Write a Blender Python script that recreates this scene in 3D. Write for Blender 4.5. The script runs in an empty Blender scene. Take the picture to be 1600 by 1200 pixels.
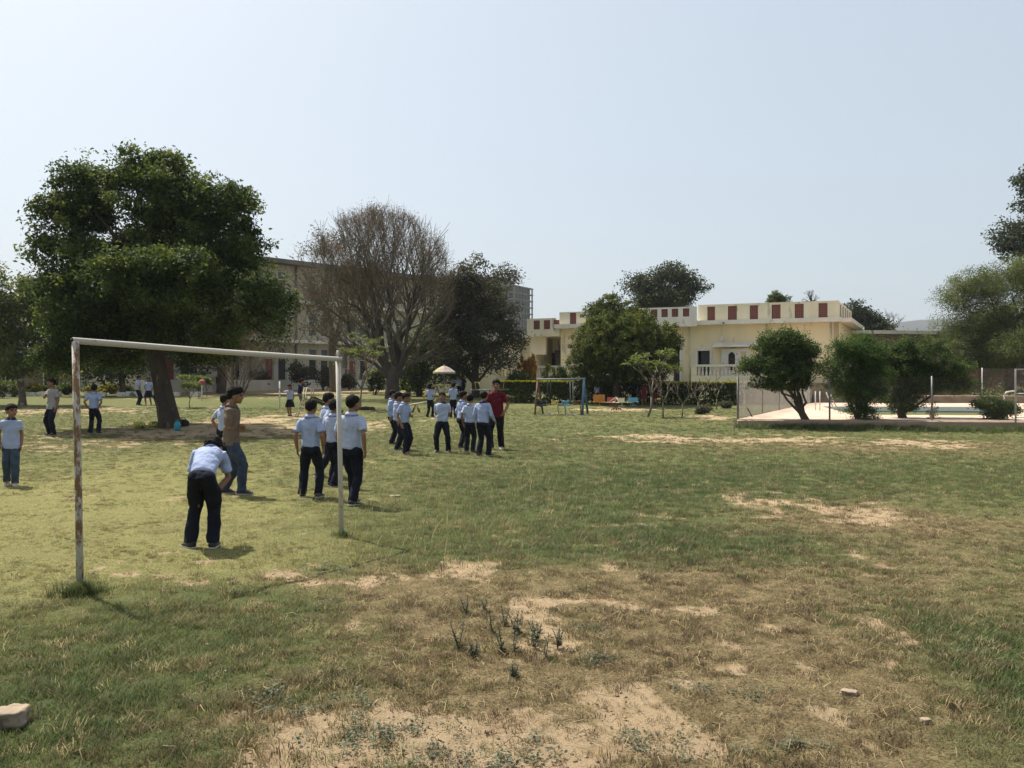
import bpy, bmesh, math, random
import numpy as np
from mathutils import Vector, Matrix, Euler

scene = bpy.context.scene
COL = scene.collection
rad = math.radians

# ---------------------------------------------------------------- camera
EYE = 1.68
FPX = 1330.0                      # focal length in photo pixels (photo 1600 x 1200)
HORIZON = 595.0
cam_data = bpy.data.cameras.new('camera')
cam = bpy.data.objects.new('camera', cam_data)
COL.objects.link(cam)
cam.location = (0, 0, EYE)
cam.rotation_euler = (rad(90 - 0.215), 0, 0)
cam_data.sensor_width = 36.0
cam_data.lens = 36.0 * FPX / 1600.0
cam_data.clip_start = 0.05
cam_data.clip_end = 12000
scene.camera = cam

# ---------------------------------------------------------------- sky, sun, exposure
SUN_EL, SUN_AZ = rad(58), rad(-46)          # azimuth clockwise from +Y (the way the camera looks)
SUN_DIR = Vector((math.sin(SUN_AZ) * math.cos(SUN_EL), math.cos(SUN_AZ) * math.cos(SUN_EL), math.sin(SUN_EL)))
world = bpy.data.worlds.new('World')
scene.world = world
world.use_nodes = True
wn = world.node_tree
wn.nodes.clear()
w_out = wn.nodes.new('ShaderNodeOutputWorld')
w_bg = wn.nodes.new('ShaderNodeBackground')
w_sky = wn.nodes.new('ShaderNodeTexSky')
w_sky.sky_type = 'NISHITA'
w_sky.sun_disc = False
w_sky.sun_elevation = SUN_EL
w_sky.sun_rotation = SUN_AZ
w_sky.altitude = 300
w_sky.air_density = 1.0
w_sky.dust_density = 6.0
w_sky.ozone_density = 1.0
w_hs = wn.nodes.new('ShaderNodeHueSaturation')
w_hs.inputs['Saturation'].default_value = 0.9
wn.links.new(w_sky.outputs[0], w_hs.inputs['Color'])
w_mix = wn.nodes.new('ShaderNodeMixRGB')          # dusty air evens the sky out
w_mix.inputs[0].default_value = 0.6
w_mix.inputs[2].default_value = (3.5, 3.98, 4.32, 1)
wn.links.new(w_hs.outputs[0], w_mix.inputs[1])
wn.links.new(w_mix.outputs[0], w_bg.inputs[0])
w_bg.inputs[1].default_value = 0.085
wn.links.new(w_bg.outputs[0], w_out.inputs[0])

sun_data = bpy.data.lights.new('sun', 'SUN')
sun_data.energy = 3.7
sun_data.angle = rad(0.53)
sun_data.color = (1.0, 0.94, 0.84)
sun = bpy.data.objects.new('sun', sun_data)
COL.objects.link(sun)
sun.rotation_euler = SUN_DIR.to_track_quat('Z', 'Y').to_euler()
sun.location = SUN_DIR * 60

scene.view_settings.view_transform = 'Standard'
scene.view_settings.look = 'None'
scene.view_settings.exposure = 1.10
scene.view_settings.gamma = 1.0
scene.cycles.max_bounces = 8
scene.cycles.diffuse_bounces = 3
scene.cycles.transparent_max_bounces = 8
scene.cycles.volume_bounces = 0

# ---------------------------------------------------------------- noise
def _hash(ix, iy, iz, seed):
    h = (ix * 374761393 + iy * 668265263 + iz * 2147483647 + seed * 974711) & 0xFFFFFFFF
    h = ((h ^ (h >> 13)) * 1274126177) & 0xFFFFFFFF
    h = h ^ (h >> 16)
    return (h & 0xFFFF) / 65535.0

def vnoise(p, seed=0):
    """value noise 0..1 on an (n,3) array"""
    p = np.asarray(p, dtype=np.float64)
    i = np.floor(p).astype(np.int64)
    f = p - i
    f = f * f * (3 - 2 * f)
    out = np.zeros(len(p))
    for dx in (0, 1):
        wx = f[:, 0] if dx else 1 - f[:, 0]
        for dy in (0, 1):
            wy = f[:, 1] if dy else 1 - f[:, 1]
            for dz in (0, 1):
                wz = f[:, 2] if dz else 1 - f[:, 2]
                out += wx * wy * wz * _hash(i[:, 0] + dx, i[:, 1] + dy, i[:, 2] + dz, seed)
    return out

def fbm(p, seed=0, octv=4):
    p = np.asarray(p, dtype=np.float64)
    a, s, t = 0.5, np.zeros(len(p)), 0.0
    for k in range(octv):
        s += a * vnoise(p * (2 ** k) + 17.3 * k, seed + k)
        t += a
        a *= 0.5
    return s / t

def sstep(a, b, x):
    t = np.clip((x - a) / (b - a), 0, 1)
    return t * t * (3 - 2 * t)

# ---------------------------------------------------------------- terrain
def terrain(X, Y):
    """ground height: level field that rises gently beyond 25 m, level under the pool and the yellow house"""
    X = np.asarray(X, dtype=np.float64); Y = np.asarray(Y, dtype=np.float64)
    ramp = 0.02 * np.clip(Y - 25, 0, 52)
    k = sstep(-2.5, 0.5, X - (7.75 + (np.clip(Y, 20, 60) - 29.3) * 0.47))
    flat = np.minimum(ramp, 0.10)
    z = ramp * (1 - k) + flat * k
    z = z + 0.035 * (vnoise(np.stack([X * 0.35, Y * 0.35, X * 0], 1), 5) - 0.5) * (1 - sstep(40, 60, Y)) \
          + 0.05 * (vnoise(np.stack([X * 0.12, Y * 0.12, X * 0], 1), 9) - 0.5) * (1 - sstep(40, 60, Y))
    return z

def tz(x, y):
    return float(terrain(np.array([x]), np.array([y]))[0])

def ground_at(px, py):
    """ground point seen at photo pixel (px, py)"""
    lo, hi = 1.5, 400.0
    for _ in range(50):
        m = 0.5 * (lo + hi)
        x = (px - 800) / FPX * m
        y_pix = HORIZON + (EYE - tz(x, m)) * FPX / m
        if y_pix > py: lo = m
        else: hi = m
    d = 0.5 * (lo + hi)
    return (px - 800) / FPX * d, d

def at(px, py, d):
    """point at depth d seen at photo pixel (px, py)"""
    return Vector(((px - 800) / FPX * d, d, EYE + (HORIZON - py) / FPX * d))

# ---------------------------------------------------------------- materials
MATS = {}
def nd(nt, kind, **kw):
    n = nt.nodes.new(kind)
    for k, v in kw.items():
        setattr(n, k, v)
    return n

def pm(name, col, col2=None, scale=6.0, rough=0.8, bump=0.0, bscale=40.0, metal=0.0, spots=None, spec=0.3, detail=6.0, stretch=None, contrast=(0.35, 0.65)):
    """procedural surface: two colours mixed by noise, optional second stain colour, fine bump"""
    if name in MATS: return MATS[name]
    m = bpy.data.materials.new(name); m.use_nodes = True
    nt = m.node_tree; b = nt.nodes['Principled BSDF']
    tc = nd(nt, 'ShaderNodeTexCoord')
    vec = tc.outputs['Object']
    if stretch:
        mp = nd(nt, 'ShaderNodeMapping'); mp.inputs['Scale'].default_value = stretch
        nt.links.new(vec, mp.inputs[0]); vec = mp.outputs[0]
    nz = nd(nt, 'ShaderNodeTexNoise'); nz.inputs['Scale'].default_value = scale; nz.inputs['Detail'].default_value = detail
    nt.links.new(vec, nz.inputs['Vector'])
    rp = nd(nt, 'ShaderNodeValToRGB')
    c2 = col2 if col2 else tuple(c * 0.8 for c in col)
    rp.color_ramp.elements[0].position = contrast[0]; rp.color_ramp.elements[0].color = (*col, 1)
    rp.color_ramp.elements[1].position = contrast[1]; rp.color_ramp.elements[1].color = (*c2, 1)
    nt.links.new(nz.outputs['Fac'], rp.inputs[0])
    last = rp.outputs[0]
    if spots:
        scol, sscale, thr = spots
        n2 = nd(nt, 'ShaderNodeTexNoise'); n2.inputs['Scale'].default_value = sscale; n2.inputs['Detail'].default_value = 8
        nt.links.new(vec, n2.inputs['Vector'])
        r2 = nd(nt, 'ShaderNodeValToRGB')
        r2.color_ramp.elements[0].position = thr; r2.color_ramp.elements[1].position = min(1, thr + 0.05)
        nt.links.new(n2.outputs['Fac'], r2.inputs[0])
        mx = nd(nt, 'ShaderNodeMixRGB'); mx.inputs[2].default_value = (*scol, 1)
        nt.links.new(r2.outputs[0], mx.inputs[0]); nt.links.new(last, mx.inputs[1])
        last = mx.outputs[0]
    nt.links.new(last, b.inputs['Base Color'])
    b.inputs['Roughness'].default_value = rough
    b.inputs['Metallic'].default_value = metal
    b.inputs['Specular IOR Level'].default_value = spec
    if bump > 0:
        n3 = nd(nt, 'ShaderNodeTexNoise'); n3.inputs['Scale'].default_value = bscale; n3.inputs['Detail'].default_value = 5
        nt.links.new(vec, n3.inputs['Vector'])
        bp = nd(nt, 'ShaderNodeBump'); bp.inputs['Strength'].default_value = bump; bp.inputs['Distance'].default_value = 0.02
        nt.links.new(n3.outputs['Fac'], bp.inputs['Height'])
        nt.links.new(bp.outputs[0], b.inputs['Normal'])
    MATS[name] = m
    return m

def leaf_mat(name, dark, mid, light, trans=0.35, rough=0.6):
    if name in MATS: return MATS[name]
    m = bpy.data.materials.new(name); m.use_nodes = True
    nt = m.node_tree; nt.nodes.clear()
    out = nd(nt, 'ShaderNodeOutputMaterial')
    at_ = nd(nt, 'ShaderNodeAttribute', attribute_name='tint')
    rp = nd(nt, 'ShaderNodeValToRGB')
    rp.color_ramp.elements[0].color = (*dark, 1); rp.color_ramp.elements[0].position = 0.05
    rp.color_ramp.elements[1].color = (*light, 1); rp.color_ramp.elements[1].position = 0.97
    e = rp.color_ramp.elements.new(0.5); e.color = (*mid, 1)
    nt.links.new(at_.outputs['Fac'], rp.inputs[0])
    b = nd(nt, 'ShaderNodeBsdfPrincipled')
    b.inputs['Roughness'].default_value = rough; b.inputs['Specular IOR Level'].default_value = 0.12
    nt.links.new(rp.outputs[0], b.inputs['Base Color'])
    t = nd(nt, 'ShaderNodeBsdfTranslucent')
    hs = nd(nt, 'ShaderNodeHueSaturation'); hs.inputs['Hue'].default_value = 0.485; hs.inputs['Saturation'].default_value = 1.15; hs.inputs['Value'].default_value = 1.6
    nt.links.new(rp.outputs[0], hs.inputs['Color']); nt.links.new(hs.outputs[0], t.inputs[0])
    mx = nd(nt, 'ShaderNodeMixShader'); mx.inputs[0].default_value = trans
    nt.links.new(b.outputs[0], mx.inputs[1]); nt.links.new(t.outputs[0], mx.inputs[2])
    nt.links.new(mx.outputs[0], out.inputs[0])
    MATS[name] = m
    return m

# ---------------------------------------------------------------- objects
def tag(o, label=None, cat=None, group=None, kind=None):
    if label: o['label'] = label
    if cat: o['category'] = cat
    if group: o['group'] = group
    if kind: o['kind'] = kind
    return o

def thing(name, label, cat, loc=(0, 0, 0), rotz=0.0, group=None):
    o = bpy.data.objects.new(name, None)
    COL.objects.link(o)
    o.empty_display_size = 0.2
    o.location = loc; o.rotation_euler = (0, 0, rotz)
    return tag(o, label, cat, group)

def copy_tree(o, parent=None):
    c = o.copy(); COL.objects.link(c); c.parent = parent
    for ch in list(o.children):
        copy_tree(ch, c)
    return c

def fast_mesh(name, V, F, tint=None, smooth=False):
    """mesh from numpy vertices (n,3) and faces (m,k), all of one size k"""
    me = bpy.data.meshes.new(name)
    V = np.ascontiguousarray(V, dtype=np.float32); F = np.ascontiguousarray(F, dtype=np.int32)
    k = F.shape[1]
    me.vertices.add(len(V)); me.vertices.foreach_set('co', V.ravel())
    me.loops.add(F.size); me.loops.foreach_set('vertex_index', F.ravel())
    me.polygons.add(len(F)); me.polygons.foreach_set('loop_start', np.arange(0, F.size, k, dtype=np.int32))
    try: me.polygons.foreach_set('loop_total', np.full(len(F), k, dtype=np.int32))
    except Exception: pass
    if smooth: me.polygons.foreach_set('use_smooth', np.ones(len(F), dtype=bool))
    me.update(calc_edges=True)
    if tint is not None:
        a = me.attributes.new('tint', 'FLOAT', 'POINT')
        a.data.foreach_set('value', np.ascontiguousarray(tint, dtype=np.float32))
    return me

def link_mesh(name, me, mat=None, parent=None):
    o = bpy.data.objects.new(name, me)
    COL.objects.link(o)
    if mat is not None:
        for mm in (mat if isinstance(mat, (list, tuple)) else [mat]): me.materials.append(mm)
    if parent is not None: o.parent = parent
    return o

class MB:
    """collects solids and links them as one mesh"""
    def __init__(self): self.v = []; self.f = []; self.sm = []
    def add(self, vs, fs, smooth=False):
        n = len(self.v)
        self.v.extend([tuple(x) for x in vs]); self.f.extend([tuple(i + n for i in f) for f in fs]); self.sm.extend([smooth] * len(fs))
        return self
    def box(self, x0, x1, y0, y1, z0, z1, M=None):
        vs = [Vector((x, y, z)) for z in (z0, z1) for x, y in ((x0, y0), (x1, y0), (x1, y1), (x0, y1))]
        if M is not None: vs = [M @ v for v in vs]
        return self.add(vs, [(3, 2, 1, 0), (4, 5, 6, 7), (0, 1, 5, 4), (1, 2, 6, 5), (2, 3, 7, 6), (3, 0, 4, 7)])
    def bar(self, a, b, w, h=None):
        a = Vector(a); b = Vector(b); h = h or w
        d = (b - a).normalized()
        up = Vector((0, 0, 1)) if abs(d.z) < 0.95 else Vector((0, 1, 0))
        s = d.cross(up).normalized(); u = s.cross(d).normalized()
        vs = [p + s * sx * w / 2 + u * sz * h / 2 for p in (a, b) for sx, sz in ((-1, -1), (1, -1), (1, 1), (-1, 1))]
        return self.add(vs, [(3, 2, 1, 0), (4, 5, 6, 7), (0, 1, 5, 4), (1, 2, 6, 5), (2, 3, 7, 6), (3, 0, 4, 7)])
    def tube(self, pts, radii, n=8, caps=True, smooth=True):
        pts = [Vector(p) for p in pts]
        if not isinstance(radii, (list, tuple)): radii = [radii] * len(pts)
        vs, fs = [], []
        prev = None
        for i, p in enumerate(pts):
            if i == 0: d = pts[1] - p
            elif i == len(pts) - 1: d = p - pts[i - 1]
            else: d = pts[i + 1] - pts[i - 1]
            d = d.normalized() if d.length > 1e-9 else Vector((0, 0, 1))
            if prev is None:
                a = Vector((1, 0, 0)) if abs(d.x) < 0.8 else Vector((0, 1, 0))
            else: a = prev
            u = (a - d * a.dot(d)).normalized(); w = d.cross(u)
            prev = u
            for k in range(n):
                t = 2 * math.pi * k / n
                vs.append(p + (u * math.cos(t) + w * math.sin(t)) * radii[i])
        for i in range(len(pts) - 1):
            for k in range(n):
                fs.append((i * n + k, i * n + (k + 1) % n, (i + 1) * n + (k + 1) % n, (i + 1) * n + k))
        if caps:
            fs.append(tuple(reversed(range(n)))); fs.append(tuple(range((len(pts) - 1) * n, len(pts) * n)))
        return self.add(vs, fs, smooth)
    def ellipsoid(self, c, r, M=None, seg=14, rings=9):
        c = Vector(c); vs = []; fs = []
        for i in range(1, rings):
            ph = math.pi * i / rings
            for k in range(seg):
                th = 2 * math.pi * k / seg
                v = Vector((r[0] * math.sin(ph) * math.cos(th), r[1] * math.sin(ph) * math.sin(th), r[2] * math.cos(ph)))
                vs.append(c + (M @ v if M is not None else v))
        top = len(vs); v = Vector((0, 0, r[2])); vs.append(c + (M @ v if M is not None else v))
        v = Vector((0, 0, -r[2])); vs.append(c + (M @ v if M is not None else v))
        for i in range(rings - 2):
            for k in range(seg):
                fs.append((i * seg + k, (i + 1) * seg + k, (i + 1) * seg + (k + 1) % seg, i * seg + (k + 1) % seg))
        for k in range(seg):
            fs.append((top, k, (k + 1) % seg))
            fs.append((top + 1, (rings - 2) * seg + (k + 1) % seg, (rings - 2) * seg + k))
        return self.add(vs, fs, True)
    def loft(self, rings, n=18):
        """rings: (centre, axis_u, axis_v, a, b) ellipses, closed with caps"""
        vs, fs = [], []
        for c, u, v, a, b in rings:
            for k in range(n):
                t = 2 * math.pi * k / n
                vs.append(c + u * (a * math.cos(t)) + v * (b * math.sin(t)))
        for i in range(len(rings) - 1):
            for k in range(n):
                fs.append((i * n + k, i * n + (k + 1) % n, (i + 1) * n + (k + 1) % n, (i + 1) * n + k))
        fs.append(tuple(reversed(range(n)))); fs.append(tuple(range((len(rings) - 1) * n, len(rings) * n)))
        return self.add(vs, fs, True)
    def mesh(self, name):
        me = bpy.data.meshes.new(name)
        me.from_pydata(self.v, [], self.f)
        me.polygons.foreach_set('use_smooth', self.sm)
        me.update()
        return me
    def build(self, name, mat, parent=None):
        return link_mesh(name, self.mesh(name), mat, parent)
# ================================================================ ground
def patch_field(X, Y, spec):
    out = np.zeros(len(X))
    for cx, cy, rx, ry, s in spec:
        x0, y0 = ground_at(cx, cy)
        ya = ground_at(cx, cy - ry)[1]; yb = ground_at(cx, cy + ry)[1]
        sy = max(0.15, (ya - yb) / 2); sx = rx * y0 / FPX
        # sheared so that a patch keeps the direction it has on the ground
        q = ((X - x0 - (Y - y0) * 0.0) / sx) ** 2 + ((Y - y0) / sy) ** 2
        out += s * np.exp(-q * 0.7)
    return out

BARE = [(250, 885, 140, 30, .50), (590, 900, 160, 17, .60), (725, 884, 45, 9, .6), (450, 1018, 60, 15, .75), (600, 1010, 32, 11, .65),
        (640, 1150, 230, 44, .68), (820, 1076, 60, 16, .6), (500, 1195, 150, 18, .6), (1000, 1120, 160, 40, .35), (1290, 800, 150, 22, .75),
        (1335, 868, 32, 8, .85), (1010, 808, 70, 10, .55), (1250, 688, 240, 7, .95), (1010, 682, 70, 5, .75), (1450, 698, 60, 5, .75),
        (1120, 653, 34, 4, 1.1), (975, 640, 75, 3.0, 1.1), (340, 670, 190, 12, .80), (200, 692, 200, 14, .35), (90, 642, 230, 6, .70),
        (430, 652, 70, 8, .75), (430, 610, 190, 5, 1.2), (960, 940, 45, 12, .55), (830, 943, 30, 8, .5), (1340, 1100, 130, 40, .45),
        (640, 720, 70, 7, .45), (560, 665, 60, 5, .5), (690, 655, 60, 4, .6), (1340, 1000, 80, 20, .35), (760, 1180, 90, 16, .6), (1010, 950, 60, 10, .5), (1180, 775, 60, 8, .5)]
_rb = random.Random(12)
BARE += [(_rb.uniform(430, 1480), _rb.uniform(880, 1190), _rb.uniform(10, 46), _rb.uniform(4, 12), _rb.uniform(.25, .52)) for _ in range(100)]
DRY = [(900, 1000, 520, 130, 1.0), (1300, 905, 340, 60, .65), (1350, 697, 320, 10, .75), (1480, 1050, 100, 60, .4), (700, 905, 260, 40, .6),
       (1280, 805, 210, 28, .85), (1100, 1120, 300, 80, .8), (400, 1130, 120, 50, .5), (350, 680, 250, 20, .5), (1500, 830, 150, 30, .5)]
LUSH = [(120, 1060, 340, 140, 1.0), (1600, 1060, 150, 150, 1.0), (760, 820, 220, 50, .75), (940, 770, 200, 40, .65), (1100, 860, 160, 26, .5),
        (1350, 740, 420, 24, .58), (1150, 850, 420, 26, .25), (900, 690, 330, 30, .35), (330, 960, 160, 40, .6), (700, 860, 120, 20, .5), (1350, 672, 300, 5, .5), (450, 632, 160, 6, .7), (560, 1160, 60, 30, .4)]
PALE = [(200, 840, 420, 75, 1.0), (90, 770, 240, 50, .7), (460, 868, 90, 25, .6), (300, 720, 300, 25, .35)]

def ground_fields(X, Y):
    P = np.stack([X, Y, X * 0], 1)
    n1 = fbm(P * 0.9, 3, 4) - 0.5
    n2 = fbm(P * 3.5, 21, 3) - 0.5
    bare = patch_field(X, Y, BARE) + n1 * 1.1 + n2 * 1.5
    bare = sstep(0.30, 1.0, bare)
    dry = np.clip(patch_field(X, Y, DRY) * .9 + 0.08 + n1 * 0.9 + n2 * 0.4, 0, 1)
    lush = np.clip(patch_field(X, Y, LUSH) + n1 * 0.7 - n2 * 0.3, 0, 1)
    dry = dry * (1 - .75 * lush)
    pale = np.clip(patch_field(X, Y, PALE) + n2 * 0.5, 0, 1)
    return bare, dry, lush, pale

def build_ground():
    ys = np.concatenate([np.linspace(-40, 2.4, 12), np.arange(2.7, 15, 0.06), np.geomspace(15.05, 70, 260), np.geomspace(71, 6000, 60)])
    us = np.concatenate([np.linspace(-4.0, -1.04, 12), np.linspace(-1.02, 1.02, 500), np.linspace(1.04, 4.0, 12)])
    Yg, U = np.meshgrid(ys, us, indexing='ij')
    Xg = U * (np.abs(Yg) + 2.0)
    X, Y = Xg.ravel(), Yg.ravel()
    Z = terrain(X, Y)
    b, d, l, p = ground_fields(X, Y)
    near = 1 - sstep(12, 30, np.abs(Y))
    P = np.stack([X, Y, X * 0], 1)
    Z = Z + near * (fbm(P * 4.0, 33, 3) - 0.5) * 0.035 - near * b * 0.012
    n, m = len(ys), len(us)
    idx = np.arange(n * m).reshape(n, m)
    F = np.stack([idx[:-1, :-1].ravel(), idx[:-1, 1:].ravel(), idx[1:, 1:].ravel(), idx[1:, :-1].ravel()], 1)
    me = fast_mesh('ground', np.stack([X, Y, Z], 1), F, smooth=True)
    for nm, a in (('bare', b), ('dry', d), ('lush', l), ('pale', p)):
        at_ = me.attributes.new(nm, 'FLOAT', 'POINT'); at_.data.foreach_set('value', a.astype(np.float32))
    o = link_mesh('ground', me, ground_mat())
    o['kind'] = 'structure'
    return o

SOIL = (0.43, 0.325, 0.205); SOIL2 = (0.33, 0.245, 0.15)
DRYC = (0.165, 0.120, 0.064); DRYC2 = (0.27, 0.205, 0.108)
GREENC = (0.098, 0.124, 0.038); LUSHC = (0.062, 0.096, 0.028); PALEC = (0.25, 0.24, 0.088)

def ground_mat():
    m = bpy.data.materials.new('field_ground'); m.use_nodes = True
    nt = m.node_tree; b = nt.nodes['Principled BSDF']; L = nt.links.new
    b.inputs['Roughness'].default_value = 0.95; b.inputs['Specular IOR Level'].default_value = 0.1
    tc = nd(nt, 'ShaderNodeTexCoord'); pos = tc.outputs['Object']
    def noise(sc, det=6, ro=0.6, vec=None):
        n = nd(nt, 'ShaderNodeTexNoise'); n.inputs['Scale'].default_value = sc; n.inputs['Detail'].default_value = det
        n.inputs['Roughness'].default_value = ro
        L(vec or pos, n.inputs['Vector']); return n.outputs['Fac']
    def attr(nm):
        a = nd(nt, 'ShaderNodeAttribute', attribute_name=nm); return a.outputs['Fac']
    def mix(f, c1, c2):
        x = nd(nt, 'ShaderNodeMixRGB'); L(f, x.inputs[0]) if not isinstance(f, float) else x.inputs[0].__setattr__('default_value', f)
        for k, c in ((1, c1), (2, c2)):
            if isinstance(c, tuple): x.inputs[k].default_value = (*c, 1)
            else: L(c, x.inputs[k])
        return x.outputs[0]
    def ramp(f, a, bb):
        r = nd(nt, 'ShaderNodeMapRange'); r.inputs[1].default_value = a; r.inputs[2].default_value = bb; r.clamp = True
        L(f, r.inputs[0]); return r.outputs[0]
    def math_(op, a, bb):
        n = nd(nt, 'ShaderNodeMath', operation=op)
        for k, v in ((0, a), (1, bb)):
            if isinstance(v, (int, float)): n.inputs[k].default_value = v
            else: L(v, n.inputs[k])
        return n.outputs[0]
    fine = noise(55, 8, 0.75); finer = noise(160, 6, 0.7); mid = noise(9, 6, 0.65); big = noise(1.3, 4)
    soil = mix(ramp(fine, .38, .62), SOIL, SOIL2)
    soil = mix(ramp(noise(5, 7, .7), .50, .68), soil, (0.25, 0.175, 0.10))
    soil = mix(ramp(noise(300, 3, .6), .60, .70), soil, (0.17, 0.12, 0.075))
    green = mix(ramp(mid, .35, .65), GREENC, (0.135, 0.14, 0.055))
    green = mix(ramp(attr('pale'), .1, .9), green, PALEC)
    green = mix(ramp(attr('lush'), .15, .85), green, LUSHC)
    dryc = mix(ramp(mid, .4, .62), DRYC, DRYC2)
    dm = ramp(math_('ADD', attr('dry'), math_('MULTIPLY', math_('SUBTRACT', fine, .5), 1.6)), .35, .75)
    g = mix(dm, green, dryc)
    # straw flecks, and the shade between the blades put in as dark colour
    g = mix(ramp(finer, .56, .68), g, (0.37, 0.30, 0.15))
    g = mix(ramp(fine, .52, .40), g, (0.042, 0.042, 0.018))
    bm = ramp(math_('ADD', attr('bare'), math_('MULTIPLY', math_('SUBTRACT', noise(14, 9, .78), .5), 2.6)), .36, .66)
    c = mix(bm, g, soil)
    c = mix(ramp(big, .3, .7), c, mix(0.12, c, (0.30, 0.22, 0.10)))
    L(c, b.inputs['Base Color'])
    bp = nd(nt, 'ShaderNodeBump'); bp.inputs['Strength'].default_value = 0.9; bp.inputs['Distance'].default_value = 0.03
    h = math_('ADD', math_('MULTIPLY', fine, .7), math_('MULTIPLY', finer, .5))
    L(h, bp.inputs['Height']); L(bp.outputs[0], b.inputs['Normal'])
    return m

ground = build_ground()

# ---------------------------------------------------------------- hills on the horizon
def build_hills():
    xs = np.linspace(-300, 3600, 90); ys = np.linspace(1350, 2600, 26)
    Xg, Yg = np.meshgrid(xs, ys, indexing='xy')
    X, Y = Xg.ravel(), Yg.ravel()
    ridge = 142 * sstep(380, 760, X) * (.84 + .18 * sstep(740, 1000, X)) * (1 - 0.25 * sstep(1500, 3600, X))
    ridge = ridge * (.93 + .14 * vnoise(np.stack([X * .004, X * 0, X * 0], 1), 3))
    prof = np.exp(-((Y - 1750) / 260) ** 2)
    n = fbm(np.stack([X * 0.006, Y * 0.006, X * 0], 1), 44, 5)
    Z = ridge * prof * (0.80 + 0.34 * n) - 6
    w, h = len(xs), len(ys)
    idx = np.arange(w * h).reshape(h, w)
    F = np.stack([idx[:-1, :-1].ravel(), idx[:-1, 1:].ravel(), idx[1:, 1:].ravel(), idx[1:, :-1].ravel()], 1)
    o = link_mesh('hills', fast_mesh('hills', np.stack([X, Y, Z], 1), F, smooth=True),
                  pm('hill_scrub', (0.030, 0.033, 0.028), (0.055, 0.05, 0.04), scale=0.03, rough=1, detail=10))
    o['kind'] = 'structure'
build_hills()

# ---------------------------------------------------------------- house helpers
def cut_wall(mb, x0, x1, z0, z1, y0, y1, holes):
    """a wall slab in the x-z plane with rectangular openings (x0, x1, z0, z1) left open"""
    xs = sorted({x0, x1, *[min(max(h[0], x0), x1) for h in holes], *[min(max(h[1], x0), x1) for h in holes]})
    zs = sorted({z0, z1, *[min(max(h[2], z0), z1) for h in holes], *[min(max(h[3], z0), z1) for h in holes]})
    for a, b in zip(xs, xs[1:]):
        run = None
        for c, d in zip(zs, zs[1:]):
            mx, mz = (a + b) / 2, (c + d) / 2
            inside = any(h[0] < mx < h[1] and h[2] < mz < h[3] for h in holes)
            if inside:
                if run: mb.box(a, b, y0, y1, run[0], run[1]); run = None
            else: run = (run[0], d) if run else (c, d)
        if run: mb.box(a, b, y0, y1, run[0], run[1])

M_YEL = pm('yellow_limewash', (0.78, 0.67, 0.44), (0.71, 0.60, 0.385), scale=1.2, rough=.9, spots=((0.50, 0.42, 0.29), 1.3, .60), bump=.1, stretch=(1, 1, .35))
M_YEL2 = pm('pale_limewash', (0.72, 0.655, 0.48), (0.64, 0.575, 0.41), scale=1.4, rough=.9, spots=((0.46, 0.41, 0.30), 1.6, .60), stretch=(1, 1, .3))
M_WHITE = pm('whitewash', (0.72, 0.68, 0.60), (0.62, 0.58, 0.50), scale=1.6, rough=.85, spots=((0.42, 0.38, 0.31), 2.2, .66), stretch=(1, 1, .4))
M_DARKIN = pm('dark_interior', (0.035, 0.032, 0.03), (0.02, 0.02, 0.02), scale=2)  # near-black: room shade put into the colour, also on plain dark doors
M_GREYP = pm('weathered_plaster', (0.43, 0.385, 0.30), (0.35, 0.31, 0.24), scale=.8, rough=.92, spots=((0.15, 0.13, 0.105), 1.1, .6), stretch=(1, 1, .3), bump=.15)
M_GREYW = pm('dirty_white_band', (0.66, 0.62, 0.54), (0.54, 0.50, 0.43), scale=1.0, rough=.9, spots=((0.22, 0.2, 0.17), 1.5, .6), stretch=(1, 1, .4))
M_SHUT = pm('brown_shutter', (0.13, 0.07, 0.045), (0.17, 0.095, 0.06), scale=3, rough=.7, stretch=(1, 1, .2))
M_RED = pm('red_door_paint', (0.20, 0.045, 0.035), (0.15, 0.035, 0.03), scale=3, rough=.6)
M_GLASS = pm('dim_window_glass', (0.02, 0.024, 0.026), (0.035, 0.04, 0.04), scale=1.2, rough=.12, spec=.6)
M_WFRAME = pm('cream_frame_paint', (0.50, 0.46, 0.38), (0.42, 0.38, 0.31), scale=3, rough=.7)
M_PIPE = pm('grey_pipe', (0.18, 0.17, 0.155), (0.14, 0.13, 0.12), scale=3, rough=.7)

def jali_mat():
    m = bpy.data.materials.new('red_brick_lattice'); m.use_nodes = True
    nt = m.node_tree; b = nt.nodes['Principled BSDF']; L = nt.links.new
    tc = nd(nt, 'ShaderNodeTexCoord')
    mp = nd(nt, 'ShaderNodeMapping'); mp.inputs['Rotation'].default_value = (rad(90), 0, 0)
    L(tc.outputs['Object'], mp.inputs[0])
    br = nd(nt, 'ShaderNodeTexBrick'); br.offset = 0.0
    br.inputs['Color1'].default_value = (0.155, 0.045, 0.034, 1); br.inputs['Color2'].default_value = (0.12, 0.036, 0.030, 1)
    br.inputs['Mortar'].default_value = (0.21, 0.09, 0.07, 1); br.inputs['Scale'].default_value = 1.0
    br.inputs['Mortar Size'].default_value = 0.016; br.inputs['Brick Width'].default_value = 0.125; br.inputs['Row Height'].default_value = 0.125
    L(mp.outputs[0], br.inputs['Vector']); L(br.outputs['Color'], b.inputs['Base Color'])
    b.inputs['Roughness'].default_value = .9
    bp = nd(nt, 'ShaderNodeBump'); bp.inputs['Strength'].default_value = .5; bp.invert = True
    L(br.outputs['Fac'], bp.inputs['Height']); L(bp.outputs[0], b.inputs['Normal'])
    return m
M_JALI = jali_mat()

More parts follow.
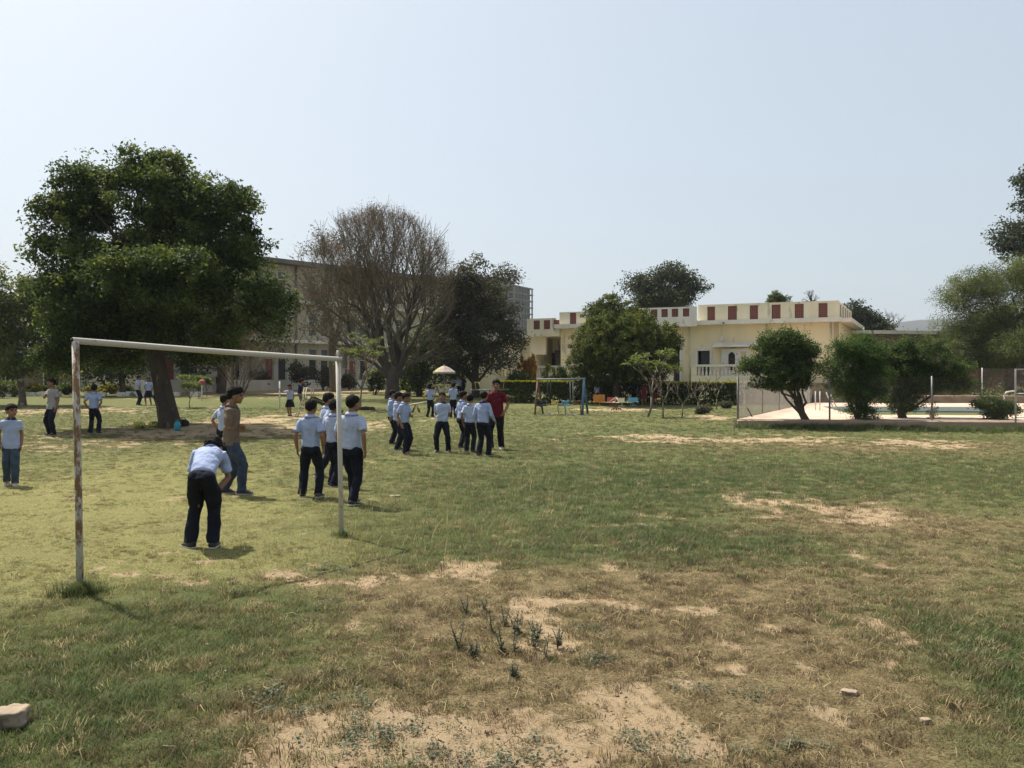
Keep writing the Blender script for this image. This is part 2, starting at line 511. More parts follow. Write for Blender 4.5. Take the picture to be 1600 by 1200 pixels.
# ================================================================ the yellow house (local x runs along its front away from the pool, local y out of the front)
HO = (20.35, 53.0)
HU = (-0.928, 0.3735)
def hs(px):
    r = (px - 800) / FPX
    return (HO[0] - r * HO[1]) / (-HU[0] + HU[1] * r)
def hz(px, py):
    """height on the house front seen at pixel (px, py)"""
    d = HO[1] + HU[1] * hs(px)
    return EYE + (HORIZON - py) * d / FPX

def build_house():
    t = thing('yellow_house', 'long pale yellow single-storey house with red lattice panels along its roof, behind the hedge', 'house',
              (HO[0], HO[1], 0), math.atan2(HU[1], HU[0]))
    S = hs
    Lm = S(876)                                  # end of the main block
    z_slab0, z_slab1 = 5.33, 5.60
    # ---- front wall with openings
    doors = [(S(1109), S(1090), 1.55, hz(1100, 548)), (S(1062), S(1046), 1.55, hz(1055, 546))]
    win = (S(1149), S(1138), 2.35, hz(1143, 550))
    mb = MB()
    cut_wall(mb, 0, Lm, -0.6, z_slab0, -0.3, 0, doors + [win])
    mb.box(0, Lm, -8.3, -8.0, -0.6, z_slab0)
    mb.box(Lm - 0.3, Lm, -8.0, -0.3, -0.6, z_slab0)
    # side wall beside the pool runs back at a slant
    Mi = Matrix.Rotation(-math.atan2(HU[1], HU[0]), 4, 'Z')
    back = Mi @ Vector((24.6 - HO[0], 61.5 - HO[1], 0))
    def slant(z0, z1, off=0.0, w=0.3, a=0.0, b=1.0):
        p = Vector((-off, 0, 0)); q = back + Vector((-off, 0, 0))
        p2 = p.lerp(q, a); q2 = p.lerp(q, b)
        n = Vector((w, 0, 0))
        vs = [p2, q2, q2 + n, p2 + n]
        mb2.add([v + Vector((0, 0, z)) for z in (z0, z1) for v in vs], [(3, 2, 1, 0), (4, 5, 6, 7), (0, 1, 5, 4), (1, 2, 6, 5), (2, 3, 7, 6), (3, 0, 4, 7)])
    mb2 = mb; slant(-0.6, z_slab0, 0.0)
    mb.build('wall', M_YEL, t)
    # near-black rooms behind the openings, their shade put into the colour
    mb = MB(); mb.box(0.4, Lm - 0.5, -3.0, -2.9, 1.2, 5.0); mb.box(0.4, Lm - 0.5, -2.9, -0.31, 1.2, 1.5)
    mb.build('shade_backing', M_DARKIN, t)
    # ---- roof slab
    mb = MB()
    mb.box(-0.15, Lm + 0.25, -8.6, 0.75, z_slab0 + .003, z_slab1)
    mb2 = mb; slant(z_slab0 + .006, z_slab1 - .004, 0.75, 1.6, 0.0, 1.05)
    mb.build('roof_slab', M_WHITE, t)
    # ---- tall parapet over the pool end
    top = hz(1310, 470); p0 = z_slab1
    tall = [(1106, 1118), (1138, 1152), (1172, 1185), (1206, 1220), (1242, 1256), (1279, 1293)]
    holes = [(S(b), S(a), p0 + .02, top - .13) for a, b in tall]
    mb = MB(); cut_wall(mb, 0, S(1092), p0, top, 0.02, 0.28, holes)
    mb.box(S(1092) - .28, S(1092), -5, 0.02, p0, top)
    mb.build('parapet', M_YEL2, t)
    for k in range(6):
        mb = MB(); mb2 = mb; slant(p0 - .02, top, -0.02, .26, k / 6 + 0.02, k / 6 + 0.10); mb.build('pier', M_YEL2, t)
    for h in holes:
        mb = MB(); mb.box(h[0] + .002, h[1] - .002, 0.06, 0.20, h[2] + .002, h[3] - .002); mb.build('brick_panel', M_JALI, t)
    mb = MB(); mb2 = mb; slant(p0, top - .12, -0.06, .14, 0.10, 1.0); mb.build('brick_panel', M_JALI, t)
    # ---- low white parapet in the middle
    lt = hz(1050, 482); lb = hz(1050, 512)
    lows = [(978, 987), (993, 1002), (1007, 1017), (1022, 1032), (1038, 1048), (1054, 1064), (1071, 1081)]
    holes = [(S(b), S(a), hz(1050, 497), hz(1050, 484.5)) for a, b in lows]
    mb = MB(); cut_wall(mb, S(1092) + .002, S(922), lb, lt, 0.76, 1.0, holes)
    mb.build('low_parapet', M_WHITE, t)
    for h in holes:
        mb = MB(); mb.box(h[0] + .002, h[1] - .002, 0.80, 0.93, h[2] + .002, h[3] - .002); mb.build('brick_panel', M_JALI, t)
    # ---- tall parapet at the far end
    tt = hz(890, 488)
    holes = [(S(902), S(892), p0 + .02, tt - .06)]
    mb = MB(); cut_wall(mb, S(922) + .002, Lm, p0, tt, 0.02, 0.28, holes); mb.box(Lm - .28, Lm, -5, .02, p0, tt); mb.build('parapet', M_YEL2, t)
    mb = MB(); h = holes[0]; mb.box(h[0] + .002, h[1] - .002, 0.06, 0.20, h[2] + .002, h[3] - .002); mb.build('brick_panel', M_JALI, t)
    # ---- porch wing
    E = S(826); z1 = hz(850, 526)
    mb = MB()
    mb.box(Lm + .002, E, -4.2, -4.0, -0.6, z1); mb.box(E - .45, E, -4.0, -0.2, -0.6, z1); mb.box(E - 1.2, E - .45, -.55, -.2, 3.55, z1)
    mb.box(Lm + .002, E - .45, -3.9, -0.15, -0.6, 1.5)
    mb.box(Lm + .4, E - .5, -4.0, -3.7, hz(850, 548), z1)
    mb.build('porch', M_YEL2, t)
    mb = MB(); mb.bar((Lm + .3, -1.6, 1.5), (E - 1.3, -3.2, 3.9), 0.9, 0.16); mb.bar((Lm + .3, -1.1, 2.3), (E - 1.3, -2.7, 4.7), 0.06, 0.06); mb.build('staircase', M_PIPE, t)
    mb = MB(); mb.box(Lm + .26, E - .5, -3.69, -3.6, 1.5, hz(850, 549)); mb.build('shade_backing', M_DARKIN, t)  # dark sheet painted as the shade deep in the porch
    holes = [(S(b), S(a), hz(850, 515), hz(850, 501)) for a, b in ((836, 846), (852, 862), (867, 875))]
    mb = MB(); cut_wall(mb, Lm + .27, E, z1 + .002, hz(850, 498), 0.1, 0.36, holes); mb.box(Lm + .27, E, -4.2, .098, z1 + .002, z1 + .3); mb.box(Lm + .002, Lm + .268, -4.2, .36, z1 + .004, z_slab0 - .01)
    mb.box(S(800) - .002, S(800) + .2, -.1, .1, z1, z1 + .3)
    mb.build('porch_parapet', M_YEL2, t)
    for h in holes:
        mb = MB(); mb.box(h[0] + .002, h[1] - .002, 0.15, 0.29, h[2] + .002, h[3] - .002); mb.build('brick_panel', M_JALI, t)
    # ---- long wing on behind the trees
    mb = MB(); mb.box(E + .002, S(660), -6, -1.0, -0.6, z1 - .1); mb.build('wing', M_YEL2, t)
    mb = MB(); mb.box(E + .002, S(660), -6.3, -.5, z1 - .098, z1 + .35); mb.build('wing_roof', M_WHITE, t)
    # ---- doors
    for a, b, c, d in doors:
        f = MB(); w = .16
        f.box(a - w, a, .002, .07, c, d + w); f.box(b, b + w, .002, .07, c, d + w); f.box(a, b, .002, .07, d, d + w)
        fo = f.build('door_frame', M_WHITE, t)
        l = MB(); l.box(a + .02, a + .08, -.95, -.15, c, d - .03); l.box(a + .08, a + .6, -.22, -.17, c, d - .03)
        l.build('door_leaf', pm('dark_door_paint', (.05, .045, .045), (.035, .03, .03), rough=.5), fo)
    # ---- arched window under its own little canopy
    a, b, c, d = win
    mb = MB()
    cut_wall(mb, S(1172), b + .42, 2.0, d + .22, .002, .16, [(a, b, c, d), (S(1166), S(1158), c, d)])
    mb.box(S(1182), b + .95, .002, .75, d + .32, d + .42); mb.box(S(1182), b + .95, .002, .12, d + .421, d + .62)
    # round the head of the opening
    n = 8; cx = (a + b) / 2; r = (b - a) / 2
    for k in range(n):
        t0 = math.pi * k / n; t1 = math.pi * (k + 1) / n
        xa, xb = cx + r * math.cos(t0), cx + r * math.cos(t1)
        zz = d - r + r * min(math.sin(t0), math.sin(t1))
        if d - zz > .02: mb.box(xb, xa, .003, .15, zz, d)
    wf = mb.build('window_surround', M_WHITE, t)
    g = MB(); g.box(a, b, -.2, -.16, c, d); g.build('pane', M_GLASS, wf)
    # ---- terraces with balusters
    mbal = MB()
    for k, (e0, e1) in enumerate(((S(1240), S(1087)), (S(1060), S(790)))):
        low = MB()
        low.box(e0, e1, .004, 1.5, -0.6, 1.5)                       # floor
        low.box(e0, e1, 1.5, 1.72, -0.6, 2.02)                      # wall under the balusters
        piers = [e0 + .02, e1 - .36]
        nb = max(1, int((e1 - e0) / 3.2)); 
        piers += [e0 + (e1 - e0) * q / nb for q in range(1, nb)]
        for p in piers: low.box(p, p + .34, 1.48, 1.74, 2.021, 2.58)
        low.box(e1 - .36, e1 - .02, .01, 1.48, 1.501, 2.58)
        low.build('terrace', M_YEL2, t)
        rail = MB(); rail.box(e0 - .02, e1 + .02, 1.44, 1.78, 2.581, 2.72)
        x = e0 + .4
        while x < e1 - .4:
            if not any(p - .1 < x < p + .44 for p in piers):
                prof = [(2.021, .05), (2.10, .085), (2.22, .07), (2.38, .045), (2.50, .06), (2.58, .055)]
                rail.tube([(x, 1.61, z) for z, _ in prof], [r_ for _, r_ in prof], 6, caps=False)
            x += .24
        rail.build('balustrade', M_WHITE, t)
    # steps in the gap
    st = MB()
    for k in range(5): st.box(S(1086) + .05, S(1061) - .05, .02, .3 + .3 * (5 - k), -0.6 + .002 * k, .1 + .28 * (k + 1))
    st.build('steps', pm('step_cement', (.55, .53, .5), (.45, .43, .4), rough=.9), t)
    for px in (1078, 1199, 1300, 915):
        x = S(px); mb = MB(); mb.tube([(x, .06, 1.6), (x, .06, z_slab0)], .045, 8)
        for z in (2.2, 3.4, 4.6): mb.tube([(x - .06, .05, z), (x + .06, .05, z)], .055, 6)
        mb.build('drainpipe', M_YEL2, t)
    for px, a in ((1128, .9), (1216, 1.1)):
        x = S(px); mb = MB(); mb.box(x - .1, x + .1, .004, .09, 4.3, 4.6); mb.tube([(x, .05, 4.6), (x, .05, z_slab0)], .012, 5); mb.build('wall_box', M_WHITE, t)
    mb = MB(); mb.tube([(S(1133), .76, z_slab0 + .1), (S(1133), .85, z_slab0 + .08)], .07, 6); mb.build('rain_spout', M_PIPE, t)
    return t
build_house()

# ---------------------------------------------------------------- low annex behind the pool
def build_annex():
    a = at(1306, 516, 60.5); b = at(1500, 523, 62.0)
    d = Vector((b.x - a.x, b.y - a.y, 0)); ln = d.length
    t = thing('low_annex', 'low grey-brown annex with a pale roof edge, beyond the pool beside the yellow house', 'outbuilding', (a.x, a.y, 0), math.atan2(d.y, d.x))
    M_AN = pm('annex_plaster', (.26, .21, .15), (.19, .155, .11), scale=.9, spots=((.12, .1, .075), 1.2, .6), rough=.95, stretch=(1, 1, .4))
    mb = MB(); cut_wall(mb, 0, ln, -.6, a.z - .25, 0, .3, [(3, 4.1, 1, 2.9), (6.2, 7.2, 1.4, 2.7)]); mb.box(0, ln, 4, 4.3, -.6, a.z - .25); mb.box(0, .3, .3, 4, -.6, a.z - .25)
    mb.build('wall', M_AN, t)
    mb = MB(); mb.box(-.3, ln + .4, -.5, 4.6, a.z - .248, a.z); mb.build('roof_slab', M_GREYW, t)
    mb = MB(); mb.box(.5, ln - .4, .5, .6, .2, 3.4); mb.build('shade_backing', M_DARKIN, t)  # dark sheet behind the openings, coloured as indoor shade
build_annex()

# ================================================================ the three-storey school block (local x along its front, local -y out of it)
SO = (-19.2, 73.0); SU = (0.673, 0.740)
def ss(px):
    r = (px - 800) / FPX
    return (SO[1] * r - SO[0]) / (SU[0] - SU[1] * r)
def build_school():
    t = thing('school_block', 'three-storey weathered grey-beige school block with paired shuttered windows, behind the bare tree', 'building',
              (SO[0], SO[1], 0), math.atan2(SU[1], SU[0]))
    x0, x1 = -13.0, 27.0
    lv = [1.75, 5.05, 8.45, 11.55]
    per = ss(498) - ss(431)
    c0 = ss(431)
    centres = [c0 + per * k for k in range(-4, 7) if x0 + 1.2 < c0 + per * k < x1 - 1.2]
    holes = []; wins = []
    for li in range(3):
        z = lv[li]
        for ci, c in enumerate(centres):
            for s in (-1, 1):
                a = c + s * .62 - .42; b = c + s * .62 + .42
                zb, zt = (z + .02, z + 2.75) if li == 0 else (z + .55, z + 2.55)
                holes.append((a, b, zb, zt)); wins.append((li, ci, s, a, b, zb, zt))
    mb = MB(); cut_wall(mb, x0, x1, -.3, lv[3], 0, .28, holes)
    mb.box(x0, x0 + .3, .28, 11, -.3, lv[3]); mb.box(x1 - .3, x1, .28, 11, -.3, lv[3]); mb.box(x0, x1, 10.7, 11, -.3, lv[3])
    mb.build('wall', M_GREYP, t)
    mb = MB(); mb.box(x0, x1, -1.6, -.002, -.3, lv[0]); mb.build('plinth', M_GREYW, t)
    for z in lv[1:3]:
        mb = MB(); mb.box(x0 - .1, x1 + .1, -.65, -.002, z - .12, z + .14); mb.build('ledge', M_GREYW, t)
    mb = MB(); mb.box(x0 - .6, x1 + .6, -1.1, 11.4, lv[3] + .002, lv[3] + .32); mb.box(x0, x1, .02, .25, lv[3] + .322, lv[3] + .55)
    mb.build('roof_slab', pm('stained_concrete', (.17, .155, .13), (.115, .105, .09), scale=.7, spots=((.3, .28, .24), 1.2, .66), rough=.95), t)
    rnd = random.Random(4)
    for li, ci, s, a, b, zb, zt in wins:
        f = MB(); w = .07
        tr = zb + (zt - zb) * .66
        f.box(a + .002, a + w, .05, .15, zb, zt); f.box(b - w, b - .002, .05, .15, zb, zt); f.box(a + w, b - w, .05, .15, zt - w, zt - .002); f.box(a + w, b - w, .05, .15, tr - .04, tr + .04)
        if li: f.box(a + w, b - w, .05, .15, zb + .002, zb + w)
        kind = 'window' if li else 'door'
        fo = f.build(kind, M_WFRAME, t)
        g = MB(); g.box(a + w, b - w, .10, .13, tr + .04, zt - w); g.build('pane', M_GLASS, fo)
        q = rnd.random()
        m = M_SHUT if q < .55 else M_GLASS
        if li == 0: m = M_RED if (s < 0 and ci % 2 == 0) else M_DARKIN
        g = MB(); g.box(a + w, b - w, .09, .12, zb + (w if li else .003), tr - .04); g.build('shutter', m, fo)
    for px in (462, 540, 390):
        x = ss(px)
        mb = MB(); mb.tube([(x, -.12, .6), (x, -.12, lv[3] - .05)], .09, 8); mb.build('drainpipe', M_PIPE, t)
    mb = MB(); mb.box(x0 + .4, x1 - .4, 2.0, 2.1, 0, lv[3] - .1); mb.build('shade_backing', M_DARKIN, t)  # dark sheet behind the windows, coloured as room shade
    mb = MB()
    for px, h in ((405, 1.4), (411, .9), (470, .8)):
        x = ss(px); mb.tube([(x, .4, lv[3] + .3), (x + .05, .4, lv[3] + .5 + h)], .02, 5)
    mb.build('roof_rods', M_PIPE, t)
build_school()

# ---------------------------------------------------------------- long low shed behind the shade trees
def build_shed():
    x0, x1, y = -62.0, -27.5, 70.0
    t = thing('long_low_shed', 'long low mud-coloured shed with dark open bays, behind the shady trees', 'shed', (x0, y, tz(-40, 70)), 0)
    ln = x1 - x0; h = 2.5
    bays = []
    x = 1.0
    rnd = random.Random(7)
    while x < ln - 2:
        w = rnd.choice((1.2, 1.7, 2.4)); bays.append((x, x + w, 0.0, 2.0)); x += w + rnd.choice((1.4, 2.1, 2.8))
    M_SH = pm('mud_plaster', (.25, .19, .11), (.19, .145, .085), scale=.8, spots=((.13, .10, .065), 1.4, .6), rough=.95)
    mb = MB(); cut_wall(mb, 0, ln, -.4, h, 0, .25, bays); mb.box(0, ln, 4, 4.2, -.4, h); mb.box(ln - .25, ln, .25, 4, -.4, h); mb.build('wall', M_SH, t)
    mb = MB(); mb.box(-.3, ln + .4, -.9, 4.6, h + .002, h + .2); mb.build('roof', pm('shed_roof_sheet', (.20, .155, .10), (.14, .11, .08), scale=1, rough=.9), t)
    mb = MB(); mb.box(.3, ln - .3, 2.2, 2.3, -.3, h - .05); mb.build('shade_backing', M_DARKIN, t)  # dark sheet, shade of the open bays put into its colour
    for x in np.arange(2.2, ln, 3.1):
        mb = MB(); mb.tube([(x, -.75, -.3), (x, -.75, h)], .06, 6); mb.build('post', M_WHITE, t)
build_shed()

# ---------------------------------------------------------------- whitewashed edging wall
def build_edging():
    t = thing('edging_wall', 'long low whitewashed edging wall in front of the garden shrubs', 'low wall', (-40, 57, 0))
    M_ED = pm('edging_whitewash', (.74, .70, .60), (.55, .50, .41), scale=2.5, spots=((.2, .17, .13), 2.0, .58), rough=.9)
    mb = MB()
    x = -4.0; rnd = random.Random(3)
    while x < 18.5:
        w = .55 + rnd.random() * .3
        if rnd.random() > .08:
            z = tz(-40 + x, 57)
            mb.box(x, x + w - .04, -.13 + rnd.random() * .05, .14, z - .2, z + .26 + rnd.random() * .07)
        x += w
    mb.build('edging_stones', M_ED, t)
build_edging()

# ---------------------------------------------------------------- far tower block
def build_tower():
    c = at(788, 500, 420)
    t = thing('tower_block', 'far concrete tower block with open storeys showing above the leafy tree', 'tower', (c.x, c.y, 0), rad(-28))
    M_C = pm('raw_concrete', (.19, .175, .15), (.145, .135, .115), scale=.15, rough=.95)
    w, dp, n, fh = 22.0, 20.0, 15, 3.15
    mb = MB()
    for k in range(n + 1): mb.box(-w / 2, w / 2, -dp / 2, dp / 2, k * fh - .25, k * fh + .25)
    mb.build('floor_slabs', M_C, t)
    mb = MB()
    for k in range(n):
        z0, z1 = k * fh + .252, (k + 1) * fh - .252
        for x in np.linspace(-w / 2 + .3, w / 2 - .9, 8): mb.box(x, x + .55, -dp / 2 + .1, -dp / 2 + .6, z0, z1)
        for y in np.linspace(-dp / 2 + .7, dp / 2 - .9, 7):
            mb.box(w / 2 - .65, w / 2 - .1, y, y + .55, z0, z1); mb.box(-w / 2 + .1, -w / 2 + .65, y, y + .55, z0, z1)
    mb.build('columns', M_C, t)
    mb = MB(); mb.box(-w / 2 + 1.6, w / 2 - 1.6, -dp / 2 + 1.6, dp / 2 - 1.6, 0, n * fh - .3); mb.build('shade_core', pm('storey_shade', (.10, .085, .07), (.07, .06, .05), scale=.2), t)  # dark core, the shade inside the open storeys put into its colour
    mb = MB(); z = n * fh + .252
    mb.box(-9, -1, -6, 4, z, z + 5.2); mb.box(-.9, 4, -5, 3, z, z + 3.2); mb.box(6.5, 7.6, -8, -7, z, z + 4.5); mb.box(-10.6, -9.1, -9, 6, z, z + 1.4)
    mb.build('roof_rooms', M_C, t)
build_tower()

# ================================================================ swimming pool
DECK_Z = 0.36
def build_pool():
    outer = [(7.75, 29.3), (34.0, 25.9), (44.0, 48.2), (18.1, 51.3)]
    inner = [(13.3, 33.2), (18.3, 32.6), (24.8, 43.0), (16.0, 43.9)]
    vs = [(x, y, DECK_Z) for x, y in outer] + [(x, y, DECK_Z) for x, y in inner] + [(x, y, -.35) for x, y in outer]
    fs = [(0, 1, 5, 4), (1, 2, 6, 5), (2, 3, 7, 6), (3, 0, 4, 7)]
    deck = MB().add(vs, fs)
    pv = pm('pink_stone_paving', (.70, .54, .42), (.56, .42, .32), scale=1.2, spots=((.40, .30, .22), 2.2, .60), rough=.9, bump=.1)
    nt = pv.node_tree; b_ = nt.nodes['Principled BSDF']; src = b_.inputs['Base Color'].links[0].from_socket
    brk = nd(nt, 'ShaderNodeTexBrick'); brk.inputs['Scale'].default_value = 1.0; brk.inputs['Brick Width'].default_value = .6; brk.inputs['Row Height'].default_value = .6; brk.offset = 0; brk.inputs['Mortar Size'].default_value = .02
    brk.inputs['Color1'].default_value = (1, 1, 1, 1); brk.inputs['Color2'].default_value = (.86, .84, .82, 1); brk.inputs['Mortar'].default_value = (.5, .45, .4, 1)
    tc_ = nd(nt, 'ShaderNodeTexCoord'); nt.links.new(tc_.outputs['Object'], brk.inputs['Vector'])
    mul = nd(nt, 'ShaderNodeMixRGB', blend_type='MULTIPLY'); mul.inputs[0].default_value = 1.0
    nt.links.new(src, mul.inputs[1]); nt.links.new(brk.outputs['Color'], mul.inputs[2]); nt.links.new(mul.outputs[0], b_.inputs['Base Color'])
    o = deck.build('pool_deck', pv)
    o['kind'] = 'structure'
    mb = MB()
    for k in range(4):
        a, b = Vector((*outer[k], 0)), Vector((*outer[(k + 1) % 4], 0))
        d = (b - a).normalized(); n = Vector((d.y, -d.x, 0)) * .10
        mb.add([a + Vector((0, 0, -.4)), b + Vector((0, 0, -.4)), b + Vector((0, 0, DECK_Z - .01)), a + Vector((0, 0, DECK_Z - .01)),
                a + n + Vector((0, 0, -.4)), b + n + Vector((0, 0, -.4)), b + n + Vector((0, 0, DECK_Z - .05)), a + n + Vector((0, 0, DECK_Z - .05))],
               [(4, 5, 6, 7), (7, 6, 2, 3), (0, 4, 7, 3), (1, 2, 6, 5)])
    o = mb.build('pool_deck_kerb', pm('kerb_brick', (.38, .28, .20), (.28, .20, .14), scale=3, spots=((.36, .28, .2), 3, .62), rough=.95, bump=.3)); o['kind'] = 'structure'
    mb = MB(); ring = []
    for z in (DECK_Z, DECK_Z - .22, -1.2): ring.append([(x, y, z) for x, y in inner])
    mb.add(ring[0] + ring[1], [(k, 4 + k, 4 + (k + 1) % 4, (k + 1) % 4) for k in range(4)])
    o = mb.build('pool_coping', pm('coping_white', (.74, .73, .70), (.66, .65, .62), rough=.6)); o['kind'] = 'structure'
    mb = MB(); mb.add(ring[1] + ring[2], [(k, 4 + k, 4 + (k + 1) % 4, (k + 1) % 4) for k in range(4)] + [(4, 5, 6, 7)])
    o = mb.build('pool_basin', pm('blue_pool_tile', (.12, .27, .36), (.10, .22, .30), scale=5, rough=.4)); o['kind'] = 'structure'
    m = bpy.data.materials.new('pool_water'); m.use_nodes = True
    nt = m.node_tree; b = nt.nodes['Principled BSDF']
    b.inputs['Base Color'].default_value = (.10, .25, .34, 1); b.inputs['Roughness'].default_value = .25; b.inputs['IOR'].default_value = 1.33
    nz = nd(nt, 'ShaderNodeTexNoise'); nz.inputs['Scale'].default_value = 3.0
    tc = nd(nt, 'ShaderNodeTexCoord'); nt.links.new(tc.outputs['Object'], nz.inputs['Vector'])
    bp = nd(nt, 'ShaderNodeBump'); bp.inputs['Strength'].default_value = .12; nt.links.new(nz.outputs['Fac'], bp.inputs['Height']); nt.links.new(bp.outputs[0], b.inputs['Normal'])
    o = MB().add([(x, y, DECK_Z - .55) for x, y in inner], [(0, 1, 2, 3)]).build('pool_water', m); o['kind'] = 'structure'
    # brown earth bank behind the pool
    mb = MB()
    mb.add([(18.3, 51.6, .0), (46, 48.4, 0), (46, 48.8, .75), (18.4, 52.0, .75), (18.6, 52.6, .8), (46, 50.5, .8), (46, 51, 0), (18.6, 53, 0)],
           [(0, 1, 2, 3), (3, 2, 5, 4), (4, 5, 6, 7)])
    o = mb.build('earth_bank', pm('brown_earth', (.22, .15, .10), (.16, .11, .075), scale=2, rough=1, bump=.3)); o['kind'] = 'structure'
build_pool()

M_GALV = pm('galvanised_steel', (.22, .21, .20), (.15, .145, .14), scale=6, rough=.5, metal=.4)
M_GALVL = pm('painted_white_steel', (.66, .65, .62), (.52, .5, .46), scale=6, rough=.5)
M_WIRE = pm('fence_wire', (.20, .18, .15), (.13, .115, .1), scale=8, rough=.55, metal=.3)
def chain_fence(label, a, b, za, zb, h, posts, wires=.085, pmat=None, wr=.0013):
    a3, b3 = Vector((*a, za)), Vector((*b, zb)); d = b3 - a3; ln = d.length; u = d / ln
    t = thing('chain_link_fence', label, 'fence', a3, 0, 'chain-link fences round the pool')
    rel = lambda s, z: u * s + Vector((0, 0, z))
    for s in posts:
        mb = MB(); mb.tube([rel(s * ln, -.15), rel(s * ln, h + .06)], .032, 8); mb.build('post', pmat or M_GALV, t)
    vs, fs = [], []
    r = wr
    side = Vector((-u.y, u.x, 0)) * r
    def wire(p, q):
        n = len(vs); w = (q - p).normalized().cross(Vector((-u.y, u.x, 0))) * r
        for c in (p, q): vs.extend([c + side, c - side + w, c - side - w])
        fs.extend([(n, n + 1, n + 4, n + 3), (n + 1, n + 2, n + 5, n + 4), (n + 2, n, n + 3, n + 5)])
    s = -h
    while s < ln:
        for sg in (1, -1):
            p0, p1 = (s, s + h)
            z0, z1 = (.03, h) if sg > 0 else (h, .03)
            q0, q1 = max(p0, 0), min(p1, ln)
            if q1 - q0 > .05:
                f0, f1 = (q0 - p0) / h, (q1 - p0) / h
                wire(rel(q0, z0 + (z1 - z0) * f0), rel(q1, z0 + (z1 - z0) * f1))
        s += wires
    wire(rel(0, h), rel(ln, h)); wire(rel(0, .03), rel(ln, .03))
    MB().add(vs, fs).build('wire_mesh', M_WIRE, t)
    return t
FX = [(px - 1152) for px in (1152, 1287, 1437, 1587)]
chain_fence('chain-link fence along the kerb nearest the lawn, behind the three big shrubs', (7.80, 29.40), (26.2, 27.0), DECK_Z, DECK_Z, 1.42,
            [0.0, (3.05) / 18.55, (6.35) / 18.55, (9.6) / 18.55, .72, .86, 1.0])
chain_fence('chain-link fence running back along the pool deck beside the hedge', (7.85, 29.55), (18.0, 51.1), DECK_Z, DECK_Z, 1.35, [.0, .22, .42, .61, .8, .98], wr=.0024)
chain_fence('chain-link fence on the earth bank behind the swimming pool', (19.5, 52.2), (45.5, 49.6), .78, .78, 1.62, [.0, .17, .34, .52, .69, .86, 1.0], .11, M_GALVL, wr=.0042)

def build_gate():
    p = at(1587, 658, 27.9)
    t = thing('pool_gate', 'tall pale tubular gate frame standing at the kerb of the pool', 'gate', (p.x, p.y, DECK_Z))
    mb = MB(); mb.tube([(0, 0, -.1), (0, 0, 1.70), (1.2, -.16, 1.72), (1.2, -.16, -.1)], .03, 8)
    mb.build('gate_frame', M_GALVL, t)
    mb = MB(); mb.tube([(.03, -.004, .9), (1.17, -.156, .9)], .02, 6); mb.tube([(.03, -.004, .12), (1.17, -.156, .12)], .02, 6); mb.build('gate_rail', M_GALVL, t)
build_gate()

def build_pool_rails():
    p = at(1277, 641, 38.2)
    t = thing('pool_ladder', 'pair of upright steel poles with a sloping ladder at the near corner of the pool', 'ladder', (p.x, p.y, DECK_Z))
    mb = MB(); mb.tube([(-.08, 0, 0), (-.08, 0, .85)], .025, 6); mb.tube([(.12, 0, 0), (.12, 0, .85)], .025, 6); mb.build('pole', M_GALVL, t)
    mb = MB()
    for dx in (0, .16): mb.tube([(.4 + dx, 0, .8), (.55 + dx, 0, .45), (.78 + dx, 0, 0)], .025, 6)
    for k in range(4): mb.tube([(.47 + .09 * k, 0, .62 - .17 * k), (.63 + .09 * k, 0, .62 - .17 * k)], .018, 6)
    mb.build('ladder_frame', M_GALVL, t)
    p = at(1570, 634, 42.5)
    t = thing('pool_handrail', 'curved white pool handrail behind the low bush', 'handrail', (p.x, p.y, DECK_Z))
    mb = MB(); mb.tube([(-.06, 0, 0), (-.02, 0, .62), (.08, 0, .76), (.45, 0, .82), (.55, 0, .74), (.57, 0, 0)], .035, 8); mb.build('rail', M_GALVL, t)
    p = at(1257, 629, 50.6)
    t = thing('white_board', 'narrow white board standing at the far end of the pool deck', 'board', (p.x, p.y, DECK_Z))
    mb = MB(); mb.box(-.14, .14, -.03, .03, .0, 1.25); mb.build('board_panel', M_WHITE, t)
    p = at(1172, 650, 31.2)
    t = thing('leaning_stake', 'thin dark stake leaning on the pool deck near the corner fence post', 'stake', (p.x, p.y, DECK_Z))
    mb = MB(); mb.tube([(0.08, 0, 0), (-.16, .03, .44)], .022, 6); mb.build('stick', pm('dark_iron', (.05, .04, .035), (.08, .05, .035), rough=.8), t)
build_pool_rails()

def build_garden_wall():
    a, b = Vector((12.7, 45.9, 0)), Vector((18.3, 52.6, 0)); d = b - a
    t = thing('garden_wall', 'low mottled tan wall between the end of the hedge and the pool deck', 'wall', (a.x, a.y, .05), math.atan2(d.y, d.x))
    m = pm('mottled_tan_plaster', (.34, .27, .17), (.24, .20, .12), scale=1.4, spots=((.16, .15, .08), 1.8, .56), rough=.95, bump=.2)
    mb = MB(); mb.box(0, d.length, -.12, .12, -.2, 1.42); mb.build('wall', m, t)
    mb = MB(); mb.box(-.05, d.length + .05, -.17, .17, 1.422, 1.5); mb.build('coping', pm('tan_coping', (.45, .38, .27), (.36, .3, .2), scale=2, rough=.95), t)
    a2 = Vector((18.5, 52.7, 0)); b2 = Vector((27.0, 55.2, 0)); d = b2 - a2
    t = thing('garden_wall', 'low tan wall behind the far corner of the pool, under the yellow house', 'wall', (a2.x, a2.y, .05), math.atan2(d.y, d.x))
    mb = MB(); mb.box(0, d.length, -.12, .12, -.2, 1.5); mb.build('wall', m, t)
build_garden_wall()
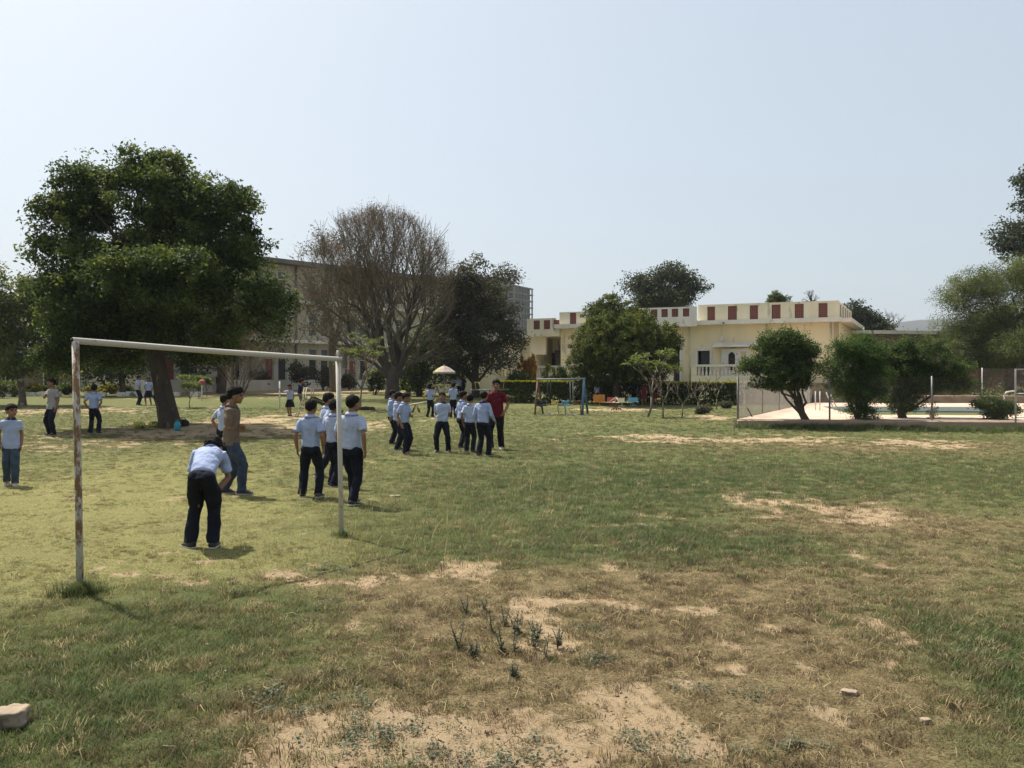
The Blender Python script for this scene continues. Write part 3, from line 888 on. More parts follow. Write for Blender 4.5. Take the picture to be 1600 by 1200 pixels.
# ================================================================ vegetation
BARK_DARK = pm('dark_bark', (.075, .055, .038), (.045, .034, .025), scale=5, rough=.95, bump=.6, bscale=14, stretch=(1, 1, .3), spots=((.14, .11, .08), 7, .62))
BARK_GREY = pm('grey_bark', (.13, .105, .08), (.075, .06, .047), scale=6, rough=.95, bump=.5, bscale=16, stretch=(1, 1, .3))
BARK_TAN = pm('tan_bark', (.26, .20, .13), (.17, .13, .085), scale=6, rough=.9, bump=.4, bscale=20, stretch=(1, 1, .4))
BARK_PALE = pm('flaking_pale_bark', (.17, .14, .105), (.085, .07, .053), scale=5, rough=.95, bump=.5, bscale=14, spots=((.40, .37, .32), 2.6, .56))
BARK_PLUM = pm('plumeria_bark', (.20, .16, .115), (.12, .095, .07), scale=6, rough=.85, bump=.3, bscale=24)
BARK_TWIG = pm('dry_twig_bark', (.165, .135, .092), (.11, .09, .06), scale=5, rough=.95)

LEAF_BIG = leaf_mat('dark_broad_leaf', (.024, .040, .015), (.052, .080, .024), (.135, .155, .038), .38)
LEAF_MID = leaf_mat('mid_green_leaf', (.036, .054, .019), (.075, .10, .030), (.17, .185, .05), .35)
LEAF_ROUND = leaf_mat('round_tree_leaf', (.030, .044, .012), (.070, .092, .022), (.16, .165, .038), .32)
LEAF_OLIVE = leaf_mat('olive_brown_leaf', (.045, .044, .028), (.075, .075, .042), (.13, .125, .065), .30)
LEAF_DRY = leaf_mat('dry_pod_leaf', (.085, .060, .038), (.12, .085, .050), (.17, .125, .07), .30)
LEAF_MESQ = leaf_mat('feathery_leaf', (.062, .082, .032), (.108, .135, .052), (.18, .20, .085), .45)
LEAF_SHRUB = leaf_mat('shrub_leaf', (.026, .044, .017), (.054, .086, .028), (.14, .17, .052), .36)
LEAF_SHRUB2 = leaf_mat('bright_shrub_leaf', (.024, .046, .015), (.052, .094, .026), (.115, .17, .048), .36)
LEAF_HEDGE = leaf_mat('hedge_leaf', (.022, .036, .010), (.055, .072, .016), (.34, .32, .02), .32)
LEAF_PLUM = leaf_mat('plumeria_leaf', (.040, .058, .018), (.078, .105, .030), (.14, .165, .060), .35)
LEAF_YEL = leaf_mat('yellow_green_leaf', (.09, .095, .020), (.165, .165, .032), (.26, .235, .045), .40)
LEAF_FAR = leaf_mat('far_tree_leaf', (.028, .036, .020), (.050, .060, .030), (.09, .095, .045), .3)
LEAF_WEED = leaf_mat('grey_weed_leaf', (.045, .050, .030), (.075, .082, .048), (.12, .128, .08), .25)
LEAF_ORANGE = leaf_mat('orange_leaf', (.16, .09, .02), (.36, .15, .025), (.34, .26, .05), .35)
PETAL_PINK = leaf_mat('pink_bract', (.42, .05, .11), (.55, .08, .17), (.65, .15, .25), .35)

def leaf_quads(C, Nrm, size, aspect, rng, fold=True):
    """rhombus leaves at centres C facing Nrm; returns verts (4n,3), faces (n,4)"""
    n = len(C)
    Nrm = Nrm / (np.linalg.norm(Nrm, axis=1, keepdims=True) + 1e-9)
    r = rng.normal(size=(n, 3))
    U = r - Nrm * np.sum(r * Nrm, 1, keepdims=True); U /= (np.linalg.norm(U, axis=1, keepdims=True) + 1e-9)
    W = np.cross(Nrm, U)
    s = (size * rng.uniform(.65, 1.35, n))[:, None]
    V = np.empty((n, 4, 3))
    V[:, 0] = C - U * s * .5
    V[:, 1] = C + W * s * .5 * aspect + Nrm * s * .08
    V[:, 2] = C + U * s * .5 - Nrm * s * .06
    V[:, 3] = C - W * s * .5 * aspect + Nrm * s * .08
    F = np.arange(4 * n).reshape(n, 4)
    return V.reshape(-1, 3), F

def crown(parent, blobs, clusters, per, cr, leaf, mat, seed=0, up=.5, gap=.30, aspect=.5, shell=.35, name='crown', flat=1.0, tbias=0.0, bough=None):
    """foliage: leaf clusters spread through ellipsoid blobs (local coordinates), with gaps"""
    rng = np.random.RandomState(seed)
    B = np.array(blobs, dtype=float)
    bt = None
    if bough:          # foliage gathers on boughs with gaps between them
        nb_, br = bough[:2]
        B[:, 3:6] = np.maximum(B[:, 3:6] - br * np.array([.62, .62, .62 if len(bough) < 3 else 1.0]), B[:, 3:6] * .3)
        w0 = (B[:, 3] * B[:, 4] * B[:, 5]) ** .67; w0 /= w0.sum()
        k = rng.choice(len(B), nb_, p=w0)
        d = rng.normal(size=(nb_, 3)); d /= np.linalg.norm(d, axis=1, keepdims=True)
        P = B[k, :3] + d * B[k, 3:6] * (shell + (1.0 - shell) * rng.uniform(0, 1, nb_) ** .5)[:, None]
        rr = br * rng.uniform(.6, 1.35, nb_)
        B = np.stack([P[:, 0], P[:, 1], P[:, 2], rr, rr, rr * (bough[2] if len(bough) > 2 else .68)], 1)
        bt = rng.uniform(-.22, .22, nb_)
        shell = .55
    wts = (B[:, 3] * B[:, 4] * B[:, 5]) ** .72; wts /= wts.sum()
    need, acc = clusters, []
    out = []
    while need > 0:
        n = need * 2
        k = rng.choice(len(B), n, p=wts)
        d = rng.normal(size=(n, 3)); d /= np.linalg.norm(d, axis=1, keepdims=True)
        r = shell + (1.04 - shell) * rng.uniform(0, 1, n) ** .55
        P = B[k, :3] + d * B[k, 3:6] * r[:, None]
        g = fbm(P * (1.1 / max(cr, .05)) * .42 + seed * 7.7, seed + 2, 2)
        ok = g > gap
        if bt is not None: ok &= (d[:, 2] > -.75)
        out.append(np.concatenate([P[ok], d[ok], (bt[k][ok] if bt is not None else np.zeros(int(ok.sum())))[:, None]], 1)); need -= int(ok.sum())
    CC = np.concatenate(out)[:clusters]
    C0, D0 = CC[:, :3], CC[:, 3:6]
    tint_c = rng.uniform(0, 1, clusters) * .55 + .25 * fbm(C0 * .8 + 3, seed + 5, 2) + CC[:, 6]
    idx = np.repeat(np.arange(clusters), per)
    off = rng.normal(size=(len(idx), 3)) * cr * .55; off[:, 2] *= .75 * flat
    C = C0[idx] + off
    N = rng.normal(size=(len(idx), 3)) * .75 + D0[idx] * .35 + np.array([0, 0, up])
    V, F = leaf_quads(C, N, leaf, aspect, rng)
    tint = np.clip(np.repeat(np.clip(tint_c[idx] + rng.normal(size=len(idx)) * .16 + tbias, 0, 1), 4), 0, 1)
    o = link_mesh(name, fast_mesh(name, V, F, tint), mat, parent)
    return o, C0

def limb_path(a, b, rng, sag=.12, n=7, wob=.06):
    a = Vector(a); b = Vector(b); L = (b - a).length
    pts = []
    for i in range(n):
        t = i / (n - 1)
        p = a.lerp(b, t) + Vector((0, 0, 1)) * L * sag * math.sin(math.pi * t)
        if 0 < i < n - 1: p += Vector(rng.normal(size=3)) * L * wob
        pts.append(p)
    return pts

def wood(parent, trunk_pts, trunk_r, targets, twigs, mat, seed=0, r0=.5, name='trunk', fork=None, sides=8, sag=.1, thin=.012):
    rng = np.random.RandomState(seed)
    mb = MB()
    mb.tube(trunk_pts, trunk_r, 12)
    ends = []
    base = fork or [len(trunk_pts) - 1]
    for i, tg in enumerate(targets):
        k = min(base[i % len(base)], len(trunk_pts) - 1)
        a = Vector(trunk_pts[k]); L = (Vector(tg) - a).length
        ra = trunk_r[k] * r0 * (.7 + .5 * rng.rand())
        p = limb_path(a, tg, rng, sag)
        rr = [max(thin, ra * (1 - .82 * j / (len(p) - 1))) for j in range(len(p))]
        mb.tube(p, rr, sides); ends.append((p, rr))
    if twigs is not None and ends:
        allp = np.array([tuple(q) for p, _ in ends for q in p[2:]]); allr = np.array([r for _, rr in ends for r in rr[2:]])
        for tw in twigs:
            k = int(np.argmin(np.sum((allp - np.array(tw)) ** 2, 1)))
            p = limb_path(allp[k], tw, rng, .05, 4, .07)
            r = min(allr[k] * .6, .05)
            mb.tube(p, [max(thin, r * (1 - .75 * j / 3)) for j in range(4)], 5, caps=False)
    return mb.build(name, mat, parent)

def pblobs(base, d, lst, deep=.85):
    out = []
    for q in lst:
        px, py, rx, ry = q[:4]; off = q[4] if len(q) > 4 else 0
        c = at(px, py, d + off) - Vector(base); k = (d + off) / FPX
        out.append((c.x, c.y, c.z, rx * k, (q[5] if len(q) > 5 else deep * max(rx, ry)) * (k if len(q) <= 5 else 1), ry * k))
    return out

def tree_at(name, label, cat, px, py=None, d=None, group=None):
    if d is None: x, y = ground_at(px, py)
    else: x, y = (px - 800) / FPX * d, d
    b = (x, y, tz(x, y))
    return thing(name, label, cat, b, 0, group), b

def ptrunk(base, d, pts):
    """trunk polyline given as (px, py, half-width px)"""
    P = [at(px, py, d) - Vector(base) for px, py, _ in pts]
    return P, [w * d / FPX for _, _, w in pts]

# ---------------------------------------------------------------- the big shade tree
def big_tree():
    t, b = tree_at('shade_tree', 'huge dark leafy shade tree with a thick leaning trunk, yellow balls at its foot', 'tree', 262, 668)
    d = b[1]
    P, R = ptrunk(b, d, [(266, 676, 21), (264, 655, 16.5), (257, 620, 14), (250, 585, 13), (243, 552, 12.5), (240, 520, 12), (238, 490, 11)])
    P[0].z -= .15
    bl = pblobs(b, d, [(195, 266, 62, 34), (268, 284, 76, 48), (138, 292, 62, 44), (105, 335, 56, 48), (88, 388, 48, 42), (180, 340, 95, 70), (275, 355, 85, 65),
                       (338, 330, 64, 52), (374, 390, 48, 52), (190, 440, 120, 75), (115, 450, 60, 52), (330, 440, 85, 60), (404, 470, 54, 60), (290, 505, 90, 40),
                       (125, 520, 70, 42), (410, 520, 26, 26), (190, 525, 80, 40), (345, 530, 46, 34, -1.0), (150, 555, 60, 32, .5), (110, 560, 40, 30, -1), (320, 550, 40, 26, 1), (215, 560, 60, 24, 2), (430, 500, 22, 30, -.5), (230, 230, 25, 14), (150, 250, 20, 14),
                       (385, 350, 16, 24), (110, 500, 50, 36, -1.5), (240, 440, 110, 70, -2.5), (240, 420, 110, 70, 2.5)])
    o, C0 = crown(t, bl, 3900, 40, .27, .135, LEAF_BIG, 11, up=.5, gap=.39, shell=.5, bough=(340, .52, .85))
    crown(t, [(q[0], q[1], q[2], q[3] * 1.04, q[4] * 1.04, q[5] * 1.06) for q in bl[:18]], 260, 24, .24, .13, LEAF_BIG, 19, up=.3, gap=.40, shell=.97, name='outer_leaves', tbias=.15)
    rng = np.random.RandomState(1)
    tg = [Vector(q[:3]) for q in bl[:18]]
    wood(t, P, R, tg, C0[rng.choice(len(C0), 220, False)], BARK_DARK, 5, .55, fork=[6, 5, 4], sag=.05)
    # pale fallen note pinned at the foot of the trunk
    return t
big_tree()

# ---------------------------------------------------------------- second shade tree with a flaking trunk, at the frame's side
def side_tree():
    t, b = tree_at('flaky_bark_tree', 'leafy yellow-green tree with a pale flaking trunk, beside the huge shade tree', 'tree', 35, 633)
    d = b[1]
    P, R = ptrunk(b, d, [(35, 637, 7), (35, 620, 5), (33, 600, 5), (30, 575, 5), (26, 545, 5)])
    bl = pblobs(b, d, [(10, 450, 60, 45), (60, 460, 42, 42), (20, 510, 80, 50), (85, 520, 40, 40), (20, 560, 70, 34), (75, 565, 42, 30), (-60, 500, 70, 70), (100, 480, 30, 40), (120, 560, 34, 26, -2)])
    o, C0 = crown(t, bl, 1100, 30, .36, .17, LEAF_MID, 12, gap=.30, shell=.4, tbias=.08, bough=(110, .75))
    rng = np.random.RandomState(2)
    wood(t, P, R, [Vector(q[:3]) for q in bl], C0[rng.choice(len(C0), 60, False)], BARK_PALE, 6, .6, fork=[4, 3])
    # trees standing behind, seen through the gaps
    for k, (px, py, dd, lab, bls, mat, tb) in enumerate((
        (190, None, 58, 'dark dense garden tree behind the huge shade tree', [(190, 540, 70, 50), (150, 500, 60, 60), (230, 520, 50, 50), (120, 560, 50, 30), (185, 580, 40, 20)], LEAF_BIG, -.05),
        (-30, None, 60, 'yellowish garden tree at the end of the long shed', [(-20, 520, 60, 60), (8, 560, 30, 24), (-60, 480, 60, 60), (5, 535, 26, 26)], LEAF_YEL, 0),
        (345, None, 62, 'drooping leafy tree hanging in front of the school block, beside the huge shade tree', [(345, 480, 60, 50), (400, 455, 38, 42), (425, 500, 26, 44), (360, 540, 40, 40), (300, 560, 30, 30)], LEAF_BIG, .05))):
        t2, b2 = tree_at('garden_tree', lab, 'tree', px, None, dd, 'garden trees behind the shade tree')
        bl2 = pblobs(b2, dd, bls)
        o, C0 = crown(t2, bl2, 520, 24, .62, .24, mat, 30 + k, gap=.36, tbias=tb)
        x0 = px
        P2, R2 = ptrunk(b2, dd, [(x0, 640, 6), (x0 + 2, 610, 5), (x0 - 1, 580, 4.5), (x0 + 2, 545, 4)])
        wood(t2, P2, R2, [Vector(q[:3]) for q in bl2], C0[::14], BARK_GREY, 40 + k, .55, fork=[3, 2])
side_tree()

# ---------------------------------------------------------------- leafless tree in the middle
def branching(mb, p, dirv, L, r, depth, rng, ends, spread=.55, upw=.25, sides=6, curve=.12, limit=None):
    if limit is not None and depth < 3 and not limit(p): return
    n = 4 if depth > 1 else 3
    pts, d = [Vector(p)], Vector(dirv).normalized()
    for i in range(n):
        d = (d + Vector(rng.normal(size=3)) * curve + Vector((0, 0, upw * .22))).normalized()
        pts.append(pts[-1] + d * L / n)
    r1 = r * .62
    mb.tube(pts, [r + (r1 - r) * i / n for i in range(n + 1)], sides if depth > 2 else (5 if depth > 1 else 3), caps=False)
    if depth == 0:
        ends.append(pts[-1]); return
    k = rng.randint(2, 4) if depth > 1 else rng.randint(3, 6)
    for j in range(k):
        f = 1.0 if j < 2 else rng.uniform(.35, .9)
        q = pts[0].lerp(pts[-1], f) if f < 1 else pts[-1]
        ax = Vector(rng.normal(size=3)); ax = (ax - d * ax.dot(d)).normalized()
        nd_ = (d + ax * spread * rng.uniform(.5, 1.25) + Vector((0, 0, upw * .4))).normalized()
        branching(mb, q, nd_, L * rng.uniform(.62, .86), max(r1 * rng.uniform(.6, .85), .0105), depth - 1, rng, ends, spread, upw, sides, curve, limit)

def bare_tree():
    t, b = tree_at('bare_tree', 'large leafless brown tree with a dense fan of bare twigs before the school', 'tree', 612, 623)
    d = b[1]; k = d / FPX
    rng = np.random.RandomState(8)
    mb = MB(); tw = MB(); ends = []
    P, R = ptrunk(b, d, [(614, 630, 14), (613, 612, 11.5), (614, 590, 9.5), (616, 572, 7.5)])
    P[0].z -= .1
    mb.tube(P, R, 12)
    limbs = [((608, 585), (545, 475), 6.5), ((608, 588), (575, 440), 7.0), ((618, 572), (612, 440), 8), ((622, 575), (655, 440), 7.5), ((622, 585), (676, 490), 6.5), ((612, 590), (490, 470), 5.5), ((620, 585), (660, 430), 5.5),
             ((606, 590), (510, 520), 5.5), ((610, 578), (590, 430), 6), ((625, 590), (672, 545), 5), ((620, 576), (640, 430), 6), ((612, 576), (540, 440), 5.5)]
    def inside(q):
        x = 800 + (q.x + b[0]) / (q.y + b[1]) * FPX; y = HORIZON - (q.z + b[2] - EYE) / (q.y + b[1]) * FPX
        return ((x - 592) / 116) ** 2 + ((y - 466) / 132) ** 2 < 1.0 or (y > 460 and y < 560 and abs(x - 595) < 112)
    for (a, e, w), dy in zip(limbs, (-.5, 1.2, -1.4, .8, -.3, .5, -.6, .8, -2.0, 1.5, 2.2, -1.8)):
        p0 = at(a[0], a[1], d) - Vector(b); p1 = at(e[0], e[1], d) - Vector(b) + Vector((0, dy, 0))
        pts = limb_path(p0, p1, rng, .10, 6, .035)
        rr = [w * .62 * k * (1 - .6 * i / 5) for i in range(6)]
        mb.tube(pts, rr, 8, caps=False)
        for i in range(1, 6):
            dirv = (pts[i] - pts[i - 1]).normalized()
            for j in range(2 if i < 5 else 4):
                ax = Vector(rng.normal(size=3)); ax = (ax - dirv * ax.dot(dirv)).normalized()
                nd_ = (dirv + ax * (.8 if i < 5 else .45) + Vector((0, 0, .3))).normalized()
                branching(tw, pts[i], nd_, 2.0 * rng.uniform(.8, 1.15), rr[i] * .62, 4, rng, ends, .55, .35, 6, .13, inside)
    mb.build('trunk', pm('dusky_bark', (.085, .068, .05), (.055, .044, .034), scale=6, rough=.95, bump=.5, bscale=16, stretch=(1, 1, .3)), t)
    tw.build('twigs', BARK_TWIG, t)
    E = np.array([tuple(e) for e in ends])
    sel = E[rng.choice(len(E), min(len(E), 3000), False)]
    # a few dry pods and old leaves left on the twigs
    idx = np.repeat(np.arange(len(sel)), 6)
    C = sel[idx] + rng.normal(size=(len(idx), 3)) * .16
    V, F = leaf_quads(C, rng.normal(size=C.shape), .10, .35, rng)
    link_mesh('dry_leaves', fast_mesh('dry_leaves', V, F, np.repeat(rng.uniform(0, 1, len(C)), 4)), LEAF_DRY, t)
    print('bare tree twigs', len(ends), 'faces', len(mb.f))
bare_tree()

def pods_tree():
    """half-bare tree at the back with tan seed clusters at the top of its crown"""
    d = 66.0
    t, b = tree_at('half_bare_tree', 'half-bare tree with sparse tan leaf tufts, close to the school block wall', 'tree', 520, None, d)
    bl = pblobs(b, d, [(505, 380, 38, 26), (530, 400, 40, 34), (490, 450, 30, 40), (520, 500, 60, 46), (470, 400, 14, 14), (560, 470, 50, 50), (455, 540, 36, 34), (540, 545, 50, 30)])
    o, C0 = crown(t, bl, 520, 12, .5, .17, LEAF_OLIVE, 51, gap=.46, shell=.25, tbias=.1)
    P, R = ptrunk(b, d, [(520, 625, 6), (520, 590, 5), (518, 550, 4.5), (517, 500, 4)])
    wood(t, P, R, [Vector(q[:3]) for q in bl], C0[::2], BARK_TWIG, 52, .6, fork=[3, 2], thin=.014)
pods_tree()

def dark_tree():
    d = 55.0
    t, b = tree_at('leafy_dark_tree', 'tall dark olive tree with grey-brown foliage, between bare tree and yellow house', 'tree', 744, None, d)
    bl = pblobs(b, d, [(738, 412, 26, 24), (755, 440, 48, 40), (715, 460, 40, 46), (775, 480, 40, 44), (740, 510, 66, 50), (800, 530, 26, 36), (700, 540, 44, 46), (770, 560, 54, 34), (725, 575, 46, 26), (745, 470, 46, 44, 1.5), (812, 505, 14, 12), (690, 495, 22, 30)])
    o, C0 = crown(t, bl, 1250, 24, .40, .18, LEAF_OLIVE, 61, gap=.34, shell=.35, tbias=-.05, bough=(170, .75))
    P, R = ptrunk(b, d, [(744, 622, 7), (743, 600, 6), (742, 570, 5.5), (741, 530, 5)])
    wood(t, P, R, [Vector(q[:3]) for q in bl], C0[::6], BARK_DARK, 62, .55, fork=[3, 2, 1], sag=.04)
    d2 = 57.5
    t, b = tree_at('dense_shrub_tree', 'bushy green tree in the shade behind the trunk of the bare tree', 'tree', 655, None, d2)
    bl = pblobs(b, d2, [(655, 560, 40, 30), (680, 585, 36, 20), (635, 590, 30, 20), (700, 560, 30, 30), (660, 530, 30, 26)])
    o, C0 = crown(t, bl, 360, 24, .5, .2, LEAF_MID, 63, gap=.36, tbias=-.05)
    P, R = ptrunk(b, d2, [(655, 622, 5), (655, 600, 4), (656, 570, 3)])
    wood(t, P, R, [Vector(q[:3]) for q in bl], C0[::10], BARK_DARK, 64, .6)
dark_tree()

# ---------------------------------------------------------------- round tree by the yellow house
def round_tree():
    t, b = tree_at('round_tree', 'dense rounded green tree shading seated children in front of the yellow house', 'tree', 962, 632)
    d = b[1]
    P, R = ptrunk(b, d, [(963, 636, 7), (963, 620, 6), (962, 600, 6), (962, 575, 6), (960, 550, 5)])
    bl = pblobs(b, d, [(956, 480, 28, 22), (945, 505, 40, 30), (985, 515, 40, 30), (930, 535, 40, 32), (1010, 530, 40, 28), (965, 550, 68, 42), (912, 565, 24, 26), (1035, 535, 30, 26), (1000, 565, 58, 26), (998, 498, 26, 20), (1040, 525, 26, 22), (930, 490, 20, 18),
                       (940, 578, 46, 20), (908, 588, 16, 12), (1048, 545, 10, 12), (1000, 588, 40, 12), (938, 595, 22, 9), (965, 530, 56, 44, 1.3), (965, 530, 60, 44, -1.3)])
    o, C0 = crown(t, bl, 3000, 34, .17, .115, LEAF_ROUND, 71, gap=.30, shell=.55)
    wood(t, P, R, [Vector(q[:3]) for q in bl], C0[::14], BARK_DARK, 72, .55, fork=[4, 3])
round_tree()

# ---------------------------------------------------------------- trees behind the house
def back_trees():
    specs = [
        ('tall grey-green tree rising behind the roof of the yellow house', 1040, 85, [(1010, 450, 34, 24), (1040, 430, 40, 24), (1075, 450, 34, 22), (1030, 470, 60, 24), (1095, 466, 20, 12), (985, 440, 14, 10)], LEAF_FAR, 620, 24, .75, .26, .38, 0),
        ('pale green sapling top above the parapet of the yellow house', 1215, 72, [(1210, 462, 8, 10), (1225, 468, 12, 8), (1208, 472, 10, 8)], LEAF_PLUM, 90, 18, .3, .16, .38, .0),
        ('dark spreading tree behind the end of the yellow house', 1352, 80, [(1345, 495, 26, 18), (1370, 505, 24, 14), (1335, 485, 16, 14), (1355, 515, 40, 10)], LEAF_FAR, 260, 22, .6, .24, .36, -.1),
        ('tall dark tree rising behind the feathery tree', 1625, 82, [(1615, 300, 34, 40), (1600, 372, 46, 34), (1640, 340, 50, 50), (1572, 380, 22, 16), (1640, 420, 60, 50), (1605, 330, 20, 24), (1590, 385, 34, 24)], LEAF_FAR, 620, 22, .9, .32, .36, -.18),
    ]
    for k, (lab, px, d, bls, mat, n, per, cr, lf, gap, tb) in enumerate(specs):
        t, b = tree_at('background_tree', lab, 'tree', px, None, d, 'trees behind the buildings')
        bl = pblobs(b, d, bls)
        o, C0 = crown(t, bl, int(n * 1.5), per, cr * .7, lf, mat, 80 + k, gap=gap - .06, tbias=tb, bough=(max(14, n // 6), cr * 1.5))
        top = max(q[1] for q in bls)
        P, R = ptrunk(b, d, [(px, 610, 6), (px + 1, 580, 5), (px - 1, 540, 4.5), (px, top - 4, 4)])
        wood(t, P, R, [Vector(q[:3]) for q in bl], C0[::12], BARK_GREY, 90 + k, .55, fork=[3, 2])
    for k, (lab, px, py, d, w) in enumerate((('small leafless tree behind the low annex roof', 1384, 520, 88, 34), ('faint leafless tree top above the parapet of the yellow house', 1268, 472, 92, 17))):
        t, b = tree_at('leafless_tree', lab, 'tree', px, None, d, 'leafless trees behind the house')
        rng = np.random.RandomState(100 + k); mb = MB(); ends = []
        base = at(px, py, d) - Vector(b)
        mb.tube([Vector((0, 0, -.1)), base * .5, base], [.2, .17, .14], 8)
        for j in range(7):
            a = math.pi * (j + .5) / 7
            branching(mb, base, Vector((math.cos(a) * .9, rng.normal() * .3, .35 + math.sin(a) * .8)), w * d / FPX * .42, .085, 3, rng, ends, .55, .1, 5, .16)
        mb.build('trunk', BARK_GREY, t)
back_trees()

def feather_tree():
    d = 55.0
    t, b = tree_at('feathery_tree', 'large pale green feathery tree beyond the pool fence, with a dark forked trunk', 'tree', 1578, None, d)
    bl = pblobs(b, d, [(1530, 440, 44, 30), (1580, 420, 44, 26), (1500, 470, 40, 30), (1560, 480, 70, 50), (1620, 450, 60, 60), (1490, 510, 30, 30), (1530, 530, 54, 34), (1600, 520, 60, 34), (1510, 560, 40, 22), (1640, 540, 50, 50), (1485, 455, 16, 14), (1550, 555, 40, 26), (1505, 545, 44, 36), (1545, 575, 50, 22), (1612, 570, 50, 30), (1560, 510, 60, 40, 2), (1590, 540, 50, 36, -2)])
    o, C0 = crown(t, bl, 4200, 34, .34, .115, LEAF_MESQ, 111, gap=.28, shell=.25, aspect=.34, up=.2, bough=(440, .72))
    P, R = ptrunk(b, d, [(1577, 612, 8), (1578, 585, 8), (1579, 560, 8), (1582, 535, 7), (1585, 515, 5)])
    wood(t, P, R, [Vector(q[:3]) for q in bl], C0[::16], BARK_DARK, 112, .36, fork=[4, 3])
    # scrub beyond the fence
    for k, (px, py, rx, ry, lab, mat, dd) in enumerate((
            (1525, 596, 40, 22, 'brown tangled scrub behind the pool fence, under pink flowers', LEAF_DRY, 56), (1580, 600, 40, 18, 'dry brown thicket behind the pool fence at the foot of the feathery tree', LEAF_DRY, 57),
            (1440, 600, 50, 18, 'green scrub behind the pool fence and the three big shrubs', LEAF_MID, 56), (1550, 572, 26, 16, 'bright green bush in the sun behind the pool fence', LEAF_PLUM, 60),
            (1370, 604, 36, 14, 'low dull scrub behind the pool, before the annex', LEAF_OLIVE, 56), (1640, 600, 40, 24, 'dusty scrub at the outer end of the pool fence', LEAF_OLIVE, 57))):
        t2, b2 = tree_at('scrub_bush', lab, 'bush', px, None, dd, 'scrub behind the pool fence')
        bl2 = pblobs(b2, dd, [(px - rx * .4, py, rx * .6, ry), (px + rx * .4, py + 4, rx * .6, ry * .9), (px, py - ry * .4, rx * .5, ry * .7)])
        crown(t2, bl2, 170, 24, .36, .14, mat, 120 + k, gap=.34, name='foliage')
        mb = MB(); rng = np.random.RandomState(k)
        for q in range(6):
            e = Vector(bl2[q % 3][:3]) + Vector(rng.normal(size=3)) * .3
            mb.tube(limb_path((rng.normal() * .15, rng.normal() * .15, -.05), e, rng, .05, 5), [.03, .026, .02, .015, .01], 5)
        mb.build('stem', BARK_TWIG, t2)
        if k == 0:
            rng = np.random.RandomState(5)
            c = at(1523, 580, dd - .6) - Vector(b2)
            C = np.array(c)[None] + rng.normal(size=(260, 3)) * np.array([.30, .2, .17])
            V, F = leaf_quads(C, rng.normal(size=C.shape), .11, .8, rng)
            link_mesh('flowers', fast_mesh('flowers', V, F, np.repeat(rng.uniform(0, 1, len(C)), 4)), PETAL_PINK, t2)
feather_tree()

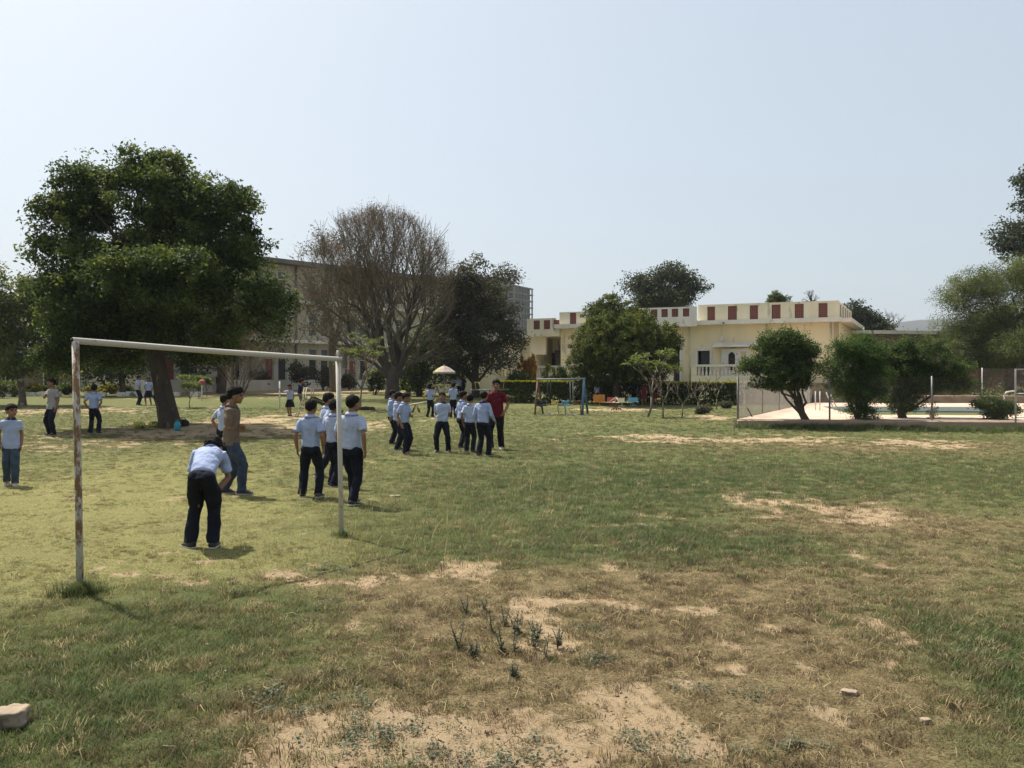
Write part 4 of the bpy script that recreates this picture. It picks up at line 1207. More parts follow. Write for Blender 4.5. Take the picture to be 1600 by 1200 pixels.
# ---------------------------------------------------------------- three shrubs and a low bush at the pool kerb
def pool_shrubs():
    specs = [
        ('shrub with reddish tips and a leaning trunk at the pool kerb, nearest the hedge', (1262, 667),
         [(1210, 540, 40, 26), (1245, 545, 36, 28), (1185, 570, 34, 22), (1225, 575, 48, 30), (1258, 572, 26, 30), (1165, 575, 14, 14), (1200, 600, 36, 14), (1232, 522, 14, 12), (1190, 527, 12, 12), (1255, 600, 18, 14)],
         [(1267, 672, 8), (1258, 655, 6), (1250, 640, 5), (1243, 625, 4)], LEAF_SHRUB, 0.02, [(1262, 600), (1225, 598), (1200, 590)]),
        ('bright green shrub branching from the ground, middle of three at the pool kerb', (1342, 667),
         [(1306, 545, 30, 24), (1340, 548, 38, 30), (1325, 580, 46, 34), (1360, 580, 36, 34), (1300, 590, 20, 20), (1340, 612, 44, 24), (1345, 640, 30, 20), (1375, 600, 16, 20), (1350, 535, 10, 10), (1330, 655, 18, 9), (1358, 655, 22, 9)],
         [(1342, 670, 4), (1341, 650, 3.2), (1340, 630, 2.6), (1338, 610, 2)], LEAF_SHRUB2, .0, None),
        ('wide dark shrub with a short thick trunk at the pool kerb, overhanging the blue water', (1412, 664),
         [(1400, 558, 40, 32), (1440, 552, 42, 32), (1484, 575, 40, 28), (1425, 590, 52, 32), (1385, 585, 24, 30), (1500, 598, 28, 18), (1460, 600, 46, 20), (1410, 625, 30, 22), (1440, 535, 14, 12), (1412, 640, 18, 10), (1475, 548, 12, 12)],
         [(1413, 670, 8), (1411, 655, 7), (1408, 645, 6), (1406, 632, 4)], LEAF_SHRUB, .0, [(1385, 600), (1430, 600), (1470, 600)]),
        ('low dark bush at the pool kerb, in front of the curved handrail', (1552, 668),
         [(1545, 632, 22, 10), (1560, 638, 26, 9), (1555, 650, 14, 9), (1530, 636, 12, 7), (1578, 642, 12, 5)],
         [(1553, 672, 3), (1553, 660, 2.5), (1552, 652, 2)], LEAF_SHRUB, .05, None)]
    for k, (lab, foot, bls, tr, mat, tb, lim) in enumerate(specs):
        t, b = tree_at('pool_shrub', lab, 'shrub', *foot, group='shrubs along the pool kerb')
        d = b[1]
        bl = pblobs(b, d, bls)
        n = (1050, 1000, 1050, 230)[k]
        o, C0 = crown(t, bl, int(n * 1.7), 28, .13, .072 if k != 1 else .058, mat, 130 + k, gap=.28, shell=.4, tbias=tb, bough=(n // 4, .27))
        P, R = ptrunk(b, d, tr); P[0].z -= .05
        tg = [Vector(q[:3]) for q in bl]
        wood(t, P, R, tg, C0[::12], BARK_DARK, 140 + k, .42, fork=[3, 2, 1] if k == 0 else [3, 2] if k != 1 else [0, 1, 2], sides=7, thin=.006)
        rng = np.random.RandomState(k + 3)
        # upright twig tips that break the outline
        top = C0[C0[:, 2] > np.percentile(C0[:, 2], 70)]
        sel = top[rng.choice(len(top), min(len(top), 46), False)]
        idx = np.repeat(np.arange(len(sel)), 14); f = np.tile(np.linspace(.05, 1, 14), len(sel))
        dirs = rng.normal(size=(len(sel), 3)) * .3 + np.array([0, 0, 1.0])
        C = sel[idx] + dirs[idx] * (f * .42)[:, None] + rng.normal(size=(len(idx), 3)) * .025
        V, F = leaf_quads(C, rng.normal(size=C.shape) + np.array([0, 0, .4]), .06, .5, rng)
        link_mesh('leaves', fast_mesh('leaves', V, F, np.repeat(np.clip(rng.uniform(.3, 1, len(C)), 0, 1), 4)), mat, t)
        if k == 0:
            c = at(1160, 578, d) - Vector(b)
            C = np.array(c)[None] + rng.normal(size=(150, 3)) * np.array([.42, .35, .22])
            V, F = leaf_quads(C, rng.normal(size=C.shape), .05, .6, rng)
            link_mesh('reddish_leaves', fast_mesh('reddish_leaves', V, F, np.repeat(rng.uniform(0, .6, len(C)), 4)), leaf_mat('reddish_leaf', (.12, .04, .03), (.18, .07, .05), (.25, .12, .09)), t)
    # small tall weed between the shrubs
    t, b = tree_at('thin_sapling', 'thin sparse sapling standing alone at the pool kerb before the water', 'sapling', 1458, 667)
    d = b[1]
    crown(t, pblobs(b, d, [(1462, 632, 6, 8), (1456, 645, 9, 8), (1460, 655, 10, 6)]), 34, 9, .08, .06, LEAF_SHRUB, 150, gap=.2, name='foliage')
    mb = MB(); mb.tube([(0, 0, -.05), (.02, 0, .45), (.09, 0, .85)], [.014, .01, .005], 5); mb.build('stem', BARK_DARK, t)
pool_shrubs()

# ---------------------------------------------------------------- clipped hedge
def hedge():
    a, e = Vector((-0.8, 47.6, 0)), Vector((12.3, 45.5, 0))
    t = thing('clipped_hedge', 'long clipped hedge with a bright yellow-green top, in front of the yellow house', 'hedge', (a.x, a.y, 0), math.atan2(e.y - a.y, e.x - a.x))
    L = (e - a).length; rng = np.random.RandomState(9)
    n = 40000
    face = rng.choice(3, n, p=[.36, .46, .18])          # top, front, back
    x = rng.uniform(0, L, n); y = rng.uniform(-.6, .6, n); z = rng.uniform(0, 1, n) ** .8 * 1.22
    bump = (fbm(np.stack([x * .7, y * .7, z], 1), 3, 3) - .5) * .25
    y = np.where(face == 1, -.6 + np.abs(rng.normal(size=n)) * .12 + bump, y); y = np.where(face == 2, .6 - np.abs(rng.normal(size=n)) * .12, y)
    z = np.where(face == 0, 1.22 - np.abs(rng.normal(size=n)) * .07 + bump * .4, z)
    gap = fbm(np.stack([x * 1.6, y * 2, z * 2.2], 1), 8, 3)
    keep = (gap > .36) | (face == 0)
    x, y, z, face = x[keep], y[keep], z[keep], face[keep]
    wx = a.x + (e.x - a.x) * x / L; wy = a.y + (e.y - a.y) * x / L
    g = terrain(wx, wy)
    C = np.stack([x, y, z + g], 1)
    N = rng.normal(size=C.shape) * .7 + np.where(face[:, None] == 0, np.array([[0, 0, .9]]), np.where(face[:, None] == 1, np.array([[0, -.8, .35]]), np.array([[0, .8, .3]])))
    V, F = leaf_quads(C, N, .115, .55, rng)
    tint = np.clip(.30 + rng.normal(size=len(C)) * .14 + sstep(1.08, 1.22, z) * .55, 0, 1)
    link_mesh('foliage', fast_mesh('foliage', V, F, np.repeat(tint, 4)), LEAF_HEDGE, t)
    mb = MB(); 
    for q in np.arange(.3, L, .38):
        X = a.x + (e.x - a.x) * q / L; Y = a.y + (e.y - a.y) * q / L; z0 = tz(X, Y)
        for s in (-.25, .2):
            mb.tube([(q, s, z0 - .1), (q + rng.normal() * .08, s * 1.2, z0 + .5), (q + rng.normal() * .15, s * 1.5, z0 + 1.05)], [.025, .018, .01], 5, caps=False)
    mb.build('stems', BARK_DARK, t)
hedge()

# ---------------------------------------------------------------- plumerias (frangipani)
def plumeria(label, px, py, h, spread, leafy, seed, lean=0.0, name='plumeria_tree', per=13, lsz=.26):
    t, b = tree_at(name, label, 'small tree', px, py, group='plumeria trees on the lawn')
    rng = np.random.RandomState(seed); mb = MB(); ends = []
    def grow(p, dirv, L, r, dep):
        q = p + dirv * L
        mid = p.lerp(q, .5) + Vector(rng.normal(size=3)) * L * .05
        mb.tube([p, mid, q], [r, r * .85, r * .75], 6)
        if dep == 0: ends.append((q, dirv)); return
        k = 2 if rng.rand() < .6 else 3
        a0 = rng.rand() * 6.28
        for j in range(k):
            a = a0 + 6.283 * j / k
            ax = Vector((math.cos(a), math.sin(a), 0))
            nd_ = (dirv * .75 + ax * spread * rng.uniform(.6, 1.3) + Vector((0, 0, .25))).normalized()
            grow(q, nd_, L * rng.uniform(.5, .95), r * .72, dep - 1)
    grow(Vector((0, 0, -.05)), Vector((lean, 0, 1)).normalized(), h * .38, h * .022, 4 if leafy else 3)
    mb.build('trunk', BARK_PLUM, t)
    if leafy:
        Vs, Fs, T = [], [], []; n0 = 0
        for q, dv in ends:
            for j in range(per):
                a = 6.283 * j / per + rng.rand() * .4; el = rng.uniform(-.5, .95)
                d = Vector((math.cos(a) * math.cos(el), math.sin(a) * math.cos(el), math.sin(el)))
                w = d.cross(Vector((0, 0, 1))).normalized(); s = lsz * rng.uniform(.7, 1.2)
                up = w.cross(d).normalized()
                m1 = q + d * s * .45 + up * s * .06; tip = q + d * s - Vector((0, 0, s * .12))
                Vs += [q, m1 + w * s * .14, tip, m1 - w * s * .14]; Fs.append([n0, n0 + 1, n0 + 2, n0 + 3]); n0 += 4
                T += [np.clip(rng.normal(.5, .22), 0, 1)] * 4
        link_mesh('crown', fast_mesh('crown', np.array([tuple(v) for v in Vs]), np.array(Fs), np.array(T)), LEAF_PLUM, t)
    return t
plumeria('leafy plumeria with a broad flat crown of glossy leaves, standing before the round tree', 1012, 651, 2.35, .62, True, 3, .18)
plumeria('bare forked plumeria closest to the leafy plumeria', 1036, 653, 1.75, .62, False, 4)
plumeria('bare plumeria with two crooked arms in front of the hedge', 1066, 651, 1.55, .66, False, 8, .04)
plumeria('bare slim plumeria in front of the hedge, beside the low dark plants', 1092, 647, 1.55, .55, False, 15, -.05)
plumeria('smallest bare plumeria near the end of the hedge, close to the pool fence', 1120, 640, 1.5, .55, False, 21)
plumeria('leafy round-headed plumeria in front of the bare tree, near the goalpost top', 563, 640, 2.7, .60, True, 33, .05, per=15, lsz=.24)
plumeria('small leafy plumeria beside the leaning trunk of the shade tree', 297, 637, 1.3, .55, True, 35, .0, per=11, lsz=.22)
plumeria('stubby leafy plumeria pair in the garden bed before the school steps', 310, 622, 1.25, .5, True, 36, .0, per=11, lsz=.24)
plumeria('little plumeria beside the thin white stake in the garden bed', 323, 620, 1.1, .5, True, 37, .0, per=11, lsz=.24)

def tan_shrub():
    t, b = tree_at('tan_stemmed_shrub', 'tall tan multi-stemmed shrub, nearly leafless, in front of the school block', 'shrub', 373, 618)
    d = b[1]; rng = np.random.RandomState(17); mb = MB(); ends = []
    for k in range(17):
        a = rng.uniform(-1, 1); p1 = at(373 + a * 40, 560 - abs(rng.normal()) * 18 + abs(a) * 12, d + rng.normal() * .8) - Vector(b)
        pts = limb_path((a * .25, rng.normal() * .12, -.05), p1, rng, .02, 6, .03)
        r = rng.uniform(.03, .055)
        mb.tube(pts, [r * (1 - .6 * i / 5) for i in range(6)], 6, caps=False)
        for i in (2, 3, 4, 5):
            dirv = (pts[i] - pts[i - 1]).normalized()
            branching(mb, pts[i], (dirv + Vector(rng.normal(size=3)) * .35).normalized(), .9, r * .45, 2, rng, ends, .5, .3, 5, .12)
    mb.build('trunk', BARK_TAN, t)
    E = np.array([tuple(e) for e in ends]); idx = np.repeat(np.arange(len(E)), 3)
    C = E[idx] + rng.normal(size=(len(idx), 3)) * .12
    V, F = leaf_quads(C, rng.normal(size=C.shape), .10, .5, rng)
    link_mesh('crown', fast_mesh('crown', V, F, np.repeat(rng.uniform(.2, 1, len(C)), 4)), LEAF_DRY, t)
tan_shrub()

# ---------------------------------------------------------------- garden bushes
def bush(label, px, py, w, h, mat, seed, leaf=.16, d=None, n=70, name='garden_bush', group='bushes in the garden beds', tb=0.0, gap=.3):
    t, b = tree_at(name, label, 'bush', px, py, d, group)
    k = b[1] / FPX; rng = np.random.RandomState(seed)
    W, H = w * k, h * k
    bl = []
    for q in range(4):
        bl.append((rng.uniform(-.32, .32) * W, rng.uniform(-.2, .2) * W, H * rng.uniform(.38, .68), W * rng.uniform(.24, .36), W * .3, H * rng.uniform(.28, .38)))
    bl.append((0, 0, H * .5, W * .4, W * .3, H * .42))
    crown(t, bl, n, 20, max(.12, W * .13), leaf, mat, seed, gap=gap, name='foliage', tbias=tb)
    mb = MB()
    for q in range(7):
        e = Vector((rng.uniform(-.35, .35) * W, rng.uniform(-.2, .2) * W, H * rng.uniform(.5, .9)))
        mb.tube(limb_path((rng.normal() * .05, rng.normal() * .05, -.05), e, rng, .04, 4), [.02, .017, .013, .008], 5)
    mb.build('stem', BARK_DARK, t)
    return t
BUSHES = [('leafy green bush at the very end of the shed, by the flaky trunk', -2, 622, 50, 26, LEAF_MID, 1, .2), ('yellow-green spiky bush just beside the flaky trunk', 22, 620, 22, 24, LEAF_YEL, 2, .18),
          ('small yellowish bush behind the edging wall, between the flaky trunk and the man in grey', 52, 617, 24, 18, LEAF_YEL, 3, .16), ('dull green bush behind the man in grey', 70, 616, 20, 14, LEAF_MID, 4, .16),
          ('low green bush behind the edging wall, near the rusty goalpost', 104, 617, 34, 18, LEAF_MID, 5, .16), ('pale bush behind the boy with hands on hips', 140, 617, 20, 14, LEAF_YEL, 6, .15),
          ('bright leafy bush under the shade tree, behind the edging wall', 173, 616, 32, 18, LEAF_YEL, 7, .17), ('variegated low bush by the three standing pupils', 202, 617, 26, 14, LEAF_PLUM, 8, .15),
          ('dark green bush beside the bare tree trunk, nearer the umbrella', 652, 616, 46, 40, LEAF_MID, 9, .2), ('sunlit light green bush at the foot of the bare tree', 640, 614, 26, 26, LEAF_PLUM, 10, .2),
          ('dark bush between the plumeria and the bare tree trunk', 586, 617, 34, 44, LEAF_MID, 11, .2), ('yellow-green tall bush by the swing frame, before the terrace', 862, 601, 26, 30, LEAF_YEL, 13, .16),
          ('leafy light bush against the terrace beside the round tree', 884, 601, 26, 30, LEAF_MID, 14, .16), ('dark green bush in front of the terrace, left of the swing frame', 815, 612, 42, 40, LEAF_MID, 15, .2),
          ('orange-leaved croton bush before the porch of the yellow house', 824, 580, 24, 32, LEAF_ORANGE, 16, .2), ('grey-green bush along the school plinth near the plumeria', 545, 607, 30, 26, LEAF_OLIVE, 17, .2),
          ('dark bush along the school plinth under the drainpipe', 470, 607, 46, 46, LEAF_OLIVE, 18, .22), ('tall thin bush along the school plinth beside the red doors', 405, 607, 30, 30, LEAF_OLIVE, 19, .22),
          ('sparse bush along the school plinth behind the goal corner', 505, 606, 34, 34, LEAF_OLIVE, 20, .2)]
for i, q in enumerate(BUSHES):
    dd = None
    if q[0].find('terrace') >= 0 or q[0].find('porch') >= 0: dd = 52.5 if 'porch' not in q[0] else 55.2
    if 'school plinth' in q[0]: dd = 70.0
    t, = (bush(q[0], q[1], q[2], q[3], q[4], q[5], 200 + q[6], q[7], dd, gap=.36),)
    if dd:      # these stand on the ground but are seen above the hedge, so they are taller than the photo shows
        base = t.location.copy()
        want = at(q[1], q[2] - q[4], dd).z - base.z
        t.scale = (1, 1, max(1.0, want / (q[4] * dd / FPX)))
for k, (lab, px, py, w, h) in enumerate((('low dark plant under the slim bare plumeria', 1103, 645, 22, 12), ('low grassy clump near the end of the hedge', 1134, 638, 16, 11), ('tuft of dark stems beside the slim bare plumeria', 1095, 647, 12, 11))):
    bush(lab, px, py, w, h, LEAF_OLIVE, 260 + k, .10, n=60, name='low_plant', group='low plants by the hedge')

# ---------------------------------------------------------------- spiky agave in a pot behind the swings
t, b = tree_at('spiky_plant', 'pale spiky plant standing behind the swing seats', 'plant', 845, 636)
mb = MB(); rng = np.random.RandomState(2)
for k in range(22):
    a = rng.rand() * 6.28; el = rng.uniform(.5, 1.4); d = Vector((math.cos(a) * math.cos(el), math.sin(a) * math.cos(el), math.sin(el))); w = d.cross(Vector((0, 0, 1))).normalized() * .02
    s = rng.uniform(.35, .55); o = Vector((0, 0, .35))
    mb.add([o - w, o + w, o + d * s * .6 + w * .8, o + d * s, o + d * s * .6 - w * .8], [(0, 1, 2, 3, 4)])
mb.build('leaves', pm('pale_blade_leaf', (.30, .30, .16), (.22, .23, .11), scale=3), t)
mb = MB(); mb.tube([(0, 0, -.03), (0, 0, .36)], [.06, .05], 7); mb.build('stem', BARK_DARK, t)
# ================================================================ people
def cloth_mat(name, col, col2, rough=.85, bump=.35, check=None, sheen=.15):
    m = pm(name, col, col2, scale=9, rough=rough, spec=.12)
    nt = m.node_tree; b = nt.nodes['Principled BSDF']
    tc = nd(nt, 'ShaderNodeTexCoord'); mp = nd(nt, 'ShaderNodeMapping'); mp.inputs['Scale'].default_value = (1, 1, .45)
    n = nd(nt, 'ShaderNodeTexNoise'); n.inputs['Scale'].default_value = 16; n.inputs['Detail'].default_value = 3; n.inputs['Distortion'].default_value = .8
    nt.links.new(tc.outputs['Object'], mp.inputs[0]); nt.links.new(mp.outputs[0], n.inputs['Vector'])
    bp = nd(nt, 'ShaderNodeBump'); bp.inputs['Strength'].default_value = bump; bp.inputs['Distance'].default_value = .03
    nt.links.new(n.outputs['Fac'], bp.inputs['Height']); nt.links.new(bp.outputs[0], b.inputs['Normal'])
    return m
SKIN = pm('brown_skin', (.235, .118, .068), (.20, .098, .056), scale=9, rough=.55, spec=.35)
SKIN2 = pm('light_brown_skin', (.33, .175, .105), (.29, .15, .09), scale=9, rough=.55, spec=.35)
EYEM = pm('dark_eye', (.012, .009, .008), (.02, .015, .012), rough=.2)
LIPM = pm('lip_skin', (.17, .068, .05), (.15, .06, .045), rough=.5)
HAIR = pm('black_hair', (.008, .007, .007), (.016, .013, .012), scale=60, rough=.85, bump=.5, bscale=90, spec=.12, stretch=(1, 1, .25))
SHIRT = cloth_mat('pale_blue_shirt', (.31, .36, .52), (.27, .32, .47))
SHIRT_W = cloth_mat('white_blue_shirt', (.37, .41, .54), (.32, .36, .48))
SHIRT_G = cloth_mat('grey_tee', (.30, .29, .285), (.26, .25, .245))
SHIRT_B = cloth_mat('tan_brown_shirt', (.155, .115, .09), (.125, .092, .072))
SHIRT_R = cloth_mat('maroon_polo', (.120, .011, .019), (.09, .008, .014))
SHIRT_N = cloth_mat('navy_shirt', (.012, .017, .045), (.010, .014, .036))
SHIRT_RED = cloth_mat('red_frock', (.13, .02, .022), (.10, .016, .018))
TROU = cloth_mat('navy_trousers', (.012, .014, .022), (.009, .010, .016), rough=.9, bump=.45)
TROU_B = cloth_mat('black_trousers', (.010, .010, .011), (.007, .007, .008), rough=.9, bump=.45)
JEANS = cloth_mat('blue_jeans', (.030, .042, .07), (.055, .07, .105), rough=.9)
JEANS_G = cloth_mat('grey_blue_jeans', (.06, .085, .11), (.035, .05, .07), rough=.9)
TROU_K = cloth_mat('grey_trousers', (.17, .18, .17), (.13, .14, .13))
SHOE = pm('black_shoe', (.018, .017, .017), (.03, .028, .027), scale=8, rough=.45, spots=((.16, .12, .08), 9, .68))
SHOE_BR = pm('brown_shoe', (.13, .055, .03), (.09, .04, .02), scale=8, rough=.5)
SHOE_W = pm('pale_shoe', (.42, .38, .30), (.32, .28, .22), scale=8, rough=.7)
SOLE = pm('white_sole', (.55, .53, .48), (.42, .4, .36), scale=8, rough=.7)
COLLAR_N = pm('navy_collar', (.015, .02, .06), (.012, .016, .05), rough=.85)

_scratch = bpy.data.objects.new('scratch', None)
def voxel(mb, vox, smooth=2, wr=0.0, seed=0):
    """join the solids of mb into one continuous skin"""
    me = mb.mesh('tmp')
    o = bpy.data.objects.new('tmp', me); COL.objects.link(o)
    r = o.modifiers.new('r', 'REMESH'); r.mode = 'VOXEL'; r.voxel_size = vox; r.use_smooth_shade = True
    s = o.modifiers.new('s', 'SMOOTH'); s.iterations = smooth; s.factor = .5
    dg = bpy.context.evaluated_depsgraph_get(); dg.update()
    out = bpy.data.meshes.new_from_object(o.evaluated_get(dg))
    bpy.data.objects.remove(o); bpy.data.meshes.remove(me)
    n = len(out.vertices)
    if wr > 0 and n:
        co = np.empty(n * 3, dtype=np.float32); out.vertices.foreach_get('co', co); co = co.reshape(-1, 3)
        no = np.empty(n * 3, dtype=np.float32); out.vertices.foreach_get('normal', no); no = no.reshape(-1, 3)
        p = co * np.array([14, 14, 7.0]) + seed * 3.1
        w = (vnoise(p, seed) - .5) + .5 * (vnoise(p * 2.1, seed + 1) - .5)
        # diagonal folds
        q = np.stack([co[:, 0] * 5 + co[:, 2] * 9, co[:, 1] * 5 - co[:, 2] * 6, co[:, 2] * 3], 1) + seed
        w += .9 * (vnoise(q * 1.7, seed + 2) - .5)
        co = co + no * (w * wr)[:, None]
        out.vertices.foreach_set('co', co.ravel().astype(np.float32)); out.update()
    out.polygons.foreach_set('use_smooth', np.ones(len(out.polygons), dtype=bool))
    return out

def ik(a, b, l1, l2, pole):
    """elbow/knee position between a and b"""
    a, b = Vector(a), Vector(b); d = b - a; L = d.length
    mx = (l1 + l2) * .998
    if L > mx: b = a + d * (mx / L); d = b - a; L = mx
    u = d.normalized(); pole = Vector(pole); pole = (pole - u * pole.dot(u))
    pole = pole.normalized() if pole.length > 1e-6 else Vector((0, 1, 0))
    x = (L * L + l1 * l1 - l2 * l2) / (2 * L); h = math.sqrt(max(0, l1 * l1 - x * x))
    return a + u * x + pole * h, b

PEOPLE = []
def person(label, px, py, H, yaw, group=None, vox=.012, lean=0.0, roll=0.0, twist=0.0, bend=None, head=(0, 0, 0), pel=(0, 0, 0), feet=None,
           handL=None, handR=None, poleL=None, poleR=None, curl=.5, shirt='SHIRT', trousers='TROU', shoe='SHOE', sleeve=.74, tuck=True, skirt=False,
           build=1.0, skin='SKIN', hair='short', collar=True, foot_z=None, d=None, sit=False, sole=True, belt=True, collar_mat=None, seed=None, onto=None):
    """yaw: degrees, 0 looks away from the camera, 180 towards it, -90 towards the photo's right"""
    x, y = ground_at(px, py) if d is None else ((px - 800) / FPX * d, d)
    seed = len(PEOPLE) if seed is None else seed
    rng = random.Random(seed)
    base = Vector((x, y, tz(x, y) if foot_z is None else foot_z))
    k = H
    if handL and len(handL) == 3 and handL[2] < -.2 and handL[0] > .03: handL = (handL[0] * .45, *handL[1:])
    if handR and len(handR) == 3 and handR[2] < -.2 and handR[0] > .03: handR = (handR[0] * .45, *handR[1:])
    X, Y, Z = Vector((1, 0, 0)), Vector((0, 1, 0)), Vector((0, 0, 1))
    feet = feet or ((-.062, .0, 6), (.062, .0, -6))
    # pelvis and spine
    pz = .512 + pel[2]
    P = Vector((pel[0], pel[1], pz)) * k
    pl = lean * .55 if bend is None else bend
    Rp = Matrix.Rotation(rad(twist * .3), 3, 'Z') @ Matrix.Rotation(rad(-pl), 3, 'X') @ Matrix.Rotation(rad(roll * .4), 3, 'Y')
    Rc = Matrix.Rotation(rad(twist), 3, 'Z') @ Matrix.Rotation(rad(-lean), 3, 'X') @ Matrix.Rotation(rad(roll), 3, 'Y')
    spine = [P]
    R_at = []
    seg = .323 * k / 8
    for i in range(8):
        t = (i + .5) / 8
        q = Rp.to_quaternion().slerp(Rc.to_quaternion(), min(1, t * 1.35)); M = q.to_matrix(); R_at.append(M)
        spine.append(spine[-1] + M @ Z * seg)
    R_at.append(R_at[-1])
    def sp(t):        # 0 pelvis .. 1 neck base
        f = max(0, min(7.999, t * 8)); i = int(f)
        return spine[i].lerp(spine[i + 1], f - i), R_at[i]
    bw = build * rng.uniform(.84, .91)
    tors = [(-.20, .088, .066), (-.08, .096, .073), (.05, .095, .071), (.22, .086, .063), (.40, .087, .065), (.58, .096, .070), (.74, .104, .067), (.86, .104, .058), (.93, .080, .048), (1.0, .042, .040)]
    def torso_rings(grow, t0=-.3, t1=2.0, flare=0.0):
        out = []
        for t, a, b in tors:
            if t < t0 or t > t1: continue
            if t < 0: c = spine[0] + R_at[0] @ Z * (t * .323 * k); M = R_at[0]
            else: c, M = sp(t)
            g = grow + (flare * max(0, .3 - t) if flare else 0)
            out.append((c, M @ X, M @ Y, (a * bw + g) * k, (b * bw + g) * k))
        return out
    # head
    nb, Mn = sp(1.0)
    Rh = Matrix.Rotation(rad(head[0]), 3, 'Z') @ Rc.to_quaternion().slerp(Matrix.Rotation(rad(twist), 3, 'Z').to_quaternion(), .35 if abs(lean) < 50 else .2).to_matrix() @ Matrix.Rotation(rad(head[1]), 3, 'X') @ Matrix.Rotation(rad(head[2]), 3, 'Y')
    HS = k * (1.0 if H > 1.62 else 1.07 if H > 1.4 else 1.13)
    hc = nb + Rc @ Vector((0, .008, .018)) * k + Rh @ Vector((0, .016, .064)) * HS
    mb = MB()
    mb.loft([(c_, u_, v_, a_ * (.72 if i_ < 3 else .96), b_ * (.68 if i_ < 3 else .96)) for i_, (c_, u_, v_, a_, b_) in enumerate(torso_rings(-.010, -.09))])
    mb.tube([nb - Rc @ Z * .03 * k, nb + Rc @ Z * .015 * k, hc - Rh @ Vector((0, .012, .035)) * HS], [.036 * k, .032 * k, .031 * k], 12)
    H_ = lambda v: hc + Rh @ (Vector(v) * HS)
    M4 = Rh
    mb.ellipsoid(H_((0, -.006, .014)), (.050 * HS, .061 * HS, .054 * HS), M4, 18, 12)
    mb.ellipsoid(H_((0, .018, -.026)), (.039 * HS, .041 * HS, .042 * HS), M4, 14, 10)
    mb.ellipsoid(H_((0, .040, -.055)), (.017 * HS, .016 * HS, .013 * HS), M4)
    mb.tube([H_((0, .054, .006)), H_((0, .064, -.012)), H_((0, .068, -.019))], [.006 * HS, .009 * HS, .0105 * HS], 8)
    mb.ellipsoid(H_((0, .058, -.022)), (.013 * HS, .008 * HS, .006 * HS), M4, 10, 7)
    mb.ellipsoid(H_((0, .052, -.038)), (.017 * HS, .009 * HS, .007 * HS), M4, 10, 7)
    mb.tube([H_((-.032, .046, .016)), H_((0, .056, .018)), H_((.032, .046, .016))], .007 * HS, 7)
    for s in (-1, 1): mb.ellipsoid(H_((s * .051, -.004, -.010)), (.007 * HS, .015 * HS, .021 * HS), M4 @ Matrix.Rotation(rad(-12 * s), 3, 'Z'), 10, 7)
    # arms
    UA, FA = .168 * k, .142 * k
    shirt_mb = MB(); arm_pts = []
    for s, tgt, pole in ((-1, handL, poleL), (1, handR, poleR)):
        sc, Ms = sp(.86)
        S = sc + Ms @ Vector((s * .108 * bw, -.004, .0)) * k
        if tgt is None: tgt = (.012 + rng.uniform(-.01, .02), .025 + rng.uniform(-.04, .05), -.298)
        # targets are relative to the shoulder, in chest axes (out, forward, up), unless marked 'w' for upright axes
        if len(tgt) == 4: W = S + Matrix.Rotation(rad(twist), 3, 'Z') @ Vector((s * tgt[0], tgt[1], tgt[2])) * k; Ma = Matrix.Rotation(rad(twist), 3, 'Z')
        else: W = S + Rc @ Vector((s * tgt[0], tgt[1], tgt[2])) * k; Ma = Rc
        pole = pole or (.45, -1, -.1)
        E, W = ik(S, W, UA, FA, Ma @ Vector((s * pole[0], pole[1], pole[2])))
        mb.tube([sc + Ms @ Vector((s * .07 * bw, 0, -.005)) * k, S, S.lerp(E, .4), E, E.lerp(W, .3), W.lerp(E, .12), W], [q_ * k for q_ in ((.018, .019, .0225, .0215, .0235, .017, .0155) if sleeve <= 1 else (.016, .017, .018, .016, .016, .015, .0155))], 10)
        # hand: palm, four fingers and a thumb
        f = (W - E).normalized()
        inward = Ma @ Vector((-s, .15, 0)); inward = (inward - f * inward.dot(f)).normalized()     # palm normal
        side = f.cross(inward).normalized()
        fwd = side if side.dot(Ma @ Y) > 0 else -side                                               # thumb side
        pc = W + f * .028 * k
        PM = Matrix((fwd, inward, f)).transposed()
        mb.ellipsoid(pc, (.0235 * k, .0115 * k, .033 * k), PM, 12, 9)
        fr = max(.0062 * k, .60 * vox)
        for j, (o_, ln) in enumerate(((-.0165, .036), (-.0055, .044), (.0055, .047), (.0165, .043))):
            a0 = pc + fwd * o_ * k + f * .022 * k
            c1 = curl * (1.15 - .12 * j)
            d1 = (f * math.cos(c1 * .5) + inward * math.sin(c1 * .5) + fwd * o_ * 2.2).normalized(); d2 = (f * math.cos(c1 * 1.3) + inward * math.sin(c1 * 1.3)).normalized()
            m1 = a0 + d1 * ln * .5 * k
            mb.tube([a0 - f * .012 * k, a0, m1, m1 + d2 * ln * .5 * k], [fr, fr, fr * .95, fr * .75], 7)
        ta = W + f * .014 * k + fwd * .016 * k
        tm = ta + (f * .6 + fwd * .7 + inward * .25).normalized() * .024 * k
        mb.tube([ta - fwd * .008 * k, ta, tm, tm + (f * .85 + fwd * .2 + inward * .4).normalized() * .022 * k], [fr * 1.3, fr * 1.25, fr * 1.1, fr * .8], 7)
        # sleeve
        if sleeve > 0:
            g = .006 * k
            if sleeve <= 1:
                e = S.lerp(E, sleeve); pts = [sc + Ms @ Vector((s * .055 * bw, 0, -.012)) * k, S + Ms @ Vector((-s * .004, 0, -.010)) * k, S.lerp(E, sleeve * .5), e]; rr = [.040 * k, .0365 * k, .0365 * k, .0385 * k]
            else:
                w2 = E.lerp(W, .93); pts = [sc + Ms @ Vector((s * .055 * bw, 0, -.012)) * k, S + Ms @ Vector((-s * .004, 0, -.010)) * k, S.lerp(E, .5), E, E.lerp(W, .5), w2]; rr = [.040 * k, .036 * k, .034 * k, .031 * k, .028 * k, .025 * k]
